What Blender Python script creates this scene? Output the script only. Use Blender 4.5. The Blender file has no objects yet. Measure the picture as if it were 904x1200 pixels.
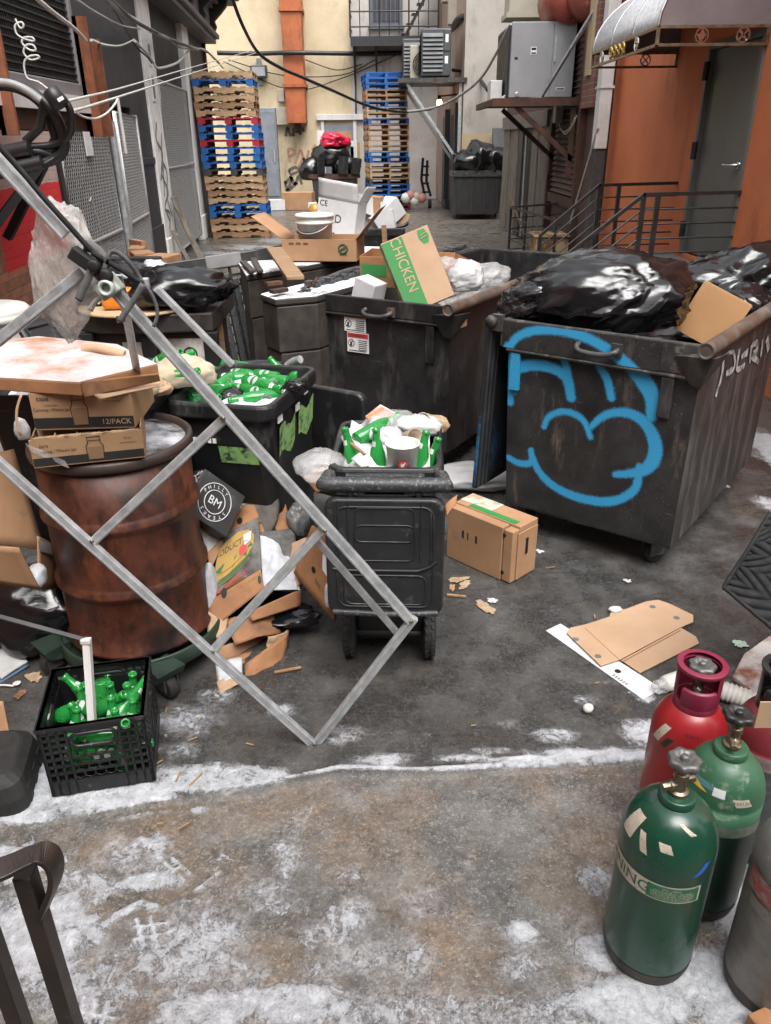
import bpy, math, random
from mathutils import Vector, Matrix, noise as mn
random.seed(7)
SC = bpy.context.scene
COL = SC.collection
rad = math.radians
V = Vector

# ------------------------------------------------------------------ camera
CAM_H, FPX, PITCH, ROLL = 1.95, 900.0, rad(25.8), rad(-0.6)
_f = V((0, math.cos(PITCH), -math.sin(PITCH)))
_u = V((0, math.sin(PITCH), math.cos(PITCH)))
_r = V((1, 0, 0))
_cx = _r*math.cos(ROLL) + _u*math.sin(ROLL)
_cy = -_r*math.sin(ROLL) + _u*math.cos(ROLL)
EYE = V((0, 0, CAM_H))

def ray(px, py):
    return _f + _cx*((px-452)/FPX) + _cy*(-(py-600)/FPX)
def G(px, py, z=0.0):
    d = ray(px, py)
    return EYE + d*((z-CAM_H)/d.z)
def YP(px, py, y):
    d = ray(px, py)
    return EYE + d*(y/d.y)
def XP(px, py, x):
    d = ray(px, py)
    return EYE + d*(x/d.x)
def HIT(px, py, o, n):
    d = ray(px, py)
    return EYE + d*((o-EYE).dot(n)/d.dot(n))

cam_d = bpy.data.cameras.new('camera')
cam = bpy.data.objects.new('camera', cam_d)
COL.objects.link(cam)
m = Matrix.Identity(4)
for i, c in enumerate((_cx, _cy, -_f)):
    for k in range(3):
        m[k][i] = c[k]
m.translation = EYE
cam.matrix_world = m
cam_d.sensor_fit = 'VERTICAL'
cam_d.sensor_height = 24
cam_d.sensor_width = 24
cam_d.lens = 24*FPX/1200
cam_d.clip_start = 0.05
cam_d.clip_end = 500
SC.camera = cam

# ------------------------------------------------------------------ light
SUN_EL, SUN_AZ = rad(62), rad(165)
w = bpy.data.worlds.new('World')
SC.world = w
w.use_nodes = True
nt = w.node_tree
bg = nt.nodes['Background']
sky = nt.nodes.new('ShaderNodeTexSky')
sky.sky_type = 'NISHITA'
sky.sun_disc = False
sky.sun_elevation = SUN_EL
sky.sun_rotation = SUN_AZ
sky.dust_density = 4.0
sky.air_density = 1.0
hs = nt.nodes.new('ShaderNodeHueSaturation')
hs.inputs['Saturation'].default_value = 0.12
nt.links.new(sky.outputs[0], hs.inputs['Color'])
nt.links.new(hs.outputs[0], bg.inputs['Color'])
bg.inputs['Strength'].default_value = 0.15
sd = bpy.data.lights.new('sun', 'SUN')
sd.energy = 1.1
sd.angle = rad(40)
sd.color = (1, 0.97, 0.93)
so = bpy.data.objects.new('sun', sd)
COL.objects.link(so)
# direction the light comes from (Blender sky: rotation 0 = +Y, clockwise)
sv = V((math.sin(SUN_AZ)*math.cos(SUN_EL), math.cos(SUN_AZ)*math.cos(SUN_EL), math.sin(SUN_EL)))
so.rotation_euler = sv.to_track_quat('Z', 'Y').to_euler()
SC.view_settings.view_transform = 'Standard'
SC.view_settings.look = 'None'
SC.view_settings.gamma = 1
SC.view_settings.exposure = 1.35

# ------------------------------------------------------------------ mesh builder
PM = {}
def frame(o, x, z=None):
    """matrix with origin o, X axis along x, Z as near z as possible"""
    x = V(x).normalized()
    z = V(z) if z is not None else V((0, 0, 1))
    y = z.cross(x)
    if y.length < 1e-6:
        y = V((0, 1, 0)).cross(x)
    y.normalize()
    zz = x.cross(y)
    mm = Matrix.Identity(4)
    for i, c in enumerate((x, y, zz)):
        for k in range(3):
            mm[k][i] = c[k]
    mm.translation = V(o)
    return mm
def TR(x=0, y=0, z=0, rx=0, ry=0, rz=0):
    return Matrix.Translation((x, y, z)) @ Matrix.Rotation(rad(rz), 4, 'Z') @ Matrix.Rotation(rad(ry), 4, 'Y') @ Matrix.Rotation(rad(rx), 4, 'X')

SPLIT = set('bracket hinge flange end_panel stiffener label_block clamp slot hand_hole cross_piece wall_panel label_plate rib red_print carton_print paper_notice notice_print black_scrawl'.split())
_fc = {}
def text_mesh(s):
    if s in _fc:
        return _fc[s]
    cu = bpy.data.curves.new('lettering', 'FONT')
    cu.body = s
    cu.align_x = 'CENTER'
    cu.align_y = 'CENTER'
    cu.resolution_u = 3
    o = bpy.data.objects.new('lettering', cu)
    COL.objects.link(o)
    dg = bpy.context.evaluated_depsgraph_get()
    me = bpy.data.meshes.new_from_object(o.evaluated_get(dg))
    vs = [v.co.copy() for v in me.vertices]
    fs = [tuple(p.vertices) for p in me.polygons]
    bpy.data.objects.remove(o)
    bpy.data.curves.remove(cu)
    bpy.data.meshes.remove(me)
    _fc[s] = (vs, fs)
    return _fc[s]

class MB:
    def __init__(s, M=None):
        s.v, s.f, s.mi, s.M, s.sm = [], [], [], M, []
        s.at = {}
    def add(s, vs, fs, mi=0, M=None, smooth=False):
        b = len(s.v)
        for p in vs:
            p = V(p)
            if M is not None: p = M @ p
            if s.M is not None: p = s.M @ p
            s.v.append(p)
        for f in fs:
            s.f.append(tuple(b+i for i in f)); s.mi.append(mi); s.sm.append(smooth)
        return s
    def box(s, x0, x1, y0, y1, z0, z1, mi=0, M=None):
        vs = [(x, y, z) for z in (z0, z1) for y in (y0, y1) for x in (x0, x1)]
        return s.add(vs, [(0,2,3,1),(4,5,7,6),(0,1,5,4),(2,6,7,3),(0,4,6,2),(1,3,7,5)], mi, M)
    def bar(s, p, q, w, h=None, up=(0,0,1), mi=0, ext=0):
        p, q = V(p), V(q); d = q-p; L = d.length
        h = w if h is None else h
        F = frame(p, d, up)
        return s.box(-ext, L+ext, -w/2, w/2, -h/2, h/2, mi, F)
    def tube(s, pts, r, n=8, mi=0, M=None, cap=True, closed=False, smooth=True):
        pts = [V(p) for p in pts]; k = len(pts)
        rs = r if isinstance(r, (list, tuple)) else [r]*k
        vs, fs = [], []
        up = None
        for i, p in enumerate(pts):
            a = pts[i-1] if (i > 0 or closed) else p
            b = pts[(i+1) % k] if (i < k-1 or closed) else p
            t = (b-a).normalized()
            if up is None:
                up = V((0,0,1)) if abs(t.z) < .9 else V((1,0,0))
            x = t.cross(up)
            if x.length < 1e-5: x = t.cross(V((0.3,1,0)))
            x.normalize(); y = x.cross(t).normalized(); up = y
            for j in range(n):
                an = 2*math.pi*j/n
                vs.append(p + x*math.cos(an)*rs[i] + y*math.sin(an)*rs[i])
        rng = k if closed else k-1
        for i in range(rng):
            for j in range(n):
                a = i*n+j; b = i*n+(j+1) % n; i2 = (i+1) % k
                fs.append((a, b, i2*n+(j+1) % n, i2*n+j))
        s.add(vs, fs, mi, M, smooth)
        if cap and not closed:
            s.add(vs[:n], [tuple(range(n-1, -1, -1))], mi, M)
            s.add(vs[-n:], [tuple(range(n))], mi, M)
        return s
    def lathe(s, prof, n=24, mi=0, M=None, smooth=True, a0=0, a1=360):
        full = (a1-a0) >= 360
        vs, fs = [], []
        c = n if full else n+1
        for (r, z) in prof:
            for j in range(c):
                a = rad(a0 + (a1-a0)*j/n)
                vs.append((r*math.cos(a), r*math.sin(a), z))
        for i in range(len(prof)-1):
            for j in range(n):
                a = i*c+j; b = i*c+(j+1) % c
                fs.append((a, b, b+c, a+c))
        return s.add(vs, fs, mi, M, smooth)
    def loft(s, loops, mi=0, M=None, cap0=False, cap1=False, smooth=False):
        n = len(loops[0]); vs = [p for l in loops for p in l]; fs = []
        for i in range(len(loops)-1):
            for j in range(n):
                a = i*n+j; b = i*n+(j+1) % n
                fs.append((a, b, b+n, a+n))
        if cap0: fs.append(tuple(range(n-1, -1, -1)))
        if cap1: fs.append(tuple(range((len(loops)-1)*n, len(loops)*n)))
        return s.add(vs, fs, mi, M, smooth)
    def prism(s, poly, z0, z1, mi=0, M=None):
        a = [(p[0], p[1], z0) for p in poly]; b = [(p[0], p[1], z1) for p in poly]
        ar = sum(poly[i-1][0]*poly[i][1]-poly[i][0]*poly[i-1][1] for i in range(len(poly)))
        if ar < 0: a.reverse(); b.reverse()
        return s.loft([a, b], mi, M, True, True)
    def grid(s, fn, nx, ny, mi=0, M=None, smooth=True, wrap=False):
        vs = [fn(i/nx, j/ny) for j in range(ny+1) for i in range(nx+1)]
        fs = [(j*(nx+1)+i, j*(nx+1)+i+1, (j+1)*(nx+1)+i+1, (j+1)*(nx+1)+i) for j in range(ny) for i in range(nx)]
        return s.add(vs, fs, mi, M, smooth)
    def text(s, t, size, M=None, mi=0, fn=None, sx=1.0):
        vs, fs = text_mesh(t)
        vs = [(p.x*size*sx, p.y*size, 0) for p in vs]
        if fn: vs = [fn(*p) for p in vs]
        return s.add(vs, fs, mi, M)
    def split(s, name, mat, parent, **k):
        """every separate piece becomes a part of its own"""
        r = list(range(len(s.v)))
        def fd(i):
            while r[i] != i: r[i] = r[r[i]]; i = r[i]
            return i
        for f in s.f:
            for q in f[1:]: r[fd(q)] = fd(f[0])
        grp = {}
        for f, mi, sm in zip(s.f, s.mi, s.sm): grp.setdefault(fd(f[0]), []).append((f, mi, sm))
        first = None
        for fs in grp.values():
            b = MB(); ids = {}
            for f, mi, sm in fs:
                for q in f: ids.setdefault(q, len(ids))
                b.f.append(tuple(ids[q] for q in f)); b.mi.append(mi); b.sm.append(sm)
            b.v = [None]*len(ids)
            for q, j in ids.items(): b.v[j] = s.v[q]
            SPLIT.discard(name); o = b.build(name, mat, parent, **k); SPLIT.add(name)
            first = first or o
        return first
    def build(s, name, mat, parent=None, bevel=0, world=False, solid=0, sub=0, seg=2):
        if name in SPLIT and parent is not None: return s.split(name, mat, parent, bevel=bevel, world=world, solid=solid, seg=seg)
        me = bpy.data.meshes.new(name)
        vs = s.v
        if world and parent is not None:
            inv = PM[parent.name].inverted()
            vs = [inv @ p for p in vs]
        me.from_pydata([tuple(p) for p in vs], [], s.f)
        mats = mat if isinstance(mat, (list, tuple)) else [mat]
        for q in mats: me.materials.append(q)
        me.polygons.foreach_set('material_index', s.mi)
        me.polygons.foreach_set('use_smooth', s.sm)
        for an, vals in s.at.items():
            a = me.attributes.new(an, 'FLOAT', 'POINT')
            a.data.foreach_set('value', vals)
        me.update()
        o = bpy.data.objects.new(name, me)
        COL.objects.link(o)
        if parent is not None:
            o.parent = parent
            PM[o.name] = PM[parent.name]
        else:
            PM[o.name] = Matrix.Identity(4)
        if solid:
            k = o.modifiers.new('solid', 'SOLIDIFY'); k.thickness = solid; k.offset = 0
        if sub:
            k = o.modifiers.new('sub', 'SUBSURF'); k.levels = sub; k.render_levels = sub
        if bevel:
            k = o.modifiers.new('bevel', 'BEVEL'); k.width = bevel; k.segments = seg
            k.limit_method = 'ANGLE'; k.angle_limit = rad(40); k.use_clamp_overlap = True
        return o

def tag(o, label=None, cat=None, group=None, kind=None):
    if label: o['label'] = label
    if cat: o['category'] = cat
    if group: o['group'] = group
    if kind: o['kind'] = kind
    return o
def T(name, label, cat, loc=(0,0,0), rz=0, group=None, rot=None):
    o = bpy.data.objects.new(name, None)
    COL.objects.link(o)
    o.empty_display_size = 0.1
    mm = Matrix.Translation(V(loc)) @ (rot if rot is not None else Matrix.Rotation(rad(rz), 4, 'Z'))
    o.matrix_basis = mm
    PM[o.name] = mm
    return tag(o, label, cat, group)
def single(name, mb, mat, label, cat, base=None, group=None, rz=0, **k):
    """a thing that is one mesh; world coordinates re-centred on its base"""
    if base is None:
        xs = [p.x for p in mb.v]; ys = [p.y for p in mb.v]; zs = [p.z for p in mb.v]
        base = V(((min(xs)+max(xs))/2, (min(ys)+max(ys))/2, min(zs)))
    base = V(base)
    mm = Matrix.Translation(base) @ Matrix.Rotation(rad(rz), 4, 'Z')
    inv = mm.inverted()
    mb.v = [inv @ p for p in mb.v]
    o = mb.build(name, mat, **k)
    o.matrix_basis = mm
    PM[o.name] = mm
    return tag(o, label, cat, group)
def copy_tree(o, parent=None):
    c = o.copy(); COL.objects.link(c); c.parent = parent
    for ch in list(o.children): copy_tree(ch, c)
    return c
def rrect(w, d, r, z, cx=0, cy=0, n=4):
    pts = []
    for (sx, sy, a0) in ((1, -1, -90), (1, 1, 0), (-1, 1, 90), (-1, -1, 180)):
        for i in range(n+1):
            a = rad(a0 + 90*i/n)
            pts.append((cx + sx*(w/2-r) + r*math.cos(a), cy + sy*(d/2-r) + r*math.sin(a), z))
    return pts
def catmull(pts, n=6):
    pts = [V(p) for p in pts]; out = []
    P = [pts[0]*2-pts[1]] + pts + [pts[-1]*2-pts[-2]]
    for i in range(1, len(P)-2):
        for k in range(n):
            t = k/n; a, b, c, d = P[i-1], P[i], P[i+1], P[i+2]
            out.append(0.5*((2*b)+(c-a)*t+(2*a-5*b+4*c-d)*t*t+(3*b-a-3*c+d)*t**3))
    out.append(pts[-1])
    return out
def sag(p, q, s, n=14):
    p, q = V(p), V(q)
    return [p.lerp(q, i/n) - V((0, 0, 4*s*(i/n)*(1-i/n))) for i in range(n+1)]
def fbm(p, o=4):
    a, f, t = 1.0, 1.0, 0.0
    for _ in range(o):
        t += a*mn.noise(p*f); a *= .5; f *= 2.03
    return t

# ------------------------------------------------------------------ materials
def col(c):
    return tuple(c)+(1,) if len(c) == 3 else tuple(c)
def N(nt, t, **k):
    n = nt.nodes.new(t)
    for a, b in k.items():
        if a.startswith('i_'): n.inputs[a[2:].replace('_', ' ')].default_value = b
        else: setattr(n, a, b)
    return n
def ramp(nt, src, stops):
    r = nt.nodes.new('ShaderNodeValToRGB')
    e = r.color_ramp.elements
    e[0].position, e[0].color = stops[0][0], col(stops[0][1])
    e[1].position, e[1].color = stops[-1][0], col(stops[-1][1])
    for p, c in stops[1:-1]:
        q = e.new(p); q.color = col(c)
    nt.links.new(src, r.inputs[0])
    return r.outputs[0]
def g3(v): return (v, v, v)
def mixc(nt, fac, a, b, mode='MIX'):
    n = nt.nodes.new('ShaderNodeMix'); n.data_type = 'RGBA'; n.blend_type = mode
    for s, val in (('Factor', fac), ('A', a), ('B', b)):
        i = [x for x in n.inputs if x.name == s and (x.type == ('VALUE' if s == 'Factor' else 'RGBA'))][0]
        if isinstance(val, (int, float)): i.default_value = val
        elif isinstance(val, (tuple, list)): i.default_value = col(val)
        else: nt.links.new(val, i)
    return [x for x in n.outputs if x.type == 'RGBA'][0]
def math_(nt, op, a, b=0.0, clamp=False):
    n = nt.nodes.new('ShaderNodeMath'); n.operation = op; n.use_clamp = clamp
    for i, x in enumerate((a, b)):
        if isinstance(x, (int, float)): n.inputs[i].default_value = x
        else: nt.links.new(x, n.inputs[i])
    return n.outputs[0]
def coords(nt, scale=(1,1,1), rnd=True, geo=False):
    if geo:
        src = N(nt, 'ShaderNodeNewGeometry').outputs['Position']
    else:
        src = N(nt, 'ShaderNodeTexCoord').outputs['Object']
    if rnd:
        oi = N(nt, 'ShaderNodeObjectInfo')
        mul = math_(nt, 'MULTIPLY', oi.outputs['Random'], 37.0)
        a = N(nt, 'ShaderNodeVectorMath', operation='ADD')
        nt.links.new(src, a.inputs[0]); nt.links.new(mul, a.inputs[1]); src = a.outputs[0]
    mp = N(nt, 'ShaderNodeMapping')
    mp.inputs['Scale'].default_value = scale
    nt.links.new(src, mp.inputs['Vector'])
    return mp.outputs[0]
def noise_(nt, vec, scale, detail=6, rough=.6, dist=0):
    n = N(nt, 'ShaderNodeTexNoise')
    n.inputs['Scale'].default_value = scale
    n.inputs['Detail'].default_value = detail
    n.inputs['Roughness'].default_value = rough
    n.inputs['Distortion'].default_value = dist
    nt.links.new(vec, n.inputs['Vector'])
    return n.outputs['Fac']
def bump_(nt, h, strength, dist=.01):
    b = N(nt, 'ShaderNodeBump')
    b.inputs['Strength'].default_value = strength
    b.inputs['Distance'].default_value = dist
    nt.links.new(h, b.inputs['Height'])
    return b.outputs[0]
def newmat(name):
    mt = bpy.data.materials.new(name); mt.use_nodes = True
    return mt, mt.node_tree, mt.node_tree.nodes['Principled BSDF']
def mat(name, c, c2=None, ns=6, rough=.6, rv=.15, metal=0, bump=.15, bs=90, stretch=(1,1,1), dirt=None, dirts=(), spec=.5,
        trans=0, alpha=1, coat=0, attr=None, lo=.35, hi=.65, geo=False, bd=.004, snow=None, emit=None, sss=0, rnd=True):
    """dirts: list of (colour, noise scale, lo, hi, stretch, rough). attr: (name, colour, rough) painted mask. snow: (lo,hi,scale) on up faces"""
    mt, nt, b = newmat(name)
    L = nt.links.new
    vec = coords(nt, stretch, rnd=rnd, geo=geo)
    n1 = noise_(nt, vec, ns, 8, .65)
    c2 = c2 or tuple(x*.8 for x in c)
    out = ramp(nt, n1, [(lo, c2), (hi, c)])
    rg = math_(nt, 'ADD', math_(nt, 'MULTIPLY', math_(nt, 'SUBTRACT', n1, .5), rv*4), rough, True)
    dl = list(dirts)
    if dirt: dl.append(dirt)
    for d in dl:
        dc, dsn, dlo, dhi = d[:4]
        st = d[4] if len(d) > 4 and d[4] else (1,1,1)
        dn = noise_(nt, coords(nt, st, rnd=rnd, geo=geo), dsn, 9, .68)
        fac = ramp(nt, dn, [(dlo, g3(0)), (dhi, g3(1))])
        out = mixc(nt, fac, out, dc)
        if len(d) > 5:
            rg = mixc(nt, fac, rg, g3(d[5]))
    if attr:
        at = N(nt, 'ShaderNodeAttribute'); at.attribute_name = attr[0]
        an = noise_(nt, coords(nt, (1,1,1), rnd=False), attr[3] if len(attr) > 3 else 70, 6, .7)
        f = math_(nt, 'ADD', at.outputs['Fac'], math_(nt, 'MULTIPLY', math_(nt, 'SUBTRACT', an, .5), attr[4] if len(attr) > 4 else .6))
        fac = ramp(nt, f, [(.38, g3(0)), (.62, g3(1))])
        out = mixc(nt, fac, out, attr[1])
        rg = mixc(nt, fac, rg, g3(attr[2]))
    hb = noise_(nt, vec, bs, 5, .6)
    if snow:
        ge = N(nt, 'ShaderNodeNewGeometry')
        sp = N(nt, 'ShaderNodeSeparateXYZ'); L(ge.outputs['Normal'], sp.inputs[0])
        up = ramp(nt, sp.outputs['Z'], [(.55, g3(0)), (.85, g3(1))])
        sn = noise_(nt, coords(nt, rnd=False, geo=True), snow[2], 8, .75)
        sf = math_(nt, 'MULTIPLY', up, ramp(nt, sn, [(snow[0], g3(0)), (snow[1], g3(1))]))
        out = mixc(nt, sf, out, (.68, .7, .73))
        rg = mixc(nt, sf, rg, g3(.8))
    L(out, b.inputs['Base Color']); L(rg, b.inputs['Roughness'])
    if bump: L(bump_(nt, hb, bump, bd), b.inputs['Normal'])
    b.inputs['Metallic'].default_value = metal
    b.inputs['Specular IOR Level'].default_value = spec
    if trans: b.inputs['Transmission Weight'].default_value = trans
    if coat:
        b.inputs['Coat Weight'].default_value = coat; b.inputs['Coat Roughness'].default_value = .15
    if alpha < 1: b.inputs['Alpha'].default_value = alpha
    if emit:
        b.inputs['Emission Color'].default_value = col(emit[0]); b.inputs['Emission Strength'].default_value = emit[1]
    if sss: b.inputs['Subsurface Weight'].default_value = sss
    return mt

RUST = (.13, .045, .018)
m_steel_blk = mat('black painted steel', (.022,.022,.023), (.009,.009,.01), 5, .38, .14, bump=.2, bs=30, dirts=[((.1,.092,.085), 7, .52, .82, (1,1,.3), .7), ((.24,.23,.22), 130, .63, .7), ((.16,.15,.14), 24, .66, .74, (.2,.2,1.5)), (RUST, 3.2, .66, .76, None, .85)], spec=.5)
m_steel_gry = mat('worn grey black steel', (.045,.043,.042), (.018,.018,.018), 6, .5, .12, bump=.15, bs=40, dirts=[((.15,.135,.12), 9, .48, .78, (1,1,.2), .7), ((.27,.25,.23), 120, .62, .7), (RUST, 4, .64, .74, None, .85)])
m_rim = mat('scuffed steel rim', (.06,.058,.056), (.025,.025,.025), 9, .5, bump=.2, dirts=[((.2,.18,.16), 14, .55, .72), (RUST, 6, .58, .7, None, .85)])
m_pipe = mat('worn steel pipe', (.2,.17,.14), (.07,.06,.055), 7, .45, metal=.3, bump=.1, dirts=[(RUST, 9, .5, .66)])
m_blkplastic = mat('black bin plastic', (.013,.0135,.014), (.008,.008,.009), 8, .42, .1, bump=.12, bs=260, bd=.002, dirts=[((.11,.11,.105), 10, .55, .85, (1,1,.4), .7)])
m_lidplastic = mat('grey black lid plastic', (.018,.019,.02), (.011,.0115,.012), 8, .45, .1, bump=.1, bs=260, bd=.002, dirts=[((.15,.15,.15), 14, .58, .85)])
m_frostplastic = mat('frosted black plastic', (.04,.042,.044), (.018,.019,.02), 30, .5, bump=.2, bs=200, dirts=[((.35,.37,.38), 90, .55, .75)])
m_blk = mat('matt black', (.007,.007,.007), None, 6, .6, bump=.1)
m_rubber = mat('black rubber', (.012,.012,.012), (.022,.021,.02), 20, .75, bump=.25)
m_bag = mat('black bin bag film', (.006,.006,.007), (.009,.009,.01), 3, .17, .04, bump=.1, bs=8, bd=.015, stretch=(1,1.6,3), spec=.6)
m_galv = mat('galvanised steel', (.52,.54,.55), (.32,.34,.35), 22, .4, .12, metal=.45, bump=.06, bs=60, dirts=[((.2,.19,.17), 12, .62, .8)])
m_rustdark = mat('dark rusted steel', (.1,.035,.017), (.03,.016,.011), 8, .7, bump=.3, dirts=[((.012,.011,.01), 5, .5, .7)])
m_card = mat('brown cardboard', (.38,.215,.115), (.3,.165,.085), 5, .8, .08, bump=.12, bs=14, stretch=(1,1,1), bd=.006, dirts=[((.2,.11,.06), 6, .6, .8)])
m_card2 = mat('damp cardboard', (.36,.17,.075), (.24,.11,.05), 7, .75, .1, bump=.2, bs=16, bd=.008, dirts=[((.14,.07,.035), 5, .56, .72)])
m_cardpale = mat('pale kraft cardboard', (.45,.3,.19), (.38,.245,.15), 4, .8, .06, bump=.1, bs=14, bd=.006)
m_cardwht = mat('white faced cardboard', (.6,.6,.6), (.5,.5,.5), 5, .6, .06, bump=.1, bs=20, dirts=[((.3,.28,.26), 9, .62, .8)])
m_carddark = mat('charcoal printed board', (.045,.044,.045), (.03,.03,.03), 6, .55, bump=.1, bs=40, dirts=[((.14,.14,.14), 12, .58, .8)])
m_cardsnow = mat('cardboard with snow', (.4,.17,.075), (.3,.12,.05), 8, .75, bump=.2, snow=(.36,.6,3.2))
m_inkblk = mat('black ink', (.014,.014,.014), None, 6, .7, bump=0)
m_inkwht = mat('white print', (.75,.75,.74), (.6,.6,.6), 12, .6, bump=0)
m_inkgrn = mat('green print', (.035,.22,.055), (.03,.18,.045), 9, .65, bump=0, dirts=[((.12,.2,.09), 14, .6, .75)])
m_inkbrn = mat('brown ink', (.11,.06,.035), None, 6, .7, bump=0)
m_inkred = mat('red print', (.5,.05,.05), (.4,.04,.04), 9, .6, bump=0)
m_inkyel = mat('yellow print', (.42,.26,.055), (.33,.2,.045), 7, .6, bump=0)
m_inkgry = mat('grey print', (.2,.2,.2), (.14,.14,.14), 9, .6, bump=0)
m_snow = mat('snow', (.6,.62,.65), (.44,.46,.49), 26, .75, bump=.5, bs=120, bd=.006, sss=.05)
m_icysnow = mat('thin wet snow', (.72,.74,.77), (.2,.2,.2), 22, .5, .3, bump=.4, bs=120, bd=.006, lo=.36, hi=.52)
m_wht = mat('white plastic', (.66,.65,.62), (.55,.54,.5), 5, .4, bump=.05, dirts=[((.3,.27,.22), 8, .6, .78)])
m_film = mat('clear plastic film', (.75,.75,.75), (.55,.55,.55), 8, .12, .1, bump=.35, bs=14, bd=.02, alpha=.34)
m_whtbag = mat('thin white bag film', (.6,.6,.6), (.52,.52,.52), 6, .25, .1, bump=.3, bs=12, bd=.02, alpha=.85)
m_wood = mat('pale pallet wood', (.5,.34,.2), (.36,.235,.13), 7, .8, bump=.25, bs=30, stretch=(.6,6,6), dirts=[((.13,.085,.055), 5, .58, .76)])
m_wood2 = mat('tan weathered pallet wood', (.36,.21,.11), (.24,.13,.07), 7, .8, bump=.25, bs=30, stretch=(.6,6,6), dirts=[((.09,.06,.045), 5, .55, .75)])
m_blue = mat('blue pallet paint', (.015,.13,.42), (.012,.09,.3), 6, .65, bump=.2, bs=30, stretch=(1,5,5), dirts=[((.16,.12,.09), 7, .6, .72)])
m_redp = mat('red pallet paint', (.42,.02,.05), (.3,.015,.035), 6, .65, bump=.2, bs=30, dirts=[((.12,.05,.04), 7, .62, .74)])
m_dkplt = mat('dark grey pallet wood', (.07,.062,.056), (.04,.036,.033), 6, .75, bump=.25)
m_plank = mat('bare plank', (.3,.19,.105), (.2,.12,.065), 6, .7, bump=.2, bs=30, stretch=(.5,5,5))
m_chrome = mat('bright steel', (.62,.62,.62), (.5,.5,.5), 12, .2, .05, metal=1, bump=.02)
m_brass = mat('aged brass', (.32,.27,.19), (.16,.14,.1), 14, .4, .1, metal=.9, bump=.1)
m_gold = mat('gold paint', (.6,.42,.12), (.45,.3,.08), 9, .35, metal=.6, bump=0)
m_acgrey = mat('grey cabinet enamel', (.27,.275,.28), (.23,.235,.24), 3, .45, .05, bump=.04, dirts=[((.12,.11,.1), 3, .62, .85, (1,1,.3))])
m_acdark = mat('dark condenser enamel', (.06,.065,.07), (.045,.048,.052), 4, .5, bump=.05)
m_acbeige = mat('beige fan casing', (.42,.38,.31), (.34,.31,.25), 4, .55, bump=.04)
m_doorgrey = mat('grey door paint', (.125,.13,.12), (.1,.105,.097), 2.5, .5, .08, bump=.06, dirts=[((.06,.055,.05), 3, .6, .85, (1,1,.3)), ((.2,.19,.17), 60, .7, .76)])
m_doorblue = mat('grey blue steel door', (.2,.22,.25), (.15,.16,.18), 3, .5, bump=.05, dirts=[((.1,.08,.07), 4, .6, .8)])
m_rail = mat('black railing paint', (.025,.025,.027), (.015,.015,.016), 9, .4, bump=.1, dirts=[((.2,.12,.07), 18, .64, .74)])
m_handrail = mat('bronze brown railing', (.05,.037,.032), (.028,.022,.02), 9, .38, metal=.3, bump=.08, bs=120, dirts=[((.12,.1,.09), 30, .6, .75)])
m_white_paint = mat('white pipe paint', (.62,.61,.6), (.5,.49,.47), 4, .5, bump=.06, dirts=[((.25,.21,.18), 5, .6, .8, (1,1,.3))])
m_cable = mat('black cable sheath', (.007,.007,.008), (.014,.014,.014), 12, .45, bump=.06)
m_cablegrey = mat('grey cable sheath', (.3,.3,.3), (.2,.2,.2), 12, .5, bump=.04)
m_cablewht = mat('white cable sheath', (.55,.54,.52), (.4,.4,.38), 12, .5, bump=.04)
m_jug = mat('orange jug plastic', (.75,.24,.02), (.62,.18,.02), 5, .35, bump=.04)
m_redbag = mat('red bag film', (.55,.01,.05), (.42,.008,.035), 5, .3, bump=.4, bs=20, bd=.02)
m_food = mat('food scraps', (.42,.32,.21), (.27,.18,.1), 25, .7, bump=.4)
m_paper = mat('crumpled paper', (.5,.5,.5), (.34,.34,.33), 9, .8, bump=.3, bs=30, bd=.008)
m_skinpeel = mat('orange wood sliver', (.36,.22,.11), (.26,.15,.07), 20, .7, bump=.1)
# ================================================================== GROUND
def interp(x, pts):
    if x <= pts[0][0]: return pts[0][1]
    for (a, b), (c, d) in zip(pts, pts[1:]):
        if x <= c: return b + (d-b)*(x-a)/(c-a)
    return pts[-1][1]
_edge = [(p.x, p.y) for p in (G(-60,978), G(0,968), G(90,955), G(180,938), G(300,927), G(400,908), G(500,907), G(650,899), G(760,888), G(904,874), G(1000,868))]
def edge_y(x): return interp(x, _edge)
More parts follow.
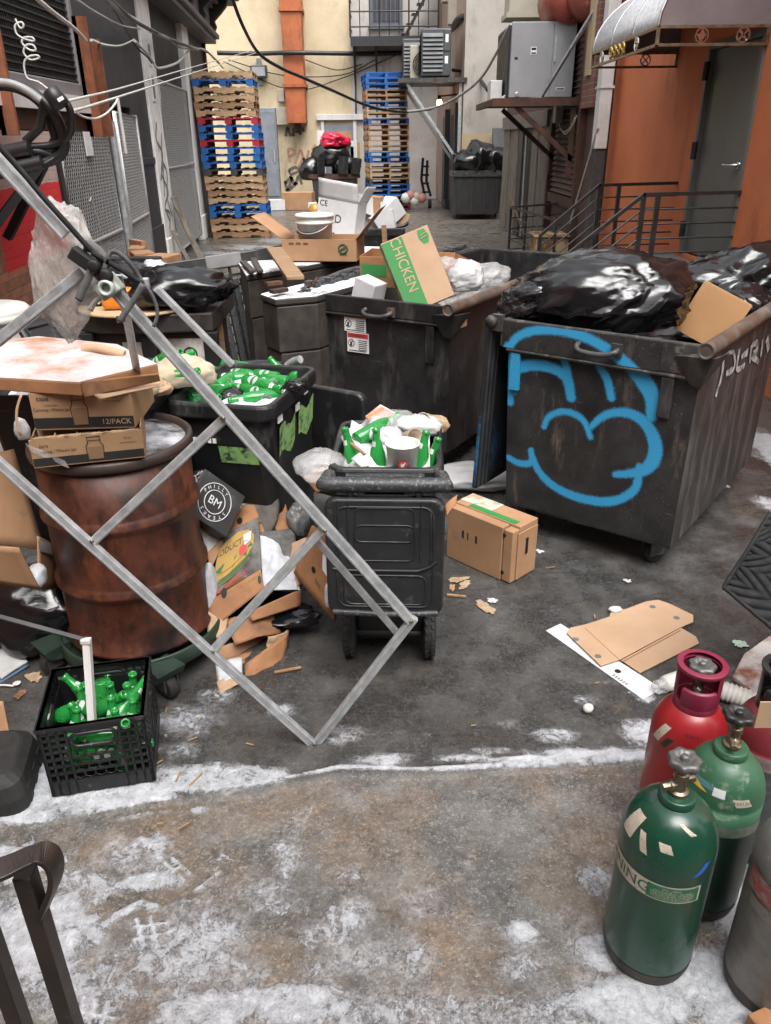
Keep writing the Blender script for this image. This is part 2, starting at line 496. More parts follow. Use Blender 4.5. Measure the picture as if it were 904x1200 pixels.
# drifts and trodden patches of snow: photo position of the middle, half sizes in metres, strength
_snow = []
for (px, py, rx, ry, s) in [
    (40,925,.16,.13,1.0),(110,905,.26,.06,.95),(150,935,.2,.07,1.0),(20,955,.12,.04,1.0),(215,845,.12,.1,.62),(255,815,.1,.06,.55),(205,880,.1,.05,.5),
    (330,832,.05,.035,.75),(455,888,.11,.045,.85),(405,862,.08,.05,.6),(545,888,.1,.02,.9),(650,862,.09,.035,.72),(625,890,.22,.02,1.0),(700,886,.2,.04,1.0),
    (760,858,.09,.08,.9),(752,812,.035,.06,.75),(690,820,.05,.035,.55),(645,860,.05,.03,.7),(720,800,.05,.02,.45),(580,880,.1,.02,.6),
    (0,1010,.2,.06,.9),(30,1100,.2,.16,.86),(90,1040,.14,.1,.66),(150,1000,.12,.08,.62),(165,1030,.1,.03,.85),(110,1160,.2,.1,.66),(200,1120,.2,.09,.68),
    (240,1090,.14,.08,.66),(330,1172,.2,.05,.85),(240,1185,.14,.06,.85),(430,1185,.24,.06,.62),(560,1180,.24,.05,.58),(660,1190,.2,.06,.62),(610,1090,.055,.042,.98),(610,1130,.1,.05,.55),
    (700,1030,.05,.05,.72),(745,1170,.16,.08,.98),(830,1140,.16,.1,1.0),(700,1110,.09,.07,.75),(880,1190,.16,.08,1.0),(860,1060,.1,.1,.9),
    (180,985,.06,.05,.8),(232,945,.03,.02,.7),(330,990,.04,.03,.75),(335,1010,.03,.05,.75),(410,1020,.06,.04,.6),(300,1040,.14,.05,.5),(380,1090,.09,.05,.55),(330,1060,.1,.04,.55),(420,1070,.05,.06,.62),
    (450,1120,.2,.06,.5),(280,1140,.12,.04,.5),(500,1060,.12,.06,.42),(380,1135,.06,.03,.6),(560,1020,.1,.05,.35),
    (895,520,.16,.4,.95),(900,590,.08,.12,.8),(285,290,.7,.5,.62),(250,296,.4,.3,.6),(320,282,.4,.5,.55),(300,300,.5,.25,.5),(560,585,.05,.05,.3),(540,270,1.0,.8,.35),
    (120,720,.2,.06,.2),(20,780,.1,.06,.3),(880,800,.12,.1,.35),(600,850,.06,.03,.3),(560,860,.04,.02,.4),(500,860,.04,.03,.4)]:
    c = G(px, py)
    _snow.append((c.x, c.y, rx, ry, s))
_bands = []
for pts, wd, s in [
    ([(0,962),(90,944),(180,927),(300,918),(400,899),(500,901),(650,893),(760,882)], .009, .85),
    ([(0,950),(60,930),(150,918),(250,912),(330,908)], .035, .8),
    ([(118,1085),(135,1070),(165,1055),(180,1060)], .012, .8),
    ([(150,990),(165,980),(182,985),(186,1000)], .014, .75),
    ([(205,1085),(235,1100),(262,1118),(285,1130)], .012, .7),
    ([(210,1160),(235,1180),(270,1195)], .02, .75),
    ([(322,985),(332,1005),(335,1030)], .008, .6), ([(318,1000),(345,994)], .006, .55),
    ([(160,1075),(168,1108)], .006, 1.0), ([(176,1072),(184,1106)], .006, 1.0), ([(155,1085),(196,1078)], .005, .9), ([(158,1098),(198,1090)], .005, .9),
    ([(90,1172),(135,1180)], .006, .7), ([(88,1182),(132,1191)], .006, 1.0), ([(98,1166),(90,1195)], .006, 1.0), ([(112,1168),(104,1198)], .006, 1.0), ([(126,1171),(119,1199)], .006, 1.0),
    
    ([(192,1008),(215,1030)], .005, .8), ([(200,1002),(222,1020)], .005, .8), ([(188,1022),(210,1014)], .005, .8), ([(230,1040),(255,1020)], .006, .8),
    ([(385,1070),(410,1075)], .005, .8), ([(390,1060),(392,1085)], .005, .8), ([(402,1060),(404,1088)], .005, .8)]:
    _bands.append(([(q.x, q.y) for q in (G(*p) for p in pts)], wd, s))
for (px, py, ang, ln, wd_) in [(350,955,72,.11,.05),(222,1078,88,.15,.075),(190,1012,62,.12,.06),(112,1184,10,.15,.08),(392,1078,75,.1,.06),(340,1000,82,.12,.05),(255,1015,60,.1,.05),(150,1110,30,.14,.06)]:
    c = G(px, py); d = V((math.cos(rad(ang)), math.sin(rad(ang)), 0)); s = V((-d.y, d.x, 0)); n = int(ln/.024)
    for k in range(n+1):
        q = c + d*(k*.024-ln/2)
        a, b = q-s*wd_*.5, q+s*wd_*.5+d*.008*(k % 2)
        _bands.append(([(a.x, a.y), (b.x, b.y)], .0055, .5))
    for sg in (-.5, .05, .5):
        a, b = c-d*ln*.5+s*wd_*sg, c+d*ln*.5+s*wd_*sg
        _bands.append(([(a.x, a.y), (b.x, b.y)], .005, .46))
def seg_d(x, y, a, b):
    dx, dy = b[0]-a[0], b[1]-a[1]
    t = max(0, min(1, ((x-a[0])*dx+(y-a[1])*dy)/(dx*dx+dy*dy+1e-12)))
    return math.hypot(x-a[0]-t*dx, y-a[1]-t*dy)
def snow_at(x, y):
    p = V((x*3.1, y*3.1, 2.7))
    wob = mn.noise(p)*.5 + mn.noise(p*2.7)*.45 + mn.noise(p*6.5)*.4
    best = 0
    for (cx, cy, rx, ry, s) in _snow:
        if abs(x-cx) > 2.2*rx or abs(y-cy) > 2.2*ry: continue
        d = math.hypot((x-cx)/rx, (y-cy)/ry) + wob*.75
        v = s*max(0, min(1, 1.55-d))
        if v > best: best = v
    if y < 2.7:
        for pts, wd, s in _bands:
            for a, b in zip(pts, pts[1:]):
                if min(a[0], b[0])-2*wd > x or max(a[0], b[0])+2*wd < x or min(a[1], b[1])-2*wd > y or max(a[1], b[1])+2*wd < y: continue
                d = seg_d(x, y, a, b)/(wd*(.55+.9*abs(mn.noise(V((x*2.3, y*2.3, 9.1)))*2)) if wd in (.009, .035) else wd) + wob*(.5 if wd > .015 else .45)
                v = s*max(0, min(1, 1.7-d))
                if v > best: best = v
    ey = edge_y(x)
    if ey-.035 < y < ey-.004: best *= .15         # the dark joint under the snow lip
    if y < ey-.02:
        best = max(best, min(.5, .3 + .25*wob - .22*(y-1.0)))
    return best

def ground_mat():
    mt, nt, b = newmat('wet alley ground')
    L = nt.links.new
    pos = coords(nt, rnd=False, geo=True)
    fine = noise_(nt, pos, 210, 3, .7)
    agg = N(nt, 'ShaderNodeTexVoronoi'); agg.inputs['Scale'].default_value = 60; L(pos, agg.inputs['Vector'])
    mid = noise_(nt, pos, 5, 9, .68)
    big = noise_(nt, pos, .9, 6, .6)
    med = noise_(nt, pos, 17, 7, .7)
    stone = noise_(nt, pos, 330, 2, .6)
    grit = noise_(nt, pos, 120, 4, .7)
    grain = noise_(nt, pos, 52, 7, .82)
    asph = ramp(nt, mid, [(.3, (.018,.0178,.0175)), (.46, (.038,.037,.036)), (.6, (.072,.07,.067)), (.75, (.12,.116,.11))])
    asph = mixc(nt, ramp(nt, grain, [(.52, g3(0)), (.7, g3(.75))]), asph, (.15,.143,.134))
    asph = mixc(nt, ramp(nt, grain, [(.32, g3(.8)), (.47, g3(0))]), asph, (.012,.012,.012))
    asph = mixc(nt, ramp(nt, grit, [(.56, g3(0)), (.68, g3(.6))]), asph, (.2,.19,.175))
    asph = mixc(nt, ramp(nt, noise_(nt, pos, 3.1, 8, .7), [(.56, g3(0)), (.7, g3(.55))]), asph, (.14,.118,.09))
    conc = ramp(nt, mid, [(.3, (.05,.048,.046)), (.43, (.1,.097,.093)), (.6, (.16,.156,.15)), (.78, (.22,.215,.205))])
    tan = noise_(nt, pos, 2.1, 8, .7)
    conc = mixc(nt, ramp(nt, tan, [(.45, g3(0)), (.62, g3(.85))]), conc, (.18,.125,.08))
    conc = mixc(nt, ramp(nt, noise_(nt, pos, 1.7, 9, .72), [(.5, g3(0)), (.64, g3(.8))]), conc, (.052,.05,.048))
    conc = mixc(nt, ramp(nt, med, [(.5, g3(0)), (.68, g3(.55))]), conc, (.05,.045,.04))
    conc = mixc(nt, ramp(nt, grain, [(.52, g3(0)), (.7, g3(.7))]), conc, (.3,.28,.25))
    conc = mixc(nt, ramp(nt, grain, [(.32, g3(.8)), (.46, g3(0))]), conc, (.035,.032,.03))
    conc = mixc(nt, ramp(nt, grit, [(.55, g3(0)), (.66, g3(.6))]), conc, (.36,.34,.31))
    sepc = N(nt, 'ShaderNodeSeparateColor'); L(agg.outputs['Color'], sepc.inputs[0])
    peb = math_(nt, 'MULTIPLY', ramp(nt, sepc.outputs[0], [(.9, g3(0)), (.91, g3(1))]), ramp(nt, math_(nt, 'ADD', agg.outputs['Distance'], math_(nt, 'MULTIPLY', math_(nt, 'SUBTRACT', grit, .5), .5)), [(.2, g3(1)), (.36, g3(0))]))
    conc = mixc(nt, math_(nt, 'MULTIPLY', peb, ramp(nt, tan, [(.46, g3(0)), (.58, g3(.7))])), conc, (.34,.22,.1))
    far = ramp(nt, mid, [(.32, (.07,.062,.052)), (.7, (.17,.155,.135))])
    ac = N(nt, 'ShaderNodeAttribute'); ac.attribute_name = 'slab'
    asn = N(nt, 'ShaderNodeAttribute'); asn.attribute_name = 'snow'
    sx = N(nt, 'ShaderNodeSeparateXYZ'); L(pos, sx.inputs[0])
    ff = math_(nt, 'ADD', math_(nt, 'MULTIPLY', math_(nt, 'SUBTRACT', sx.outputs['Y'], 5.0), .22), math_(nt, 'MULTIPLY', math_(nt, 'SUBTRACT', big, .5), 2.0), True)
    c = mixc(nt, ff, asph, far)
    c = mixc(nt, ac.outputs['Fac'], c, conc)
    # oily, food-stained film on the asphalt
    c = mixc(nt, ramp(nt, noise_(nt, pos, 2.6, 8, .7), [(.5, g3(0)), (.68, g3(.6))]), c, (.045,.034,.026))
    rag = noise_(nt, pos, 21, 10, .78, .6)
    sf = math_(nt, 'ADD', asn.outputs['Fac'], math_(nt, 'ADD', math_(nt, 'MULTIPLY', math_(nt, 'SUBTRACT', rag, .5), 2.3), math_(nt, 'MULTIPLY', math_(nt, 'SUBTRACT', fine, .5), .5)))
    sfac = ramp(nt, sf, [(.56, g3(0)), (.63, g3(.7)), (.95, g3(.95))])
    ramp_snow = ramp(nt, grain, [(.35, (.34,.35,.37)), (.6, (.5,.52,.55))])
    # frost: grainy, half clear film between the drifts
    frost = math_(nt, 'MULTIPLY', ramp(nt, math_(nt, 'ADD', asn.outputs['Fac'], math_(nt, 'MULTIPLY', math_(nt, 'SUBTRACT', mid, .5), 1.1)), [(.26, g3(0)), (.7, g3(.85))]), ramp(nt, grain, [(.42, g3(.1)), (.6, g3(1))]))
    c = mixc(nt, frost, c, (.42,.425,.44))
    c = mixc(nt, sfac, c, ramp_snow)
    wet = ramp(nt, math_(nt, 'ADD', math_(nt, 'MULTIPLY', big, .6), math_(nt, 'MULTIPLY', mid, .4)), [(.4, g3(.16)), (.52, g3(.36)), (.64, g3(.62))])
    r = mixc(nt, sfac, wet, g3(.75))
    L(c, b.inputs['Base Color']); L(r, b.inputs['Roughness'])
    h = math_(nt, 'ADD', math_(nt, 'MULTIPLY', fine, .5), math_(nt, 'ADD', math_(nt, 'MULTIPLY', med, .8), math_(nt, 'MULTIPLY', sfac, 1.2)))
    L(bump_(nt, h, .8, .007), b.inputs['Normal'])
    return mt
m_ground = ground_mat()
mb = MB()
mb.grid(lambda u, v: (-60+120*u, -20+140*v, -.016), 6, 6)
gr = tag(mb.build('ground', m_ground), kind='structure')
mb = MB()
X0, X1, Y0, Y1 = -1.75, 1.75, .6, 2.16
NX, NY = 530, 236
sn, sl = [], []
def gfn(u, v):
    x, y = X0+(X1-X0)*u, Y0+(Y1-Y0)*v
    s = snow_at(x, y); sn.append(s)
    ey = edge_y(x)
    k = max(0, min(1, (ey-y)/.03+.5)); sl.append(k)
    z = .002*mn.noise(V((x*4, y*4, 0))) + .008*max(0, min(1, (s-.55)*2.2))*(1+.8*mn.noise(V((x*25, y*25, 3))))  - .012*k
    return (x, y, z)
mb.grid(gfn, NX, NY)
mb.at = {'snow': sn, 'slab': sl}
tag(mb.build('pavement', m_ground), kind='structure')
for xa, xb, ya, yb in ((-6, X0, -2.2, 2.05), (X1, 6, -2.2, 1.98), (X0, X1, -2.2, Y0)):
    mb = MB(); sn1 = []
    def gfn1(u, v):
        x, y = xa+(xb-xa)*u, ya+(yb-ya)*v
        sn1.append(.28+.25*mn.noise(V((x*1.7, y*1.7, 5)))); return (x, y, -.012)
    mb.grid(gfn1, 40, 40); mb.at = {'snow': sn1, 'slab': [1.0]*len(sn1)}
    tag(mb.build('pavement', m_ground), kind='structure')
# the further yard carries its own thin snow
mb = MB(); sn2, sl2 = [], []
def gfn2(u, v):
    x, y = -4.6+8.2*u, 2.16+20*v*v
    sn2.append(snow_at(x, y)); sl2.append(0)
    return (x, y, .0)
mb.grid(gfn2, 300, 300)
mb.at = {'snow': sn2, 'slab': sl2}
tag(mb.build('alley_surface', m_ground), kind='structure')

# ================================================================== BACK BUILDING
m_cream = mat('cream stucco', (.6,.5,.33), (.48,.39,.26), 1.3, .85, .05, bump=.25, bs=14, bd=.02, dirts=[((.2,.16,.11), 1.6, .56, .78, (1,1,.35)), ((.1,.085,.07), 5, .66, .8, (1,1,.3))])
m_whtblock = mat('whitewashed block', (.5,.47,.44), (.4,.36,.33), 1.6, .85, bump=.2, bs=14, bd=.02, dirts=[((.22,.19,.17), 2.2, .56, .76, (1,1,.35))])
m_pink = mat('pinkish stucco', (.37,.27,.21), (.27,.19,.15), 1.2, .85, bump=.2, bs=12, bd=.02, dirts=[((.12,.09,.075), 2, .55, .75, (1,1,.4))])
m_greystucco = mat('pale grey stucco', (.4,.365,.325), (.32,.29,.26), 1.3, .85, bump=.2, bs=12, bd=.02, dirts=[((.18,.16,.14), 2, .58, .78, (1,1,.4))])
m_tan = mat('tan stucco', (.46,.35,.22), (.38,.29,.18), 1.3, .85, bump=.2, bs=12, bd=.02, dirts=[((.2,.15,.1), 2, .6, .78, (1,1,.4))])
m_orange = mat('orange terracotta stucco', (.62,.185,.07), (.5,.14,.055), 1.0, .8, .04, bump=.5, bs=55, bd=.006, dirts=[((.17,.055,.028), 1.4, .56, .8, (1,1,.35)), ((.4,.15,.08), 90, .7, .78)])
m_duct = mat('orange painted duct', (.42,.12,.035), (.3,.075,.025), 2, .6, bump=.1, dirts=[((.12,.035,.015), 3, .52, .72, (1,1,.3))])

YB = 30.7
bb = T('cream_building', 'cream stuccoed building closing the far end of the alley', 'building', (0, YB, 0))
mb = MB(); mb.box(-12, -1.05, 0, 1, 0, 10.5); mb.build('wall', m_cream, bb)
mb = MB(); mb.box(-1.05, 6, -.02, 1, 0, 10.4); mb.build('whitewashed_wall', m_whtblock, bb)
def BP(px, py): return YP(px, py, YB-.05)
def brect(x0, y0, x1, y1):
    a, b = BP(x0, y0), BP(x1, y1)
    return a.x, b.x, b.z, a.z
# door behind the far dumpster
x0, x1, z0, z1 = brect(376, 141, 420, 236)
mb = MB(); mb.box(x0+.12, x1-.12, -.06, .02, 0, z1-.15); dr = mb.build('door', m_doorblue, bb, bevel=.01)
mb = MB()
for q in ((x0, x0+.12, -.1, .02, 0, z1), (x1-.12, x1, -.1, .02, 0, z1), (x0-.15, x1+.25, -.16, .02, z1, z1+.18)): mb.box(*q)
mb.build('door_frame', m_white_paint, bb, bevel=.01)
# upstairs window
x0, x1, z0, z1 = brect(433, -12, 472, 30)
mb = MB(); mb.box(x0, x1, -.1, .0, z0, z1); mb.box(x0-.05, x1+.05, -.16, 0, z0-.1, z0)
wf = mb.build('window', mat('grey timber frame', (.11,.12,.14), None, 4, .6), bb)
mb = MB()
for i in range(6): mb.box(x0+.12+i*(x1-x0-.2)/6, x0+.12+(i+.75)*(x1-x0-.2)/6, -.12, -.095, z0+.12, z1)
mb.build('shutter', mat('dark boarded shutter', (.05,.052,.065), (.03,.03,.036), 4, .6), wf)
# graffiti on the wall
def ribbon(mb, pts, r, M=None, n=5, jit=0):
    pts = catmull(pts, n) if len(pts) > 2 else [V(p) for p in pts]
    vs = []
    for i, p in enumerate(pts):
        a = pts[max(0, i-1)]; b = pts[min(len(pts)-1, i+1)]
        t = (b-a).normalized(); nn = V((-t.y, t.x, 0))
        rr = r*(1+jit*mn.noise(p*9))
        vs += [p+nn*rr, p-nn*rr]
    mb.add(vs, [(2*i, 2*i+1, 2*i+3, 2*i+2) for i in range(len(pts)-1)], 0, M)
def wall_tag(strokes, r):
    mb = MB()
    for st in strokes:
        q = [BP(x, y) for x, y in st]
        ribbon(mb, [(p.x, p.z, 0) for p in q], r, Matrix(((1,0,0,0),(0,0,-1,-.012),(0,1,0,0),(0,0,0,1))), jit=.3)
    return mb
wall_tag([[(346,192),(352,176),(358,190),(362,176)],[(364,186),(372,182),(362,196)],[(340,190),(338,175),(346,178),(340,184)],[(366,176),(370,170)],[(350,196),(356,186),(356,200)]], .045).build('scrawl', mat('faded red spray', (.3,.14,.1), (.4,.25,.17), 20, .8, lo=.45, hi=.6), bb)
wall_tag([[(338,200),(346,196),(350,200),(342,204),(338,200)],[(340,206),(346,216),(350,206),(354,216)],[(334,215),(342,208),(336,226)],[(333,228),(348,214)],[(334,212),(337,226)],[(335,160),(337,150),(341,160)],[(344,160),(344,152),(350,152)],[(352,158),(352,150),(357,154)]], .05).build('black_scrawl', mat('faded black spray', (.06,.055,.05), (.16,.13,.1), 20, .8, lo=.45, hi=.6), bb)

# grey cabinet / door standing against the cream wall
a, b = G(312, 237), G(333, 235)
dd = T('utility_cabinet', 'tall grey steel door panel against the cream wall beside the left pallet stack', 'cabinet', (a.x, a.y-.1, 0))
wd = b.x-a.x
mb = MB(); mb.box(0, wd, 0, .3, .05, 3.0); mb.build('body', m_doorblue, dd, bevel=.02)
mb = MB(); mb.box(wd*.08, wd*.92, -.03, 0, .2, 2.9); mb.build('door', m_doorblue, dd, bevel=.01)
mb = MB(); mb.box(wd*.75, wd*.82, -.07, -.03, 1.3, 1.7); mb.build('handle', m_galv, dd)

# orange duct running down the wall
x0 = BP(334, 60).x; x1 = BP(357, 60).x; zb = BP(350, 145).z
dk = T('orange_duct', 'rust orange square duct running down the cream wall', 'duct', ((x0+x1)/2, YB, zb))
wd = (x1-x0)
mb = MB(); mb.box(-wd/2, wd/2, -.75, -.05, .0, 3.3); mb.box(-wd/2-.02, wd/2+.02, -.77, -.03, 3.34, 5.6); mb.box(-wd/2-.04, wd/2-.02, -.79, -.01, 5.7, 10.5)
mb.build('duct', m_duct, dk, bevel=.02)
mb = MB()
for z in (1.1, 3.3, 5.62): mb.box(-wd/2-.06, wd/2+.06, -.82, -.0, z, z+.1)
mb.build('flange', m_duct, dk)
mb = MB(); mb.lathe([(.0,-.3),(.12,-.3),(.14,0)], 10, 0, Matrix.Translation((0,-.4,0))); mb.build('drain_spout', m_rustdark, dk)
# meter box and lamp on the wall
a = BP(329, 137)
mb = MB(); mb.box(-.3, .3, -.25, 0, -.25, .3); mb.tube([(.3,-.1,.1),(.5,-.1,.4),(.6,-.1,1.4)], .03)
single('meter_box', MB().add([p+V((a.x, YB, a.z)) for p in mb.v], mb.f), m_acbeige, 'beige meter box on the cream wall left of the orange duct', 'meter box', bevel=.02)
a = BP(305, 88)
lm = T('wall_lamp', 'small grey flood lamp on the cream wall above the left pallet stack', 'lamp', (a.x, YB, a.z))
mb = MB(); mb.box(-.28, .28, -.4, -.12, -.1, .28); mb.build('housing', m_acdark, lm, bevel=.03)
mb = MB(); mb.box(-.22, .22, -.42, -.4, -.05, .22); mb.build('lens', m_acgrey, lm)
mb = MB(); mb.box(-.08, .08, -.14, 0, -.3, .5); mb.build('bracket', m_acgrey, lm)
a = BP(330, 112)
mb = MB(); mb.box(a.x-.12, a.x+.12, YB-.2, YB, a.z-.2, a.z+.2)
single('junction_box', mb, m_acbeige, 'small pale junction box on the cream wall left of the duct', 'junction box', bevel=.02)
# heavy cable along the wall
mb = MB(); mb.tube([YP(255,62,YB-.9), YP(300,63,YB-.3), YP(330,62,YB-.85), YP(360,62,YB-.9), YP(420,63,YB-.1), YP(480,62,YB-.1)], .07)
single('wall_cable', mb, m_cable, 'thick black cable running level across the cream wall', 'cable')
for i, (pts, lb) in enumerate([
    ([(268,70),(330,88),(400,88),(440,70)], 'thin grey wire sagging across the cream wall under the heavy cable'),
    ([(262,72),(340,105),(400,92),(470,62)], 'thin wire crossing the cream wall down from the fire escape'),
    ([(358,70),(395,82),(425,75)], 'short thin wire looped right of the orange duct')]):
    mb = MB(); mb.tube(catmull([YP(x, y, YB-.15) for x, y in pts], 5), .018, 5)
    single('wire', mb, m_cable, lb, 'wire')

# fire escape balcony
fe = T('fire_escape', 'black iron fire escape balcony high on the back wall', 'fire escape', (0, YB, 0))
x0, x1 = BP(412, 40).x, BP(511, 40).x; zp = YP(412, 44, YB-1.2).z
mb = MB(); mb.box(x0, x1+.3, -1.2, -.02, zp-.12, zp); mb.box(x0, x1, -1.25, -1.2, zp-.25, zp+.03); mb.build('platform', m_rail, fe)
mb = MB()
for k in range(4):
    z = zp + .3 + k*.42
    mb.tube([(x0, -1.2, z), (x1, -1.2, z)], .025, 6); mb.tube([(x0, -1.2, z), (x0, 0, z)], .025, 6)
for i in range(10):
    x = x0+(x1-x0)*i/9
    mb.tube([(x, -1.2, zp), (x, -1.2, zp+1.8)], .03 if i % 3 == 0 else .018, 6)
mb.build('railing', m_rail, fe)
mb = MB()
for x in (x0+.1, (x0+x1)/2-.6):
    mb.bar((x, -1.1, zp-.1), (x, -.05, zp-1.3), .06)
    mb.bar((x, -.06, zp), (x, -.06, zp-2.4), .05)
xs = x1-1.1
mb.bar((xs, -1.0, zp), (xs+1.2, -1.0, zp+2.0), .08); mb.bar((xs, -.5, zp), (xs+1.2, -.5, zp+2.0), .08)
for k in range(7): mb.box(xs+k*.17-.1, xs+k*.17+.14, -1.0, -.5, zp+.1+k*.28, zp+.13+k*.28)
mb.build('ladder', m_rail, fe)

# ================================================================== CORNER BUILDING (pink and tan)
cb = T('corner_building', 'pinkish and tan stuccoed corner building at the far right of the alley', 'building', (2.22, 23.5, 0))
mb = MB(); mb.prism([(0,0),(6,0),(6,7.2),(-.22,7.2)], 2.1, 8.5); mb.build('wall', m_greystucco, cb)
mb = MB(); mb.prism([(-.008,-.006),(5.9,-.012),(5.9,7.1),(-.22,7.18)], 0, 2.1); mb.build('lower_wall', m_tan, cb)
mb = MB(); mb.prism([(-.012,.01),(-.24,7.22),(-.2,7.22),(.0,.3)], 0, 8.45); mb.build('side_wall', m_pink, cb)
# dark side doors and the porch frame under the condensers
mb = MB()
for (s0, s1) in ((1.2, 2.4), (3.4, 4.6)): mb.box(-.1-.032*s0, .2, s0, s1, 0, 2.6)
mb.build('door', mat('dark doorway paint', (.035,.033,.034), (.02,.02,.02), 3, .6), cb)
mb = MB(); mb.box(-.14, .1, .9, 1.15, 0, 2.9); mb.box(-.25, .1, 2.5, 3.2, 0, .25); mb.box(-.26,.1,3.0,3.25,0,2.8); mb.build('door_frame', m_rail, cb)
mb = MB()
sp = YP(534, 18, 26) - V((2.6, 24, 0))
mb.box(-.3, -.05, 2.0, 2.4, 4.9, 7); mb.box(-.4, -.05, 3.2, 3.7, 5.6, 6.4); mb.build('conduit_box', m_acbeige, cb)
# bundled cable over the corner
mb = MB(); mb.tube(catmull([YP(531,34,26.5), YP(536,24,24.6), YP(545,20,23.85), YP(570,21,23.85), YP(600,24,23.85)], 6), .09)
single('cable_bundle', mb, m_cable, 'black cable bundle wrapped round the pink corner building', 'cable')
mb = MB(); mb.tube(catmull([YP(531,82,24.6), YP(548,84,23.9), YP(560,90,23.9), YP(572,106,22.5)], 6), .05)
single('cable_bundle', mb, m_cable, 'short black cable sagging from the dark condensers to the grey cabinet', 'cable')

# two dark condensers and a beige fan unit on a wall platform
pf = T('wall_platform', 'steel bracket platform carrying dark condensers on the pink wall', 'platform', (2.2, 24.6, 0))
zt = YP(500, 92, 23.6).z
mb = MB(); mb.box(-1.7, .1, -1.1, 1.3, zt-.07, zt); mb.box(-1.75, .1, -1.15, -1.102, zt-.1, zt+.01); mb.build('deck', m_rim, pf)
mb = MB()
for yy in (-1.0, 1.1):
    mb.bar((-1.5, yy, zt-.12), (-.02, yy, zt-2.1), .07, .07); mb.bar((-.06, yy, zt-.1), (-.06, yy, zt-3.0), .08)
mb.build('bracket', m_galv, pf)
def condenser(loc, w, d, h, label, louvers=9):
    t = T('condenser', label, 'condenser', loc)
    mb = MB(); mb.box(0, w, 0, d, .05, h); mb.build('casing', m_acdark, t, bevel=.03)
    mb = MB()
    for i in range(louvers):
        z = .16 + i*(h-.26)/louvers
        mb.add([(.04, -.002, z+.09), (w*.72, -.002, z+.09), (w*.72, -.05, z), (.04, -.05, z), (.04,-.002,z-.01), (w*.72,-.002,z-.01)], [(0,1,2,3),(3,2,5,4)])
        mb.add([(-.002, .04, z+.09), (-.002, d-.04, z+.09), (-.05, d-.04, z), (-.05, .04, z)], [(0,1,2,3)])
    mb.build('louver', m_acdark, t)
    mb = MB(); mb.box(w*.75, w*.98, -.02, 0, h*.55, h*.97); mb.build('service_panel', m_acdark, t, bevel=.01)
    mb = MB(); mb.box(w*.8, w*.9, -.024, -.02, h*.72, h*.88); mb.box(w*.79, w*.9, -.005, .01, h*.3, h*.45); mb.build('sticker', m_inkwht, t)
    return t
ux = YP(494, 60, 23.6)
x1 = YP(529, 60, 23.6).x
condenser((ux.x, 23.6, zt), x1-ux.x, .9, YP(500, 33, 23.6).z-zt, 'larger dark louvred condenser on the wall platform, nearer one')
x0 = YP(472, 60, 24.9).x
condenser((x0, 24.9, zt), .95, .8, YP(480, 45, 24.9).z-zt, 'smaller dark louvred condenser behind, at the platform left end')
fx = YP(481, 70, 24.3).x
fu = T('fan_unit', 'beige outdoor fan unit between the two dark condensers', 'fan unit', (fx, 24.3, zt))
h = YP(481, 53, 24.3).z-zt
mb = MB(); mb.box(0, .8, 0, .35, 0, h); mb.build('casing', m_acbeige, fu, bevel=.02)
mb = MB(); mb.lathe([(.0,0),(.3,0),(.31,.02),(.33,.02)], 20, 0, TR(.38, 0, h*.45, rx=90)); mb.build('fan', m_acdark, fu)
mb = MB()
for i in range(7):
    r = .05+.045*i
    mb.tube([(.38+r*math.cos(a*.314), -.03, h*.45+r*math.sin(a*.314)) for a in range(20)], .008, 4, closed=True)
mb.build('guard', m_acbeige, fu)
a = YP(515, 120, 24.8)
bl = T('wall_bulb', 'small lit bulb on the dark wall under the condensers', 'lamp', a)
mb = MB(); mb.lathe([(0,-.09),(.06,-.07),(.08,0),(.05,.07),(0,.08)], 10); mb.build('bulb', mat('lit bulb', (1,.7,.35), None, 3, .5, emit=((1,.55,.2), 9), bump=0), bl)
mb = MB(); mb.lathe([(.05,.07),(.05,.18),(0,.18)], 8); mb.tube([(0,0,.15),(.5,0,.2)], .02); mb.build('holder', m_rail, bl)

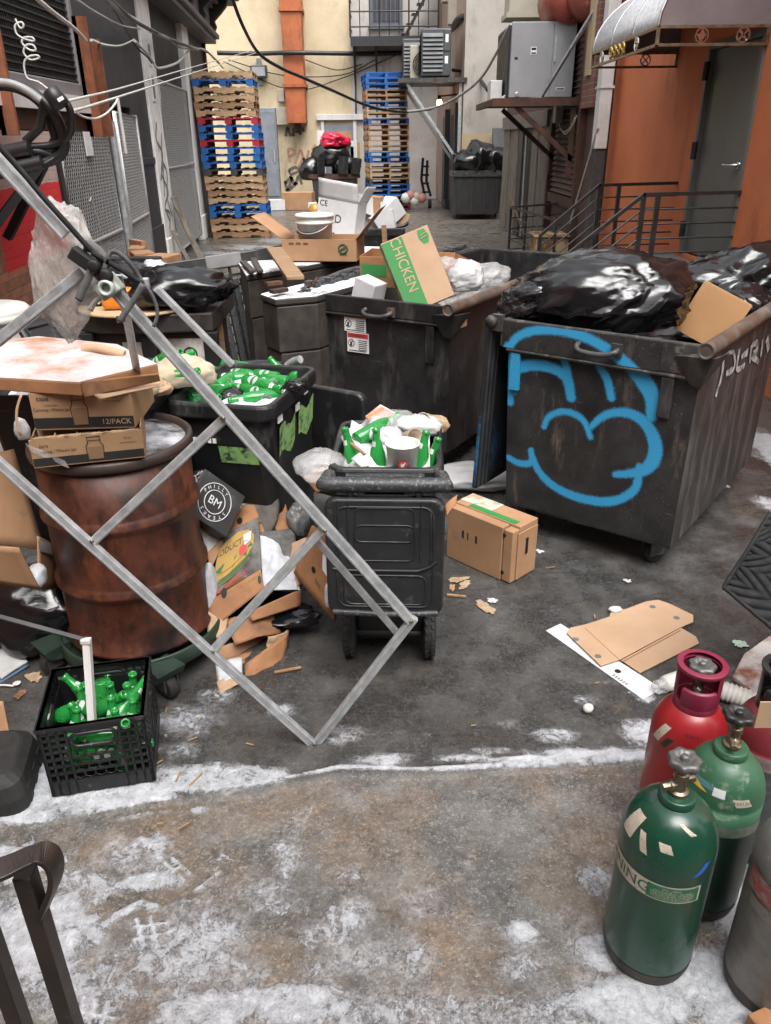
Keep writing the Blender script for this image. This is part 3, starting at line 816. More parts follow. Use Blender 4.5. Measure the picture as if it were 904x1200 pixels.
# ================================================================== RIGHT SIDE: timber front, shutter, brick, orange building
m_timber = mat('weathered painted timber', (.23,.2,.165), (.12,.1,.085), 4, .85, bump=.5, bs=22, stretch=(3,3,.6), bd=.01, dirts=[((.06,.05,.045), 5, .52, .66, (2,2,.4)), ((.34,.32,.29), 7, .6, .7, (2,2,.5))])
m_shut = mat('brown roller shutter', (.1,.065,.055), (.06,.038,.033), 3, .6, bump=.1, dirts=[((.16,.09,.06), 6, .56, .74, (1,1,.5)), ((.03,.022,.02), 3, .55, .7)])
m_brownpaint = mat('brown painted masonry', (.11,.062,.052), (.07,.042,.037), 2.5, .8, bump=.4, bs=20, bd=.01, dirts=[((.2,.14,.11), 5, .62, .74)])
def brickmat(name, c1, c2, mortar, scale=1.0, paint=None):
    mt, nt, b = newmat(name)
    L = nt.links.new
    tc = N(nt, 'ShaderNodeTexCoord')
    sp = N(nt, 'ShaderNodeSeparateXYZ'); L(tc.outputs['Object'], sp.inputs[0])
    cm = N(nt, 'ShaderNodeCombineXYZ'); L(sp.outputs['Y'], cm.inputs['X']); L(sp.outputs['Z'], cm.inputs['Y'])
    br = N(nt, 'ShaderNodeTexBrick')
    L(cm.outputs[0], br.inputs['Vector'])
    br.inputs['Scale'].default_value = scale
    br.inputs['Brick Width'].default_value = .23; br.inputs['Row Height'].default_value = .078
    br.inputs['Mortar Size'].default_value = .007; br.inputs['Mortar Smooth'].default_value = .3
    br.inputs['Color1'].default_value = col(c1); br.inputs['Color2'].default_value = col(c2); br.inputs['Mortar'].default_value = col(mortar)
    n = noise_(nt, tc.outputs['Object'], 9, 8, .7)
    c = mixc(nt, ramp(nt, n, [(.42, g3(0)), (.7, g3(.6))]), br.outputs['Color'], (.09,.045,.035))
    if paint:
        wz = math_(nt, 'ADD', sp.outputs['Z'], math_(nt, 'MULTIPLY', math_(nt, 'SUBTRACT', n, .5), .05))
        ys = math_(nt, 'ADD', sp.outputs['Y'], math_(nt, 'MULTIPLY', math_(nt, 'SUBTRACT', n, .5), .25))
        chip = noise_(nt, tc.outputs['Object'], 22, 6, .7)
        red = math_(nt, 'MULTIPLY', ramp(nt, wz, [(.3, g3(0)), (.3001, g3(1))]), 1)
        # paint fields with real outlines: red up to 1.57 m, white above, bare brick beside and below
        def step(src, t, inv=False):
            q = math_(nt, 'GREATER_THAN', src, t)
            return math_(nt, 'SUBTRACT', 1.0, q) if inv else q
        keep = ramp(nt, chip, [(.34, g3(0)), (.42, g3(1))])
        redf = math_(nt, 'MULTIPLY', math_(nt, 'MULTIPLY', step(wz, paint[0]), step(wz, paint[1], True)), step(ys, paint[2]))
        whf = math_(nt, 'MULTIPLY', step(wz, paint[1]), step(ys, paint[3]))
        c = mixc(nt, math_(nt, 'MULTIPLY', redf, keep), c, (.75,.035,.045))
        c = mixc(nt, math_(nt, 'MULTIPLY', math_(nt, 'MULTIPLY', whf, keep), .8), c, (.55,.47,.44))
    L(c, b.inputs['Base Color']); b.inputs['Roughness'].default_value = .85
    hgt = math_(nt, 'ADD', math_(nt, 'MULTIPLY', br.outputs['Fac'], -1.0), math_(nt, 'MULTIPLY', noise_(nt, tc.outputs['Object'], 60, 5, .6), .5))
    L(bump_(nt, hgt, .7, .008), b.inputs['Normal'])
    return mt
m_brick = brickmat('red brown brick', (.24,.1,.07), (.17,.07,.05), (.24,.21,.18))

tb = T('timber_building', 'weathered grey timber shopfront with brown roller shutter on the right of the alley', 'building', (3.0, 12.2, 0))
mb = MB(); mb.box(.06, 6, .0, 8.5, 0, 2.4); mb.box(.02, 6, -.05, 8.6, 2.4, 6.5); mb.build('wall', m_brownpaint, tb)
mb = MB()
for (y0, y1, x) in ((7.5,8.4,-.05),(7.0,7.5,-.02),(6.3,7.0,-.045),(2.95,3.4,-.035),(3.4,4.0,-.01),(4.0,4.65,-.03)):
    mb.box(x, .08, y0+.008, y1-.008, .0, 2.25)
mb.box(-.1, .08, 2.9, 8.4, 2.15, 2.42)
mb.build('boarding', m_timber, tb, bevel=.01)
mb = MB(); mb.box(.0, .1, 4.7, 5.75, .0, 2.14); mb.build('door', m_blk, tb)
mb = MB(); mb.box(-.03, .1, 5.78, 6.28, .0, 2.14); mb.build('side_door', m_carddark, tb, bevel=.01)
mb = MB(); mb.tube([(-.06, 5.1, .1), (-.06, 5.1, 2.1)], .025); mb.build('conduit', m_galv, tb)
mb = MB()
for k in range(38):
    z = 1.1 + k*.085
    if z > 4.1: break
    y0, y1 = .75, 2.75
    mb.add([(.05, y0, z), (.05, y1, z), (-.0, y1, z+.026), (-.0, y0, z+.026), (.05, y0, z+.085), (.05, y1, z+.085)], [(0,3,2,1),(3,4,5,2)])
mb.build('roller_shutter', m_shut, tb)
mb = MB(); mb.box(-.05, .08, .62, .75, 0, 4.2); mb.box(-.05, .08, 2.75, 2.9, 0, 2.3); mb.box(-.03, .08, .75, 2.75, .95, 1.1); mb.build('shutter_frame', m_rustdark, tb)
mb = MB(); mb.box(-.06, .2, -.06, .6, 2.35, 6.45); mb.build('brick_pier', m_brick, tb)
mb = MB(); mb.box(-.1, .2, .12, .36, 2.75, 6.4); mb.build('stone_pier', m_tan, tb)

# white downpipe
dp = T('downpipe', 'white square downpipe at the left edge of the orange wall', 'downpipe', (2.98, 11.75, 0))
mb = MB(); mb.box(-.06, .1, -.13, .1, 1.82, 6.6); mb.build('pipe', m_white_paint, dp, bevel=.01)
mb = MB(); mb.box(-.05, .1, -.11, .08, 0, 1.82); mb.build('lower_pipe', mat('black cast pipe', (.03,.03,.032), (.06,.055,.05), 8, .6), dp, bevel=.01)
mb = MB()
for z in (2.55, 3.6): mb.box(-.072, .12, -.145, .115, z, z+.03)
mb.build('clamp', m_white_paint, dp)

# grey cabinet on rusty wall platform
pz = 2.5
pt = T('wall_platform', 'rusty steel platform carrying the big grey cabinet over the shutter', 'platform', (3.0, 13.9, 0))
mb = MB(); mb.box(-1.28, -.02, -.75, 1.25, pz-.06, pz); mb.box(-1.33, .0, -.8, -.752, pz-.1, pz+.01); mb.box(-1.34,-1.282,-.75,1.3,pz-.09,pz-.002); mb.build('deck', m_rustdark, pt)
mb = MB()
for yy in (-.7, .75):
    mb.bar((-.95, yy, pz-.1), (-.03, yy, pz-.85), .07); mb.bar((-.07, yy, pz), (-.07, yy, pz-1.1), .07)
mb.build('bracket', m_rustdark, pt)
ct = T('condenser_cabinet', 'big pale grey steel condenser cabinet on the rusty wall platform', 'condenser', (1.97, 13.5, pz+.004))
mb = MB(); mb.box(.0, .98, 0, 1.4, .02, 1.03); mb.build('casing', m_acgrey, ct, bevel=.015)
mb = MB(); mb.box(.005, .63, -.015, 0, .03, 1.02); mb.box(.64, .975, -.015, 0, .03, 1.02); mb.build('door', m_acgrey, ct, bevel=.006)
mb = MB(); mb.box(-.03, 0, .05, 1.3, .05, .98); mb.build('coil', m_blk, ct)
mb = MB(); mb.box(.3,.39,-.019,-.015,.6,.7); mb.box(.72,.86,-.019,-.015,.12,.16); mb.build('label_plate', m_inkwht, ct)
mb = MB(); mb.box(.31,.38,-.0215,-.019,.66,.69); mb.box(.31,.38,-.0215,-.019,.61,.63); mb.box(.73,.85,-.0215,-.019,.13,.15); mb.box(.06,.11,-.02,-.015,.54,.57); mb.build('print', m_inkblk, ct)
mb = MB(); mb.bar((.67,-.03,.5), (.67,-.03,.85), .02); mb.build('latch', m_galv, ct)
mb = MB(); mb.bar(YP(634,115,13.2), XP(704,0,2.97), .05, .03); mb.bar(YP(618,116,13.2),YP(636,115,13.2),.05,.03)
single('metal_strut', mb, m_galv, 'bright galvanised strut bracing diagonally across the grey cabinet', 'strut')
# white pipe elbow box at platform's left
a = YP(580, 108, 13.9)
mb = MB(); mb.box(a.x-.08, a.x+.1, 13.8, 14.2, a.z-.12, a.z+.16); mb.tube([(a.x+.1,13.7,a.z-.1),(a.x+.25,13.6,a.z),(a.x+.3,13.45,a.z-.06)], .03)
single('pipe_cover', mb, m_white_paint, 'white pipe cover on the left end of the rusty platform', 'pipe cover', bevel=.03)
# rusty round drums above
for i, (px, py, r, lb) in enumerate(((663, 0, .36, 'dented red rusty round duct above the grey cabinet, left one'), (692, -4, .3, 'dented red rusty round duct above the grey cabinet, right one'))):
    c = YP(px, py, 13.9 - i*.7)
    mb = MB(); mb.lathe([(0,-.45),(r*.7,-.44),(r,-.38),(r,.5),(0,.5)], 24, 0, TR(c.x, c.y, c.z, rx=90))
    single('round_duct', mb, mat('red oxide duct', (.3,.07,.045), (.2,.05,.035), 4, .45, bump=.2, dirts=[((.4,.3,.26), 6, .62, .76), ((.06,.03,.025), 5, .6, .72)]), lb, 'duct')
a = YP(622, 4, 15.2)
mb = MB(); mb.box(a.x-.35, a.x+.35, 15.2, 15.8, a.z-.12, a.z+.9); mb.box(a.x-.4,a.x+.4,15.15,15.8,a.z-.2,a.z-.12)
single('vent_box', mb, m_acbeige, 'cream vent box high on the right wall above the grey cabinet', 'vent')
# conduit box, loops, leaning pole beside the shutter
a = XP(657, 130, 2.95)
mb = MB(); mb.box(2.85, 2.98, a.y-.12, a.y+.12, a.z-.18, a.z+.2)
single('switch_box', mb, m_acgrey, 'small grey switch box on the shutter under the platform', 'switch box', bevel=.02)
mb = MB()
for q in ([(655,145),(660,154),(668,150),(674,138)], [(656,150),(663,157),(672,146),(676,136)]):
    mb.tube(catmull([XP(x, y, 2.88) for x, y in q], 5), .008, 5)
single('cable_loop', mb, m_cablewht, 'pale cable looped over the top of the brown shutter', 'cable')
mb = MB(); mb.tube([YP(701,150,11.6), YP(668,262,12.3)], .016, 6)
single('metal_pole', mb, m_galv, 'thin bright pole leaning below the white downpipe', 'pole')

# orange building with the grey door
ob = T('orange_building', 'terracotta orange stuccoed building with grey back door on the right', 'building', (3.2, 4.0, 0))
D0, D1, DZ0, DZ1 = 3.4, 4.65, .84, 2.77
mb = MB()
for q in ((0, 6, -1, D0, 0, 6.5), (0, 6, D1, 8.0, 0, 6.5), (.002, 6, D0, D1, DZ1, 6.45), (.002, 6, D0, D1, 0, DZ0), (.4, 6, D0, D1, DZ0, DZ1)): mb.box(*q)
mb.build('wall', m_orange, ob)
mb = MB()
for q in ((-.02,.16,D0,D0+.06,DZ0,DZ1-.06),(-.02,.16,D1-.06,D1,DZ0,DZ1-.06),(-.02,.16,D0,D1,DZ1-.06,DZ1)): mb.box(*q)
mb.build('door_frame', m_doorgrey, ob, bevel=.004)
mb = MB(); mb.box(.03, .09, D0+.065, D1-.065, DZ0+.02, DZ1-.065); dr = mb.build('door', m_doorgrey, ob, bevel=.004)
mb = MB(); mb.tube([(.03,D0+.2,1.72),(-.06,D0+.2,1.72),(-.06,D0+.34,1.72)], .014); mb.lathe([(0,-.02),(.035,-.02),(.035,0)], 12, 0, TR(.03,D0+.2,1.72,ry=90)); mb.build('handle', m_chrome, dr)
mb = MB()
for z in (1.0, 1.75, 2.45): mb.tube([(-.03,D1-.05,z),(-.03,D1-.05,z+.16)], .03, 8)
mb.build('hinge', m_rail, dr)
mb = MB(); mb.box(-.03, .1, 6.2, 7.3, 3.35, 5.2); wn = mb.build('window', m_white_paint, ob)
mb = MB(); mb.box(-.04, -.03, 6.3, 7.2, 3.45, 5.2); mb.build('pane', mat('dark window glass', (.05,.055,.06), None, 3, .15, bump=0), wn)
mb = MB(); mb.box(-.06, .0, 6.1, 7.4, 3.28, 3.35); mb.build('sill', m_orange, ob)

# stoop
m_stoop = mat('grey concrete stoop', (.2,.19,.175), (.13,.12,.11), 4, .8, bump=.3, dirts=[((.07,.06,.05), 5, .55, .75)])
st = T('stoop', 'grey concrete stoop with two steps below the grey door', 'stoop', (3.2, 8.2, 0))
mb = MB(); mb.box(-.95, -.002, -.85, .87, 0, .8); mb.build('landing', m_stoop, st, bevel=.02)
mb = MB()
for k in range(3): mb.box(-.95-.26*(k+1), -.95-.26*k, -.8, .82, 0, .8-.2*(k+1))
mb.build('step', m_stoop, st, bevel=.015)
def railing(name, label, top, n=4, gap=.16, posts=(), mt=m_rail, drop=.9):
    """top: world points of the top rail"""
    base = V((top[-1][0], top[-1][1], 0))
    t = T(name, label, 'railing', base)
    mb = MB()
    for a, b in zip(top, top[1:]): mb.bar(a, b, .045, .03, ext=.01)
    mb.build('top_rail', mt, t, world=True)
    mb = MB()
    for k in range(1, n+1):
        pts = [V(p)-V((0, 0, gap*k)) for p in top]
        mb.tube(pts, .009, 6)
    mb.build('rail_wire', mt, t, world=True)
    for p in posts:
        mb = MB(); p = V(p); mb.box(p.x-.02, p.x+.02, p.y-.02, p.y+.02, p.z-drop, p.z-.012)
        mb.build('post', mt, t, world=True)
    return t
for lb, yy, pa in (('black stair railing with slanting bars on the near side of the stoop', 7.4, ((667,297),(755,228),(876,225))),
                   ('black stair railing with slanting bars on the far side of the stoop', 9.02, ((633,276),(703,217),(808,214)))):
    t = [YP(x, y, yy) for x, y in pa]
    railing('stair_railing', lb, t, 5, .125, [t[0], t[1], t[2], t[1].lerp(t[2], .22 if yy > 8 else .14)], drop=.68)
pa = [YP(673,237,14), YP(599,243,14), YP(652,258,12.2)]
railing('area_railing', 'low black railing round the basement steps by the timber front', pa, 4, .17, [pa[0], pa[1], pa[2], pa[0].lerp(pa[1], .75)])
# rusty planter / tank behind the rail and a stick
a = G(628, 285, 0); 
tk = MB(); tk.box(2.4, 2.93, 12.7, 13.3, 0, .55); tk.box(2.38, 2.95, 12.68, 13.32, .55, .59)
single('rusty_box', tk, mat('flaking cream and rust steel', (.3,.22,.12), (.14,.06,.03), 5, .8, lo=.45, hi=.55, bump=.3), 'rusty cream steel box behind the low railing', 'box', bevel=.02)
mb = MB(); mb.tube([G(596,226,.95), G(618,282,.05)], .022, 7)
single('broom_handle', mb, m_plank, 'pale wooden stick leaning on the low railing', 'stick')

# awning
m_awn = mat('purple brown awning canvas', (.19,.16,.165), (.15,.125,.13), 3, .6, bump=.1, bs=200, dirts=[((.12,.09,.09), 4, .6, .8)])
m_awnsnow = mat('snow dusted canvas', (.42,.43,.45), (.62,.63,.65), 30, .6, bump=.2, lo=.42, hi=.6)
aw = T('awning', 'curved dark awning with metal frame and ring emblems over the grey door', 'awning', (3.2, 8.5, 0))
AX, AY0, AY1, AZ = -.92, -1.12, 1.05, 2.64
arc = [(AX*(math.cos(rad(90*i/10))), AZ+.13+.62*math.sin(rad(90*i/10))) for i in range(11)]
mb = MB()
mb.add([(x, y, z) for y in (AY0, AY1) for x, z in arc], [(i, i+1, 12+i, 11+i) for i in range(10)], 0, None, True)
mb.build('canopy', m_awnsnow, aw, solid=.008)
mb = MB()
for y in (AY0-.004, AY1+.004):
    k = len(mb.v); mb.add([(x, y, z) for x, z in arc] + [(0, y, AZ+.13)], [tuple(range(12))])
mb.build('end_panel', m_awn, aw)
mb = MB()
for q in (0, .33, .66, 1):
    y = AY0+(AY1-AY0)*q; mb.tube([(x*1.006, y, z+.004) for x, z in arc], .014, 6)
mb.build('rib', m_chrome, aw)
mb = MB()
for z in (AZ, AZ+.128):
    for a, b in (((AX,AY0,z),(AX,AY1,z)),((AX,AY0,z),(0,AY0,z)),((AX,AY1,z),(0,AY1,z))): mb.bar(a, b, .022, .022, ext=.011)
for x, y in ((AX,AY0),(AX,AY1),(-.02,AY0),(-.02,AY1)): mb.bar((x,y,AZ),(x,y,AZ+.128), .024)
mb.build('frame', m_brass, aw)
def emblem(M, kind):
    mb = MB(); r = .052
    mb.tube([(r*math.cos(a*.393), r*math.sin(a*.393), 0) for a in range(16)], .009, 6, closed=True)
    if kind == 0:
        for a in (45, 135): mb.bar((-.05*math.cos(rad(a)), -.05*math.sin(rad(a)), 0), (.05*math.cos(rad(a)), .05*math.sin(rad(a)), 0), .012)
    else:
        mb.prism([(0,-.045),(.025,-.01),(.05,.01),(.02,.01),(0,.05),(-.02,.01),(-.05,.01),(-.025,-.01)], -.006, .006)
    o = MB(); o.add([M @ p for p in mb.v], mb.f); o.build('ring_emblem', m_chrome, aw)
for i, x in enumerate((-.56, -.22)): emblem(TR(x, AY0-.003, AZ+.066, rx=90), 1-i)
for i, y in enumerate((-.55, .65)): emblem(TR(AX-.003, y, AZ+.066, rz=90, rx=90), i)
emblem(TR(-.35, AY1+.003, AZ+.066, rx=90), 0)
mb = MB()
for k in range(4):
    y = .28-.14*k
    mb.tube(catmull([(AX-.01,y,AZ+.02),(AX-.01,y-.05,AZ+.07),(AX-.01,y-.02,AZ+.11),(AX-.01,y+.04,AZ+.08),(AX-.01,y-.06,AZ+.03)], 4), .014, 5)
mb.build('gold_ornament', m_gold, aw)

# unseen building added behind the camera: closes the alley and shades the foreground
rbd = T('added_shade_building', 'brown brick building added out of view to close the alley and shade the foreground', 'building', (0, -2.2, 0))
mb = MB(); mb.box(-9, 9, -1, 0, 0, 5.2); mb.build('wall', m_brick, rbd)
mb = MB(); mb.box(-.6, .5, .0, .05, .0, 2.1); mb.build('door', m_doorgrey, rbd)
# ================================================================== LEFT BUILDINGS (plane slightly turned to the alley)
LA = math.degrees(math.atan(.08))
m_brickL = brickmat('left painted brick', (.55,.24,.14), (.4,.16,.09), (.27,.23,.2), 1.0, (1.0, 1.62, 6.55, 3.0))
m_darkwall = mat('black painted masonry', (.028,.029,.033), (.016,.017,.02), 1.6, .6, bump=.35, bs=16, bd=.015, dirts=[((.06,.06,.065), 3, .58, .78, (1,1,2))])
m_pillar = mat('whitened pier paint', (.8,.785,.76), (.68,.665,.64), 3, .75, bump=.25, bs=16, bd=.01, dirts=[((.2,.19,.175), 5, .58, .74, (1,1,.5)), ((.12,.11,.1), 14, .68, .76)])
m_cornice = mat('purple grey cornice paint', (.14,.128,.128), (.1,.092,.092), 3, .65, bump=.15, dirts=[((.06,.05,.05), 5, .58, .76)])
def LW(s, n, z):
    c, q = math.cos(rad(LA)), math.sin(rad(LA))
    return V((-2.55 + n*c - s*q, n*q + s*c, z))
LM = Matrix.Translation((-2.55, 0, 0)) @ Matrix.Rotation(rad(LA), 4, 'Z')
def LT(name, label, cat, s, n=0, z=0, group=None):
    return T(name, label, cat, LW(s, n, z), LA, group)
# local of LT: x = towards the alley, y = along the alley
bk = LT('brick_building', 'brick building with white and red painted courses at the near left', 'building', 0)
mb = MB(); mb.box(-6, 0, -1.0, 8.35, 0, 2.12); mb.box(-6, -.02, -1.0, 8.3, 2.12, 5.5); mb.build('wall', m_brickL, bk)
mb = MB(); mb.box(-.3, .03, 8.35, 8.46, 0, 2.3); mb.build('corner_post', m_rail, bk)

dk_ = LT('dark_building', 'black painted building with pale piers and grey bracketed cornice on the left', 'building', 0)
mb = MB()
mb.box(-6, -.9, 8.36, 12.3, 0, 5.5)            # recess behind the gates
mb.box(-6, -.02, 12.3, 13.65, 0, 4.2); mb.box(-6, -.1, 13.7, 18.4, 0, 4.2); mb.box(-6, -.03, 18.4, 21.6, 0, 4.2)
mb.box(-6, .0, 12.3, 21.6, 4.14, 5.6); mb.box(-1.2, -.02, 8.36, 12.3, 2.4, 5.5)
mb.build('wall', m_darkwall, dk_)
mb = MB(); mb.box(-.05, .01, 12.4, 13.6, .0, .75); mb.box(-.05, .005, 12.4, 13.6, 1.65, 1.75); mb.build('wall_panel', m_darkwall, dk_, bevel=.01)
for (s0, s1, z1) in ((13.62, 14.6, 5.6), (18.1, 18.95, 4.14)):
    mb = MB(); mb.box(-.6, .02, s0, s1, 0, z1); mb.box(-.6, .05, s0-.03, s1+.03, 0, .5); mb.build('pier', m_pillar, dk_, bevel=.015)
# lettering and scrawl on the nearer pier
mb = MB()
PMx = Matrix(((0,0,1,.026),(1,0,0,0),(0,1,0,0),(0,0,0,1)))
for st in ([(14.0,2.25),(13.8,2.0),(14.2,1.8),(13.9,1.5),(14.3,1.2),(13.85,1.0),(14.1,.75)], [(14.35,2.1),(14.1,1.7),(14.4,1.5),(14.15,1.1),(14.4,.8)],
           [(13.75,1.4),(14.1,1.6),(13.9,1.15)], [(13.8,.95),(14.2,.85),(14.0,.62)]):
    ribbon(mb, [(a, b, 0) for a, b in st], .028, PMx, jit=.4)
mb.build('black_scrawl', mat('grey marker scrawl', (.1,.1,.1), (.24,.23,.22), 14, .8), dk_)
mb = MB(); mb.box(.02, .035, 13.95, 14.2, 2.55, 2.95); mb.box(.02, .035, 13.98, 14.22, 3.05, 3.4); mb.build('paper_notice', m_inkwht, dk_)
mb = MB(); mb.box(.035, .038, 14.0, 14.15, 2.6, 2.9); mb.box(.035, .038, 14.03, 14.17, 3.1, 3.35); mb.build('notice_print', m_inkgry, dk_)
# cornice
mb = MB()
S0, S1 = 12.4, 21.6
for q in ((0,.3,4.1,4.2),(0,.38,4.2,4.3),(0,.26,4.3,4.75),(0,.36,4.75,4.83),(0,.5,4.83,4.92),(0,.78,4.92,5.03),(0,.9,5.03,5.22)):
    mb.box(-.3, q[1], S0, S1+q[1]*.7, q[2], q[3])
mb.build('cornice', m_cornice, dk_, bevel=.015)
for s in (13.2, 15.2, 17.4, 19.4, 21.3):
    mb = MB()
    prof = [(.2,4.3),(.34,4.3),(.4,4.4),(.36,4.52),(.5,4.64),(.66,4.8),(.7,4.92),(.2,4.92)]
    mb.add([(x, y, z) for y in (s-.12, s+.12) for x, z in prof], [tuple(range(8)), tuple(range(15, 7, -1))] + [(i, 8+i, 8+(i+1) % 8, (i+1) % 8) for i in range(8)])
    mb.build('bracket', m_blk, dk_, bevel=.02)
mb = MB(); mb.box(-.6, .04, 21.6, 21.8, 0, 4.14); mb.build('corner_pipe', m_rustdark, dk_)

# chain link gates: every wire is a real thin bar
m_chain = mat('zinc fence wire', (.62,.62,.61), (.45,.45,.44), 20, .45, metal=.3, bump=0)
m_gatetube = mat('dull gate tube', (.55,.55,.55), (.4,.395,.39), 10, .45, metal=.5, bump=.05, dirts=[((.15,.1,.07), 12, .6, .74)])
def gate(label, s0, n0, s1, n1, z0, z1, mid):
    a, b = LW(s0, n0, 0), LW(s1, n1, 0)
    L = (b-a).length
    t = T('chain_link_gate', label, 'gate', a, rot=frame((0,0,0), b-a))
    mb = MB()
    mb.tube([(0,0,z0),(0,0,z1),(L,0,z1),(L,0,z0)], .026, 8, closed=True)
    mb.tube([(0,0,mid),(L,0,mid)], .022, 8)
    mb.build('gate_frame', m_gatetube, t)
    mb = MB(); p = .075; k = -(z1-z0)
    while k < L:
        for sg in (0, 1):
            pts = []
            x0, x1 = k, k+(z1-z0)
            c0, c1 = max(0, x0), min(L, x1)
            if c1-c0 > .02:
                za, zb = z0+(c0-x0), z0+(c1-x0)
                if sg: za, zb = z1-(c0-x0), z1-(c1-x0)
                mb.bar((c0, .004*(1-2*sg), za), (c1, .004*(1-2*sg), zb), .006)
        k += p
    mb.build('wire_mesh', m_chain, t)
    return t
gate('chain link gate leaning at the left, next to the red painted brick', 8.48, .02, 10.6, .02, .12, 2.12, .95)
gate('chain link gate half open beside the black wall, second from the left', 10.75, .1, 12.4, .02, .1, 2.3, 1.0)
gate('narrow chain link gate between the two pale piers', 14.7, .0, 17.9, .0, .15, 2.9, 1.55)
mb = MB(); mb.tube([LW(10.68,.06,0), LW(10.68,.06,2.2)], .045, 10)
single('gate_post', mb, m_galv, 'thick galvanised post between the two nearer chain link gates', 'post')
mb = MB(); mb.bar(LW(9.3,.035,1.4), LW(9.5,.035,1.05), .012); mb.bar(LW(9.22,.035,1.37), LW(9.31,.035,1.41), .012)
single('bent_wire', mb, m_cablewht, 'white bent wire hooked on the left chain link gate', 'wire')
mb = MB(); mb.box(0,.012,0,.28,0,.24)
single('paper_notice', MB().add([LM @ (p+V((.035,9.4,1.83))) for p in mb.v], mb.f), m_inkwht, 'white notice at the top of the left chain link gate', 'notice')
mb = MB(); mb.box(0,.5,0,.35,0,.7)
single('grey_bin', MB().add([LM @ (p+V((-.6,11.2,0))) for p in mb.v], mb.f), m_acgrey, 'pale grey box behind the half open chain link gate', 'box', bevel=.02)
# boards leaning on the pier foot
mb = MB(); mb.bar(LW(14.2,.5,0), LW(14.4,.08,1.1), .16, .02); mb.bar(LW(13.9,.35,0), LW(14.0,.06,.6), .12, .02)
single('leaning_board', mb, m_timber, 'pale board leaning on the foot of the nearer pale pier', 'board')

# condenser on a bracket platform above the brick wall
pl = T('wall_platform', 'white edged steel platform with rusty posts over the painted brick wall', 'platform', (-2.9, 5.98, 0))
mb = MB(); mb.box(-.5, .62, -1.5, .85, 2.15, 2.24); mb.build('deck', m_blk, pl)
mb = MB(); mb.box(.62, .66, -1.6, .9, 2.16, 2.27); mb.build('edge_beam', m_white_paint, pl)
mb = MB(); mb.box(.3, .6, -1.6, .8, 2.04, 2.15); mb.build('joist', m_rustdark, pl)
m_rustpost = mat('orange rust steel', (.27,.085,.035), (.11,.04,.02), 5, .8, bump=.25, dirts=[((.05,.03,.02), 7, .55, .7, (1,1,.4))])
for y, w, h in ((.72, .12, 2.8), (.97, .1, 2.68), (-.83, .14, 2.75)):
    mb = MB(); mb.box(.62, .62+.03, y, y+w, 2.0, h); mb.box(.62, .62+.1, y, y+.03, 2.0, h); mb.build('post', m_rustpost, pl)
mb = MB(); mb.bar((.55,-.9,2.1), (-.0,-.1,1.25), .07); mb.bar((.6,.3,2.1),(.0,.3,1.3),.06); mb.build('brace', m_blk, pl)
cu = T('condenser', 'dark mesh sided condenser on the rusty posted platform at the upper left', 'condenser', (-2.3, 5.4, 2.26))
mb = MB(); mb.box(-.8, -.03, 0, 1.32, .0, 1.6); mb.build('casing', m_blk, cu)
mb = MB(); mb.box(-.9, .02, -.3, .02, -.02, 1.7); mb.box(-.1, .02, 1.28, 1.34, 0, 1.6); mb.box(-.04, .02, .02, 1.3, 0, .1); mb.build('cabinet_frame', mat('purple grey enamel', (.2,.19,.2), (.15,.145,.15), 3, .5, bump=.05), cu, bevel=.01)
mb = MB()
for i in range(46): y = .03 + i*.0272; mb.box(-.012, -.004, y, y+.006, .1, 1.6)
for i in range(34): z = .11 + i*.045; mb.box(-.006, .004, .03, 1.28, z, z+.008)
mb.build('coil_guard', mat('charcoal wire guard', (.05,.052,.05), (.03,.03,.03), 8, .5, metal=.3, bump=0), cu)
mb = MB()
for z in (.35, .62, .95): mb.box(.021, .026, -.14, -.1, z, z+.015)
mb.build('slot', m_blk, cu)
# curly white cable in front of it
def helix(px, py, y, r, n, dz):
    pass
cur = [(18,22),(24,33),(28,30),(25,26),(18,30),(20,40),(30,46),(40,48),(38,44),(29,44),(26,50),(34,58),(42,59),(39,53),(31,53),(28,62),(36,70),(46,68),(44,65),(35,66),(29,72),(29,82),(33,92),(45,96),(56,104)]
mb = MB(); mb.tube(catmull([YP(x, y, 5.3) for x, y in cur], 5), .006, 6)
single('curly_cable', mb, m_cablewht, 'white curly cable hanging in loops before the left condenser', 'cable')

# black cable bundle looping in from the left
yb = 3.2
def cab(pts, r, y=yb, n=6):
    return catmull([YP(a, b, y + (c if True else 0)) for a, b, c in pts], n)
bundle = T('cable_bundle', 'thick bundle of black cables looping in from the left edge', 'cable', YP(40, 150, yb))
for nm, pts, r, mt in (
    ('cable', [(-30,92,0),(10,98,0),(38,108,0),(60,128,0),(72,150,.02),(76,172,.03),(66,186,.03),(40,193,.02),(10,200,0),(-30,214,0)], .019, m_cable),
    ('cable', [(-30,100,.04),(15,102,.04),(45,118,.04),(58,140,.04),(66,165,.05),(64,182,.05),(45,178,.02),(15,176,0),(-30,186,0)], .018, m_cable),
    ('cable', [(70,110,-.02),(82,128,-.02),(84,150,0),(76,164,.02),(60,170,.03),(30,172,0)], .013, m_cable),
    ('cable', [(-30,96,-.05),(8,97,-.05),(30,105,-.05),(48,118,-.04)], .014, m_cablegrey),
    ('insulation', [(-20,184,-.02),(10,179,-.02),(36,174,-.02)], .03, m_cable),
    ('insulation', [(-20,206,-.03),(14,198,-.03),(50,190,-.02)], .027, m_cable),
    ('cable', [(-30,212,0),(10,205,0),(44,196,0),(64,186,.02)], .01, m_cable)):
    mb = MB(); mb.tube(cab(pts, r), r, 10); mb.build(nm, mt, bundle, world=True)
mb = MB()
a, b = YP(58, 104, yb-.06), YP(73, 126, yb-.06); mb.tube([a, a.lerp(b,.08), a.lerp(b,.92), b], [.02,.032,.032,.022], 14)
mb.build('splice_sleeve', m_cable, bundle, world=True)
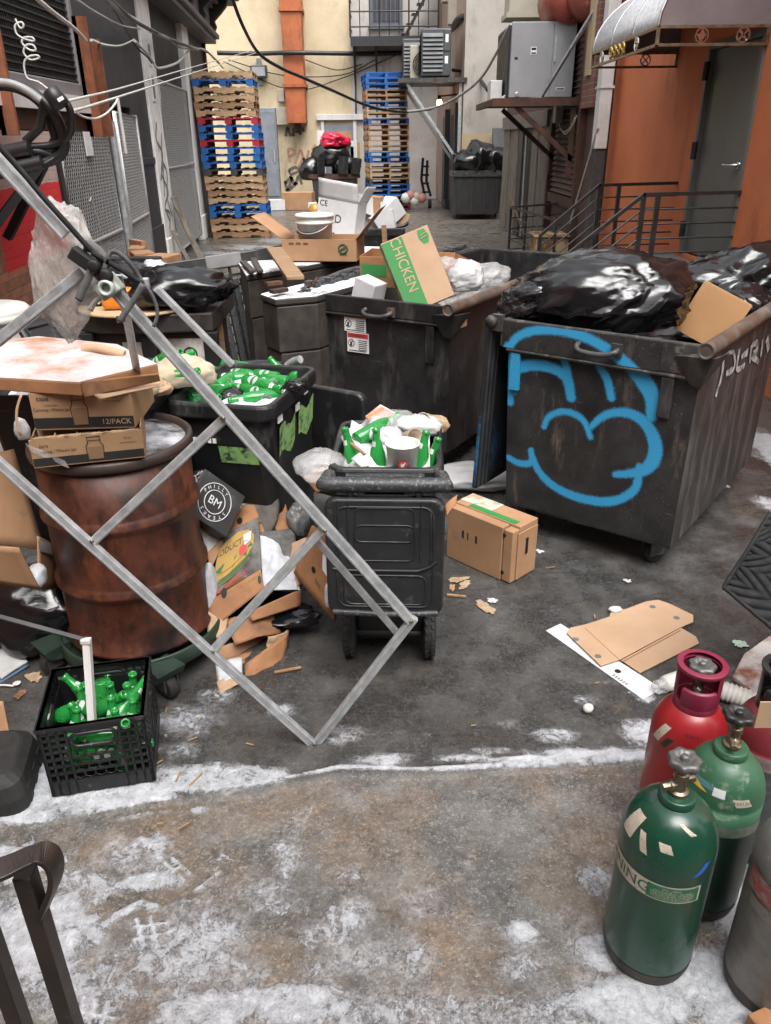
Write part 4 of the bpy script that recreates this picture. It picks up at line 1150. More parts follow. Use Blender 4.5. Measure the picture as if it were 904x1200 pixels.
mb = MB(); c = YP(70, 114, yb-.115); mb.bar(c, YP(72.5, 118, yb-.115), .022, .003, up=(0,-1,.3)); mb.build('sticker', m_inkwht, bundle, world=True)
mb = MB(); mb.tube([YP(52,122,yb), YP(47,150,yb), YP(30,166,yb)], .016, 6); mb.build('cable', m_cable, bundle, world=True)
# black brace bar
mb = MB(); mb.bar(YP(-8, 268, 5.2), YP(50, 190, 5.4), .07, .05)
single('black_strut', mb, m_blk, 'black steel strut crossing before the red painted brick', 'strut')

# overhead wires
def wire(label, pts, r, mt, name='wire'):
    mb = MB(); mb.tube(catmull([YP(*p) for p in pts], 6), r, 6)
    return single(name, mb, mt, label, 'wire')
wire('heavy black wire swooping from the top to the right pallet stack', [(270,-8,10),(286,33,10.6),(304,63,11.2),(330,80,11.6),(353,90,12),(392,107,13),(426,122,14),(452,129,14.5),(478,131,15),(505,128,15.4)], .021, m_cable)
wire('pale grey wire rising from the right pallet stack to the grey cabinet', [(476,131,15),(500,128,14.8),(521,122,14.5),(545,108,14),(565,90,13.6),(581,64,13.2),(590,45,13),(599,28,12.7)], .02, m_cablegrey)
wire('upper of two straight white wires from the cable bundle to the back wall', [(78,119,3.3),(150,101,7),(225,79,13),(300,58,24)], .0065, m_cablewht)
wire('lower of two straight white wires from the cable bundle to the back wall', [(86,130,3.3),(135,115,5),(225,86,12),(300,62,24)], .0065, m_cablewht)
wire('white cord sagging under the lower straight wire by the left gates', [(88,131,4),(98,137,4.1),(112,139,4.2),(125,133,4.3),(135,122,4.4),(138,116,4.5)], .0055, m_cablewht, 'cord')
wire('white cord hanging straight down over the half open gate', [(138,115,5),(141,135,5),(145,160,5),(148,180,5)], .01, m_cablewht, 'cord')
wire('grey cable running from the top left to the farther pale pier', [(120,-6,9),(140,12,10),(165,28,12),(190,42,14),(215,52,17),(232,58,18.3)], .03, m_cablegrey)
wire('dark cable twisted along the grey one to the farther pier', [(122,-8,9),(150,18,10.5),(168,30,12),(200,46,15),(228,57,18.2)], .022, m_cable)
wire('white cable looping between the two pale piers', [(158,48,12.5),(172,62,13.2),(180,73,13.4),(186,80,13.6),(205,75,15),(214,68,16.5),(221,60,18)], .02, m_cablewht)
wire('dark drop wire between the two pale piers', [(130,5,10),(150,38,12.2),(160,55,12.8),(172,66,13.2),(178,74,13.5)], .012, m_cable)
wire('thin pale wire curving from the rusty post to the nearer pier', [(107,47,6.1),(125,53,8),(143,53,10.5),(158,46,13)], .01, m_cablewht)
wire('thin wire crossing high from the left to the nearer pier', [(84,-4,6),(115,16,8),(143,30,11),(165,34,13.4)], .01, m_cablegrey)
wire('white wire running down to the rusty post at the upper left', [(38,-6,4.6),(62,14,5),(88,34,5.8),(101,48,6.1)], .012, m_cablewht)
wire('cluster of thin wires at the farther pale pier', [(175,37,13.6),(195,44,15),(210,55,16.5),(226,58,18.1),(240,58,18.6),(258,74,19.5)], .014, m_cablewht)
wire('thin wire drooping beyond the farther pale pier', [(231,56,18.3),(244,62,19),(252,70,19.6),(262,80,20.4)], .014, m_cablegrey)

# ================================================================== PALLETS
def pallet(kind, mt):
    """1.22 long (x) x 1.02 deep (y) x .142 high, origin at base centre"""
    t = T('pallet', '', 'pallet')
    L, W = 1.22, 1.02
    mb = MB()
    n = 7
    for i in range(n):
        x = -L/2 + (L-.1)*i/(n-1); mb.box(x+.002, x+.098, -W/2, W/2, .12, .142)
    mb.build('top_deck', mt, t)
    mb = MB()
    for x in (-L/2, -.05, L/2-.1): mb.box(x+.004, x+.096, -W/2+.003, W/2-.003, 0, .02)
    mb.build('bottom_deck', mt, t)
    for y in (-W/2+.004, -.02, W/2-.044):
        mb = MB()
        if kind == 'stringer':
            p = [(-L/2+.005,.016)]
            for c in (-.31, .31): p += [(c-.115,.016),(c-.09,.056),(c+.09,.056),(c+.115,.016)]
            p += [(L/2-.005,.016),(L/2-.005,.12),(-L/2+.005,.12)]
            mb.prism(p, -.02, .02, 0, Matrix(((1,0,0,0),(0,0,-1,y+.02),(0,1,0,0),(0,0,0,1))))
            mb.build('stringer', mt, t)
        else:
            for x in (-L/2+.004, -.07, L/2-.144): mb.box(x, x+.14, y-.03 if y > .1 else y, y+.07 if y < .1 else y+.04, .016, .1)
            mb.box(-L/2, L/2, y-.03 if y > .1 else y, y+.06 if y < .1 else y+.04, .1, .124)
            mb.build('block_row', mt, t)
    return t
P_ = {}
PK = {'w': ('stringer', m_wood, 'pale bare wood'), 't': ('stringer', m_wood2, 'tan weathered wood'), 'b': ('block', m_blue, 'blue painted'), 'r': ('block', m_redp, 'red painted'), 'd': ('block', m_dkplt, 'dark grey')}
ORD = ['bottom', 'second', 'third', 'fourth', 'fifth', 'sixth', 'seventh', 'eighth', 'ninth', 'tenth', 'eleventh', 'twelfth', 'thirteenth', 'fourteenth', 'fifteenth', 'sixteenth', 'seventeenth', 'eighteenth', 'nineteenth', 'twentieth', 'twenty first', 'twenty second', 'twenty third', 'twenty fourth', 'twenty fifth']
def stack(kinds, x, y, rz, where, group, dx=.0, s=1.0, sxy=1.0):
    z = 0; n = len(kinds)
    for i, k in enumerate(kinds):
        if k not in P_:
            P_[k] = o = pallet(PK[k][0], PK[k][1])
        else:
            o = copy_tree(P_[k])
        j = i+.5
        o.location = (x + dx*i + random.uniform(-.015, .015), y + random.uniform(-.02, .02), z)
        o.rotation_euler = (0, 0, rad(rz + random.uniform(-1.6, 1.6)))
        pos = 'bottom' if i == 0 else ('topmost' if i == n-1 else ORD[i]+' from the bottom')
        tag(o, '%s pallet, %s of the %s' % (PK[k][2], pos, where), 'pallet', group)
        z += .1455*s
        o.scale = (sxy, sxy, s)
a = G(284, 273)
sL = list('twtbbwtwwdbbbrbbrwtwwbw')
stack(sL, -3.22, 18.9, 3, 'left pallet stack', 'pallets in the left stack', dx=-.006, s=.985, sxy=1.04)
c = G(455, 244)
sR = list('rdbbb') + list('dwww') + list('bb') + list('wwtwt') + list('bwwb') + list('tt') + list('bbb')
stack(sR, .18, 26.3, 97, 'right pallet stack', 'pallets in the right stack', dx=-.004, s=1.03, sxy=1.2)

# ================================================================== FAR BINS AND LITTER
def lumpy(M, rx, ry, rz, seed, n=3, amp=.22, fr=2.2, ridg=.12, flat=-.6):
    """creased sack: displaced icosphere"""
    import bmesh
    bm = bmesh.new(); bmesh.ops.create_icosphere(bm, subdivisions=n, radius=1)
    vs = []
    off = V((seed*3.7, seed*1.3, seed*.7))
    kn = V((-math.cos(seed), .4*math.sin(seed*2.1), .45)).normalized(); ka = kn.orthogonal().normalized(); kb = kn.cross(ka)
    for v in bm.verts:
        p = v.co.copy()
        # pleats run out from the gathered neck; the film between is broken into stretched facets
        ct = max(-1, min(1, p.dot(kn))); th = math.acos(ct)
        s1, s2 = p.dot(ka), p.dot(kb); rr = math.hypot(s1, s2)+1e-6; s1 /= rr; s2 /= rr
        ex = math.exp(-th*1.3)
        w1 = (1-abs(mn.noise(V((s1*2.0, s2*2.0, th*.5))+off)))**4
        w2 = (1-abs(mn.noise(V((s1*5.0, s2*5.0, th*1.1))+off*1.3)))**4
        dv = mn.voronoi(V((p.x*fr*.7, p.y*fr*1.1, p.z*fr))+off)[0]
        cr = max(0, 1-(dv[1]-dv[0])*5)
        ct2 = mn.voronoi(V((p.x*fr*1.9, p.y*fr*2.3, p.z*fr*2.1))-off)[0]
        c2 = max(0, 1-(ct2[1]-ct2[0])*4)
        d = 1 + amp*fbm(p*fr*.5+off, 2) + ridg*(.25+.75*ex)*(w1-.45)*.8 + ridg*.35*(w2-.45) + ridg*.33*cr + ridg*.06*c2 - ridg*.25*dv[0]
        q = p*d
        if q.z < flat: q.z = flat + (q.z-flat)*.15
        vs.append((q.x*rx, q.y*ry, q.z*rz))
    fs = [tuple(v.index for v in f.verts) for f in bm.faces]
    bm.free()
    mb = MB(M); mb.add(vs, fs, 0, None, True)
    return mb
def sack(name, c, r, seed, mt, label, cat='bag', rz=0, group=None, n=4, **k):
    mb = lumpy(TR(c[0], c[1], c[2], rz=rz), r[0], r[1], r[2], seed, n, **k)
    return single(name, mb, mt, label, cat, group=group)
def simple_box(name, M, w, d, h, mt, label, flaps=(), cat='box', group=None, open_=True, flap_len=None, parent_print=None, th=.006):
    """cardboard box, origin bottom centre; flaps = list of (side, degrees from closed-up)"""
    t = T(name, label, cat, rot=M, group=group)
    mb = MB()
    mb.box(-w/2, w/2, -d/2, d/2, 0, th)
    mb.box(-w/2, w/2, -d/2, -d/2+th, th, h); mb.box(-w/2, w/2, d/2-th, d/2, th, h)
    mb.box(-w/2, -w/2+th, -d/2+th, d/2-th, th, h); mb.box(w/2-th, w/2, -d/2+th, d/2-th, th, h)
    if not open_: mb.box(-w/2+.001, w/2-.001, -d/2+.001, d/2-.001, h, h+th)
    mb.build('carton', mt, t, bevel=.002)
    for side, an in flaps:
        mb = MB()
        L = flap_len or (d/2 if side in 'fb' else w/2)
        L = min(L, .6)
        W = w if side in 'fb' else d
        mb.grid(lambda u, v: ((u-.5)*W*(1-.03*v), -L*v, .012*math.sin(v*2.5)*L), 6, 5)
        # hinge on -y edge, 0 deg = horizontal outwards, 90 = straight up
        rzz = {'f': 0, 'r': 90, 'b': 180, 'l': -90}[side]
        off = d/2 if side in 'fb' else w/2
        mb2 = MB(Matrix.Rotation(rad(rzz), 4, 'Z') @ TR(0, -off+.002, h) @ Matrix.Rotation(rad(-an), 4, 'X'))
        mb2.add(mb.v, mb.f, 0, None, True)
        mb2.build('flap', mt, t, solid=th)
    return t
m_fardump = mat('far dumpster paint', (.022,.022,.024), (.045,.042,.04), 5, .55, bump=.15, dirts=[((.14,.11,.09), 5, .6, .76)])
def far_dumpster(label, x0, x1, y, d, h, rust):
    t = T('dumpster', label, 'dumpster', ((x0+x1)/2, y, 0)); w = x1-x0
    mb = MB(); mb.loft([[(-w*.46,0,.12),(w*.46,0,.12),(w*.46,d,.12),(-w*.46,d,.12)],[(-w/2,-.05,h),(w/2,-.05,h),(w/2,d,h),(-w/2,d,h)],
                        [(-w/2+.04,0,h),(w/2-.04,0,h),(w/2-.04,d-.04,h),(-w/2+.04,d-.04,h)],[(-w/2+.04,0,h-.3),(w/2-.04,0,h-.3),(w/2-.04,d-.04,h-.3),(-w/2+.04,d-.04,h-.3)]], cap0=True, cap1=True)
    for k in range(4): mb.box(-w*.4+k*w*.26, -w*.4+k*w*.26+.06, -.06, .02, .15, h*.85)
    mb.build('body', m_fardump, t)
    mb = MB(); mb.box(-w/2-.03, w/2+.03, -.09, -.04, h-.12, h+.03); mb.box(-w/2-.1,-w/2-.03,-.06,.3,h-.1,h); mb.box(w/2+.03,w/2+.1,-.06,.3,h-.1,h); mb.build('rim', rust, t)
    for sx in (-1, 1):
        mb = MB(); mb.lathe([(0,-.03),(.09,-.03),(.1,0),(.09,.03),(0,.03)], 14, 0, TR(sx*w*.4, .15, .1, ry=90)); mb.build('caster', m_rubber, t)
    return t
a, b = G(367, 237), G(420, 236)
yd = 28.6
x0, x1 = YP(366, 220, yd).x, YP(419, 220, yd).x
ztop = YP(390, 205, yd).z
far_dumpster('black dumpster with rusty rim heaped with bags at the back wall', x0, x1, yd, 1.3, ztop, m_rustdark)
for i, (px, py, rx, rz_, lb) in enumerate(((365,197,.5,.55,'black bag at the left end of the far heaped dumpster'),(388,180,.75,.6,'crumpled black bag on top of the far heaped dumpster'),(405,192,.6,.5,'black bag behind the crates on the far heaped dumpster'))):
    c = YP(px, py, yd+.6); sack('rubbish_bag', (c.x, c.y, c.z-.1), (rx*.85, .4, rz_*.8), 5+i, m_bag, lb, group='bags on the far dumpsters', n=3, ridg=.25)
c = YP(391, 166, yd+.5); sack('red_bag', (c.x, c.y, c.z), (.48, .4, .26), 31, m_redbag, 'bright red plastic bag at the top of the far heaped dumpster', n=4, ridg=.35, amp=.4)
for i, (x0, x1, y0, y1, mt, lb) in enumerate(((372,381,153,175,m_cardwht,'white board standing left of the red bag'),(394,412,154,170,m_card,'brown carton behind the red bag'),(411,419,165,180,m_cardwht,'white board standing right of the red bag'),(419,422,167,178,m_inkyel,'yellow edged board right of the red bag'),(399,415,172,183,m_acgrey,'grey box under the brown carton on the far dumpster'))):
    a, b = YP(x0, y0, yd+.6), YP(x1, y1, yd+.6)
    mb = MB(); mb.box(a.x, b.x, yd+.5, yd+.75, b.z-.3, a.z); single('carton', mb, mt, lb, 'carton', rz=random.uniform(-6, 6))
def slot_crate(x0, x1, y, z0, z1, label, tilt=0, group='black crates on the far dumpster'):
    t = T('plastic_crate', label, 'crate', ((x0+x1)/2, y, z0), group=group)
    w, h = x1-x0, z1-z0; mb = MB()
    for k in range(6): mb.box(-w/2, w/2, -.0, .04, h*k/5.5, h*k/5.5+.07)
    for k in range(5): mb.box(-w/2+(w-.06)*k/4, -w/2+(w-.06)*k/4+.06, -.012, .03, 0, h)
    mb.box(-w/2, w/2, .04, .25, 0, h); mb.build('crate_wall', m_blkplastic, t)
    t.rotation_euler[1] = rad(tilt)
    return t
for x0, x1, y0, y1, lb, tl in ((372,381,186,204,'black plastic crate standing at the left on the far dumpster',0),(396,408,184,204,'black plastic crate tilted at the middle of the far dumpster',4),(411,422,186,204,'black plastic crate leaning at the right on the far dumpster',9)):
    a, b = YP(x0, y0, yd-.05), YP(x1, y1, yd-.05); slot_crate(a.x, b.x, yd-.15, b.z, a.z, lb, tl)
# right far dumpster
yd = 22.4
x0, x1 = YP(531, 230, yd).x, YP(588, 230, yd).x
zt = YP(560, 201, yd).z
far_dumpster('black dumpster with knotted bags against the tan corner wall', x0, x1, yd, 1.3, zt, m_rim)
for i, (px, py, rx, rz_, lb) in enumerate(((549,190,.42,.4,'crumpled black bag at the left of the corner dumpster'),(562,188,.45,.5,'pointed shiny black bag in the middle of the corner dumpster'),(578,188,.45,.42,'black bag at the right of the corner dumpster'))):
    c = YP(px, py, yd+.3); sack('rubbish_bag', (c.x, c.y, c.z-.05), (rx, .45, rz_), 15+i*2, m_bag, lb, group='bags on the far dumpsters', n=3, ridg=.3, amp=.35)
c = YP(583, 186, yd+.6)
mb = MB(); mb.box(c.x-.12, c.x+.25, yd+.7, yd+1, c.z-.2, c.z+.75, M=None); single('carton', mb, m_inkgry, 'grey board standing in the right end of the corner dumpster', 'carton')
# balloons / pale lumps and trolley by the corner
for i, (px, py) in enumerate(((476,232),(482,229),(488,231),(486,235),(494,232))):
    c = YP(px, py, 25.2)
    mb = MB(); mb.lathe([(0,-.16),(.1,-.13),(.16,0),(.12,.11),(0,.16)], 12, 0, TR(c.x, c.y, c.z))
    single('round_net_bag', mb, (m_wht, mat('pinkish pulp', (.45,.2,.17), None, 5, .6), m_acbeige)[i % 3], ('small %s ball in the heap right of the right pallet stack' % ('pale', 'pinkish', 'beige', 'cream', 'rosy')[i]), 'ball', group='balls heaped beside the right pallet stack')
mb = MB(); q = [YP(496,185,26),YP(494,210,26),YP(498,230,26)]; mb.tube(q, .04); mb.tube([YP(501,188,26),YP(500,212,26),YP(505,230,26)], .04)
for y in (195, 205, 215, 225): mb.tube([YP(495,y,26), YP(503,y,26)], .03)
mb.lathe([(0,-.05),(.13,-.05),(.13,.05),(0,.05)], 12, 0, TR(YP(504,233,26).x, 26, .14, ry=90))
single('hand_truck', mb, m_blk, 'black hand truck standing right of the right pallet stack', 'hand truck')
# brown carton and white box on the ground by the cabinet
simple_box('carton', TR(G(350,246).x, G(350,246).y+.3, 0, rz=-6), .95, .6, .5, m_card, 'closed brown carton lying on the ground below the wall scrawls', open_=False)
simple_box('white_box', TR(G(324,246).x, G(324,246).y, 0, rz=20), .5, .4, .3, m_cardwht, 'small white box on the ground beside the left pallet stack', open_=False)

# wheeled cart with white cartons in the middle distance
cy = 14.4
cc = G(440, 292)
zt = YP(440, 268, cy).z
ct = T('bin_cart', 'low black bin cart on wheels loaded with white cartons', 'cart', (YP(435, 275, cy).x, cy, 0))
x0, x1 = YP(350, 268, cy).x-ct.location.x, YP(473, 268, cy).x-ct.location.x
mb = MB(); mb.loft([[(x0*.8,.05,.25),(x1*.8,.05,.25),(x1*.8,.8,.25),(x0*.8,.8,.25)],[(x0,0,zt),(x1,0,zt),(x1,.9,zt),(x0,.9,zt)],[(x0+.05,.05,zt),(x1-.05,.05,zt),(x1-.05,.85,zt),(x0+.05,.85,zt)],[(x0+.06,.06,zt-.2),(x1-.06,.06,zt-.2),(x1-.06,.8,zt-.2),(x0+.06,.8,zt-.2)]], cap0=True, cap1=True)
mb.box(x0-.03, x1+.03, -.04, .0, zt-.12, zt+.01); mb.build('tub', m_blkplastic, ct, bevel=.015)
for sx, yy in ((x0*.3, -.06), (x1*.7, -.06)):
    mb = MB(); mb.lathe([(0,-.035),(.08,-.035),(.085,-.02),(.15,-.04),(.18,-.02),(.18,.02),(.15,.04),(.085,.02),(.08,.035),(0,.035)], 20, 0, TR(sx, yy, .19, rx=90)); wl = mb.build('wheel', m_rubber, ct)
    mb = MB(); mb.lathe([(0,-.05),(.06,-.04),(.07,.04),(0,.05)], 12, 0, TR(sx, yy, .19, rx=90)); mb.build('hub', m_rim, wl)
mb = MB(); mb.tube([(x1-.1, .1, zt), (x1+.06, .05, zt+.06), (x1+.08, .4, zt+.06), (x1-.05, .5, zt)], .03); mb.build('handle', m_blkplastic, ct)
for i, (px, py, w, d, h, rz, ry, mt, lb) in enumerate((
    (446,258,.42,.3,.2,-14,-8,m_cardwht,'white closed carton on the low cart, front right'),(456,250,.4,.3,.22,30,-35,m_cardwht,'white carton tilted over at the right of the low cart'),
    (436,244,.5,.35,.18,20,20,m_cardwht,'white carton at the back of the low cart'),(425,240,.45,.3,.2,-10,4,m_card,'brown carton at the back left of the low cart'),(462,262,.14,.1,.3,10,25,m_cardpale,'narrow tan carton leaning off the right of the cart'))):
    c = YP(px, py, cy+.3)
    h *= 1.5; simple_box('carton', TR(c.x, c.y, c.z-h/2, rz=rz, ry=ry), w*1.5, d*1.3, h, mt, lb, open_=False, group='cartons on the low cart')
# ================================================================== BIG DUMPSTERS
m_graf = mat('dumpster front with blue spray', (.034,.033,.033), (.015,.015,.016), 5, .42, .12, bump=.12, bs=40, spec=.5,
             dirts=[((.1,.09,.08), 6, .58, .84, (1,1,.3), .7), ((.24,.23,.21), 120, .62, .7), ((.13,.1,.08), 12, .58, .76, (1,1,.25)), ((.3,.28,.26), 26, .68, .74, (.12,1,1.6))], attr=('paint', (.035,.3,.56), .55, 120, .5))
m_lidblue = mat('bin lid with blue overspray', (.03,.032,.036), (.02,.021,.024), 6, .5, bump=.1, bs=200, attr=('paint', (.025,.13,.25), .55, 40, .9))
def caster(parent, x, y, z, rz=0, r=.075, sc=1):
    M = TR(x, y, 0, rz=rz)
    mb = MB(M); mb.box(-.06, .06, -.05, .05, z-.012, z); mb.box(-.032, -.026, -.03, .06, r*.8, z-.01); mb.box(.026, .032, -.03, .06, r*.8, z-.01); c = mb.build('caster', m_rim, parent)
    mb = MB(M); mb.lathe([(.0,-.022),(r*.5,-.022),(r*.6,-.016),(r*.92,-.022),(r,-.012),(r,.012),(r*.92,.022),(r*.6,.016),(r*.5,.022),(0,.022)], 20, 0, TR(0, .02, r, ry=90)); mb.build('wheel', m_rubber, c)
    return c
def dumpster(label, x, y, rz, w, L, z0, h, sl, paint=None, body=m_steel_blk, side=None, rimh=.13):
    """x along the end that faces the camera, y along the long side; left (hinge) side slopes in by sl at the foot"""
    t = T('dumpster', label, 'dumpster', (x, y, 0), rz)
    H = z0+h; th = .02; pr = .03
    out0 = [(sl,.0,z0),(w-.005,.0,z0),(w-.005,L,z0),(sl,L,z0)]
    out1 = [(.02,0,H-rimh),(w,0,H-rimh),(w,L,H-rimh),(.02,L,H-rimh)]
    ins1 = [(.03,th,H),(w-th,th,H),(w-th,L-th,H),(.03,L-th,H)]
    out2 = [(.02,0,H),(w,0,H),(w,L,H),(.02,L,H)]
    ins0 = [(sl+th,th,z0+.05),(w-th,th,z0+.05),(w-th,L-th,z0+.05),(sl+th,L-th,z0+.05)]
    mb = MB(); mb.loft([out0, out1, out2, ins1, ins0], cap0=True, cap1=True)
    mb.build('body', side or body, t)
    # end sheet facing the camera, 3 mm proud, finely meshed so that sprayed paint has soft edges
    mb = MB(); vals = []
    NXX, NZ = (200, 190) if paint else (12, 12)
    o = V((x, y, 0)); M4 = PM[t.name]
    def fn(u, v):
        z = z0 + .01 + (h-rimh-.02)*v
        lx = sl + (.02-sl)*v
        px = lx+.003 + (w-.006-lx)*u
        vals.append(paint(px, z) if paint else 0)
        dent = .006*mn.noise(V((px*3.1, z*2.3, x*9)))
        return (px, -.004 - max(0, dent), z)
    mb.grid(fn, NXX, NZ); mb.at = {'paint': vals}
    mb.build('end_sheet', m_graf if paint else body, t)
    # rim
    mb = MB(); vals2 = []
    mb.box(-.015, w+.012, -pr, -.002, H-rimh, H+.012)
    mb.box(-.012, .018, .0, L, H-.1, H+.01); mb.box(.0, w, L, L+pr, H-rimh, H+.012)
    mb.box(.02, w-.02, -pr-.004, -.003, H-rimh-.018, H-rimh)
    rm = mb.build('rim', m_rim if paint else body, t, bevel=.008)
    # lifting pipe on the right top edge
    mb = MB(); mb.tube([(w+.035,-.12,H+.01),(w+.035,L+.05,H+.01)], .034, 14); mb.lathe([(.034,0),(.024,0),(.022,.02),(0,.02)], 14, 0, TR(w+.035,-.121,H+.01,rx=-90)); mb.build('lifting_pipe', m_pipe, t)
    mb = MB(); mb.add([(w+.004,-.05,H-.02),(w+.07,-.1,H-.02),(w-.11,-.035,H-.045),(w-.03,-.035,H-.16),(w+.01,-.02,H-.18),(w+.07,.12,H-.04)], [(0,1,2),(1,3,2),(1,4,3),(1,5,4)])
    mb.build('corner_gusset', body, t, solid=.008)
    # gusset bar below rim
    mb = MB(); mb.box(w-.16, w-.1, -.028, -.006, H-.34, H-rimh-.02); mb.build('stiffener', body, t, bevel=.006)
    if paint:
        mb = MB(); mb.box(.05, .1, -.028, -.006, H-.34, H-rimh-.02); mb.at = {'paint': [.62]*8}; mb.build('painted_stiffener', m_graf, t)
    # handle
    hx = w*.42
    mb = MB(); mb.tube(catmull([(hx,-.03,H-.055),(hx+.005,-.07,H-.065),(hx+.04,-.085,H-.08),(hx+.14,-.085,H-.08),(hx+.19,-.07,H-.065),(hx+.195,-.03,H-.055)], 4), .013, 8)
    mb.box(hx+.165, hx+.215, -.05, -.03, H-.085, H-.03); mb.build('handle', m_rim, t)
    # hinge rod
    mb = MB(); mb.tube([(-.045,-.06,H+.0),(-.045,L,H+.0)], .017, 8); mb.box(-.06,-.0,-.05,-.02,H-.05,H+.03); mb.lathe([(0,0),(.028,0),(.028,.03),(0,.03)], 10, 0, TR(-.045,-.06,H,rx=90)); mb.build('hinge_rod', m_rim, t)
    for cx, cyy, a in ((sl+.1, .12, 20), (w-.12, .1, -30), (w-.1, L-.12, 50), (sl+.1, L-.12, 0)): caster(t, cx, cyy, z0+.001, a, r=(z0-.03)/2)
    return t
# ---- graffiti dumpster
D3 = (.614, 3.862, -37.7)
W3, L3, Z3, H3, S3 = .97, 1.44, .15, .99, .06
def gxy(zx, zy):                       # a point read off an enlargement of the photo -> sheet coordinates
    px, py = 560+zx*.3805, 280+zy*.3805
    o = V((D3[0], D3[1], 0)); a = rad(D3[2])
    n = V((math.sin(a), -math.cos(a), 0)); u = V((math.cos(a), math.sin(a), 0))
    p = HIT(px, py, o, n) - o
    return (p.dot(u), p.z)
_st = []
for pts in ([(100,500,18),(96,430,20),(102,350,22),(130,300,22),(190,278,24),(260,278,26),(330,295,26),(400,330,26),(465,380,30),(515,440,36),(540,490,32),(538,545,22)],
            [(112,400,26),(170,388,24),(235,398,22),(275,430,20),(288,488,18)], [(268,372,12),(280,420,15),(290,488,17)],
            [(105,330,30),(118,400,22),(110,470,16)],
            [(376,392,12),(400,432,15),(413,488,14)],
            [(206,578,8),(218,550,10),(250,533,11),(290,535,11),(328,560,10),(348,610,8)],
            [(350,578,8),(388,545,14),(440,533,17),(490,545,20),(528,580,24),(548,630,28),(542,680,30),(505,715,22),(425,725,10)],
            [(95,672,10),(130,690,13),(165,688,12),(166,650,10)], [(165,655,10),(188,712,15),(232,758,17),(300,792,19),(380,808,20),(440,800,18),(488,765,16),(500,700,12)]):
    q = [gxy(a, b) + (c*.3805/268*.62,) for a, b, c in pts]
    q2 = catmull([V((a, b, c)) for a, b, c in q], 5)
    _st.append(q2)
def paint3(x, z):
    best = -9
    for q in _st:
        for a, b in zip(q, q[1:]):
            dx, dz = b.x-a.x, b.y-a.y
            t = ((x-a.x)*dx+(z-a.y)*dz)/(dx*dx+dz*dz+1e-9); t = 0 if t < 0 else (1 if t > 1 else t)
            r = a.z+(b.z-a.z)*t
            d = r-math.hypot(x-a.x-t*dx, z-a.y-t*dz)
            if d > best: best = d
    if best > 0: return .62+min(.4, best/.012*.3)
    return max(0, .62+best/.014*.26) if best > -.014 else max(0, .36+(best+.014)/.07*.36)
d3 = dumpster('dumpster with blue spray painted cloud graffiti, right hand one', D3[0], D3[1], D3[2], W3, L3, Z3, H3, S3, paint3, m_steel_gry, m_steel_gry)
# blue paint carried over onto the rim and a pale scraped word on the long side
mb = MB(); vals = []
def rf(u, v):
    x, z = .0+.8*u, Z3+H3-.128+.13*v
    vals.append(max(0, min(1, paint3(x, z)*.8))); return (x, -.0315, z)
mb.grid(rf, 150, 26); mb.at = {'paint': vals}; mb.build('rim_overspray', m_graf, d3)
mb = MB()
F = TR(W3+.004, 0, 0, rz=90, rx=0) @ Matrix.Rotation(rad(90), 4, 'X')
def sidept(px, py):
    o = V((D3[0], D3[1], 0)); a = rad(D3[2]); u = V((math.cos(a), math.sin(a), 0)); vv = V((-math.sin(a), math.cos(a), 0))
    p = HIT(px, py, o+u*W3, u)-o
    return (p.dot(vv), p.z, 0)
for st in ([(848,415),(845,440),(838,465)], [(846,420),(858,412),(860,430),(850,438)], [(866,408),(863,432),(872,428)], [(868,418),(876,412)], [(880,404),(878,425)], [(880,405),(886,402),(886,412),(881,416),(888,424)], [(893,398),(891,418)], [(898,396),(900,410)]):
    ribbon(mb, [sidept(*p) for p in st], .016, F, jit=.6)
mb.build('white_scrawl', mat('worn white spray', (.4,.4,.38), (.12,.12,.12), 24, .7, lo=.4, hi=.55), d3)
# lid flipped over and hanging down the left side
mb = MB(); vals = []
def lf(u, v):
    z = .2+(Z3+H3-.18)*v
    return (-.075-.05*(1-v)+.01*math.sin(u*9), -.04+1.4*u, z)
mb.grid(lf, 30, 16)
vals = [max(0, min(.6, .4-1.1*u+.18*math.sin(v*7))) for v in [j/16 for j in range(17)] for u in [i/30 for i in range(31)]]
mb.at = {'paint': vals}
mb.build('hanging_lid', m_lidblue, d3, solid=.03, bevel=.01)
mb = MB()
for k in range(5): mb.tube([(-.1-.02*(k % 2), -.045, .22), (-.065, -.045, Z3+H3-.05)], .012, 6, M=TR(-.0, .012+.02*k, 0))
mb.build('lid_rib', m_lidblue, d3)

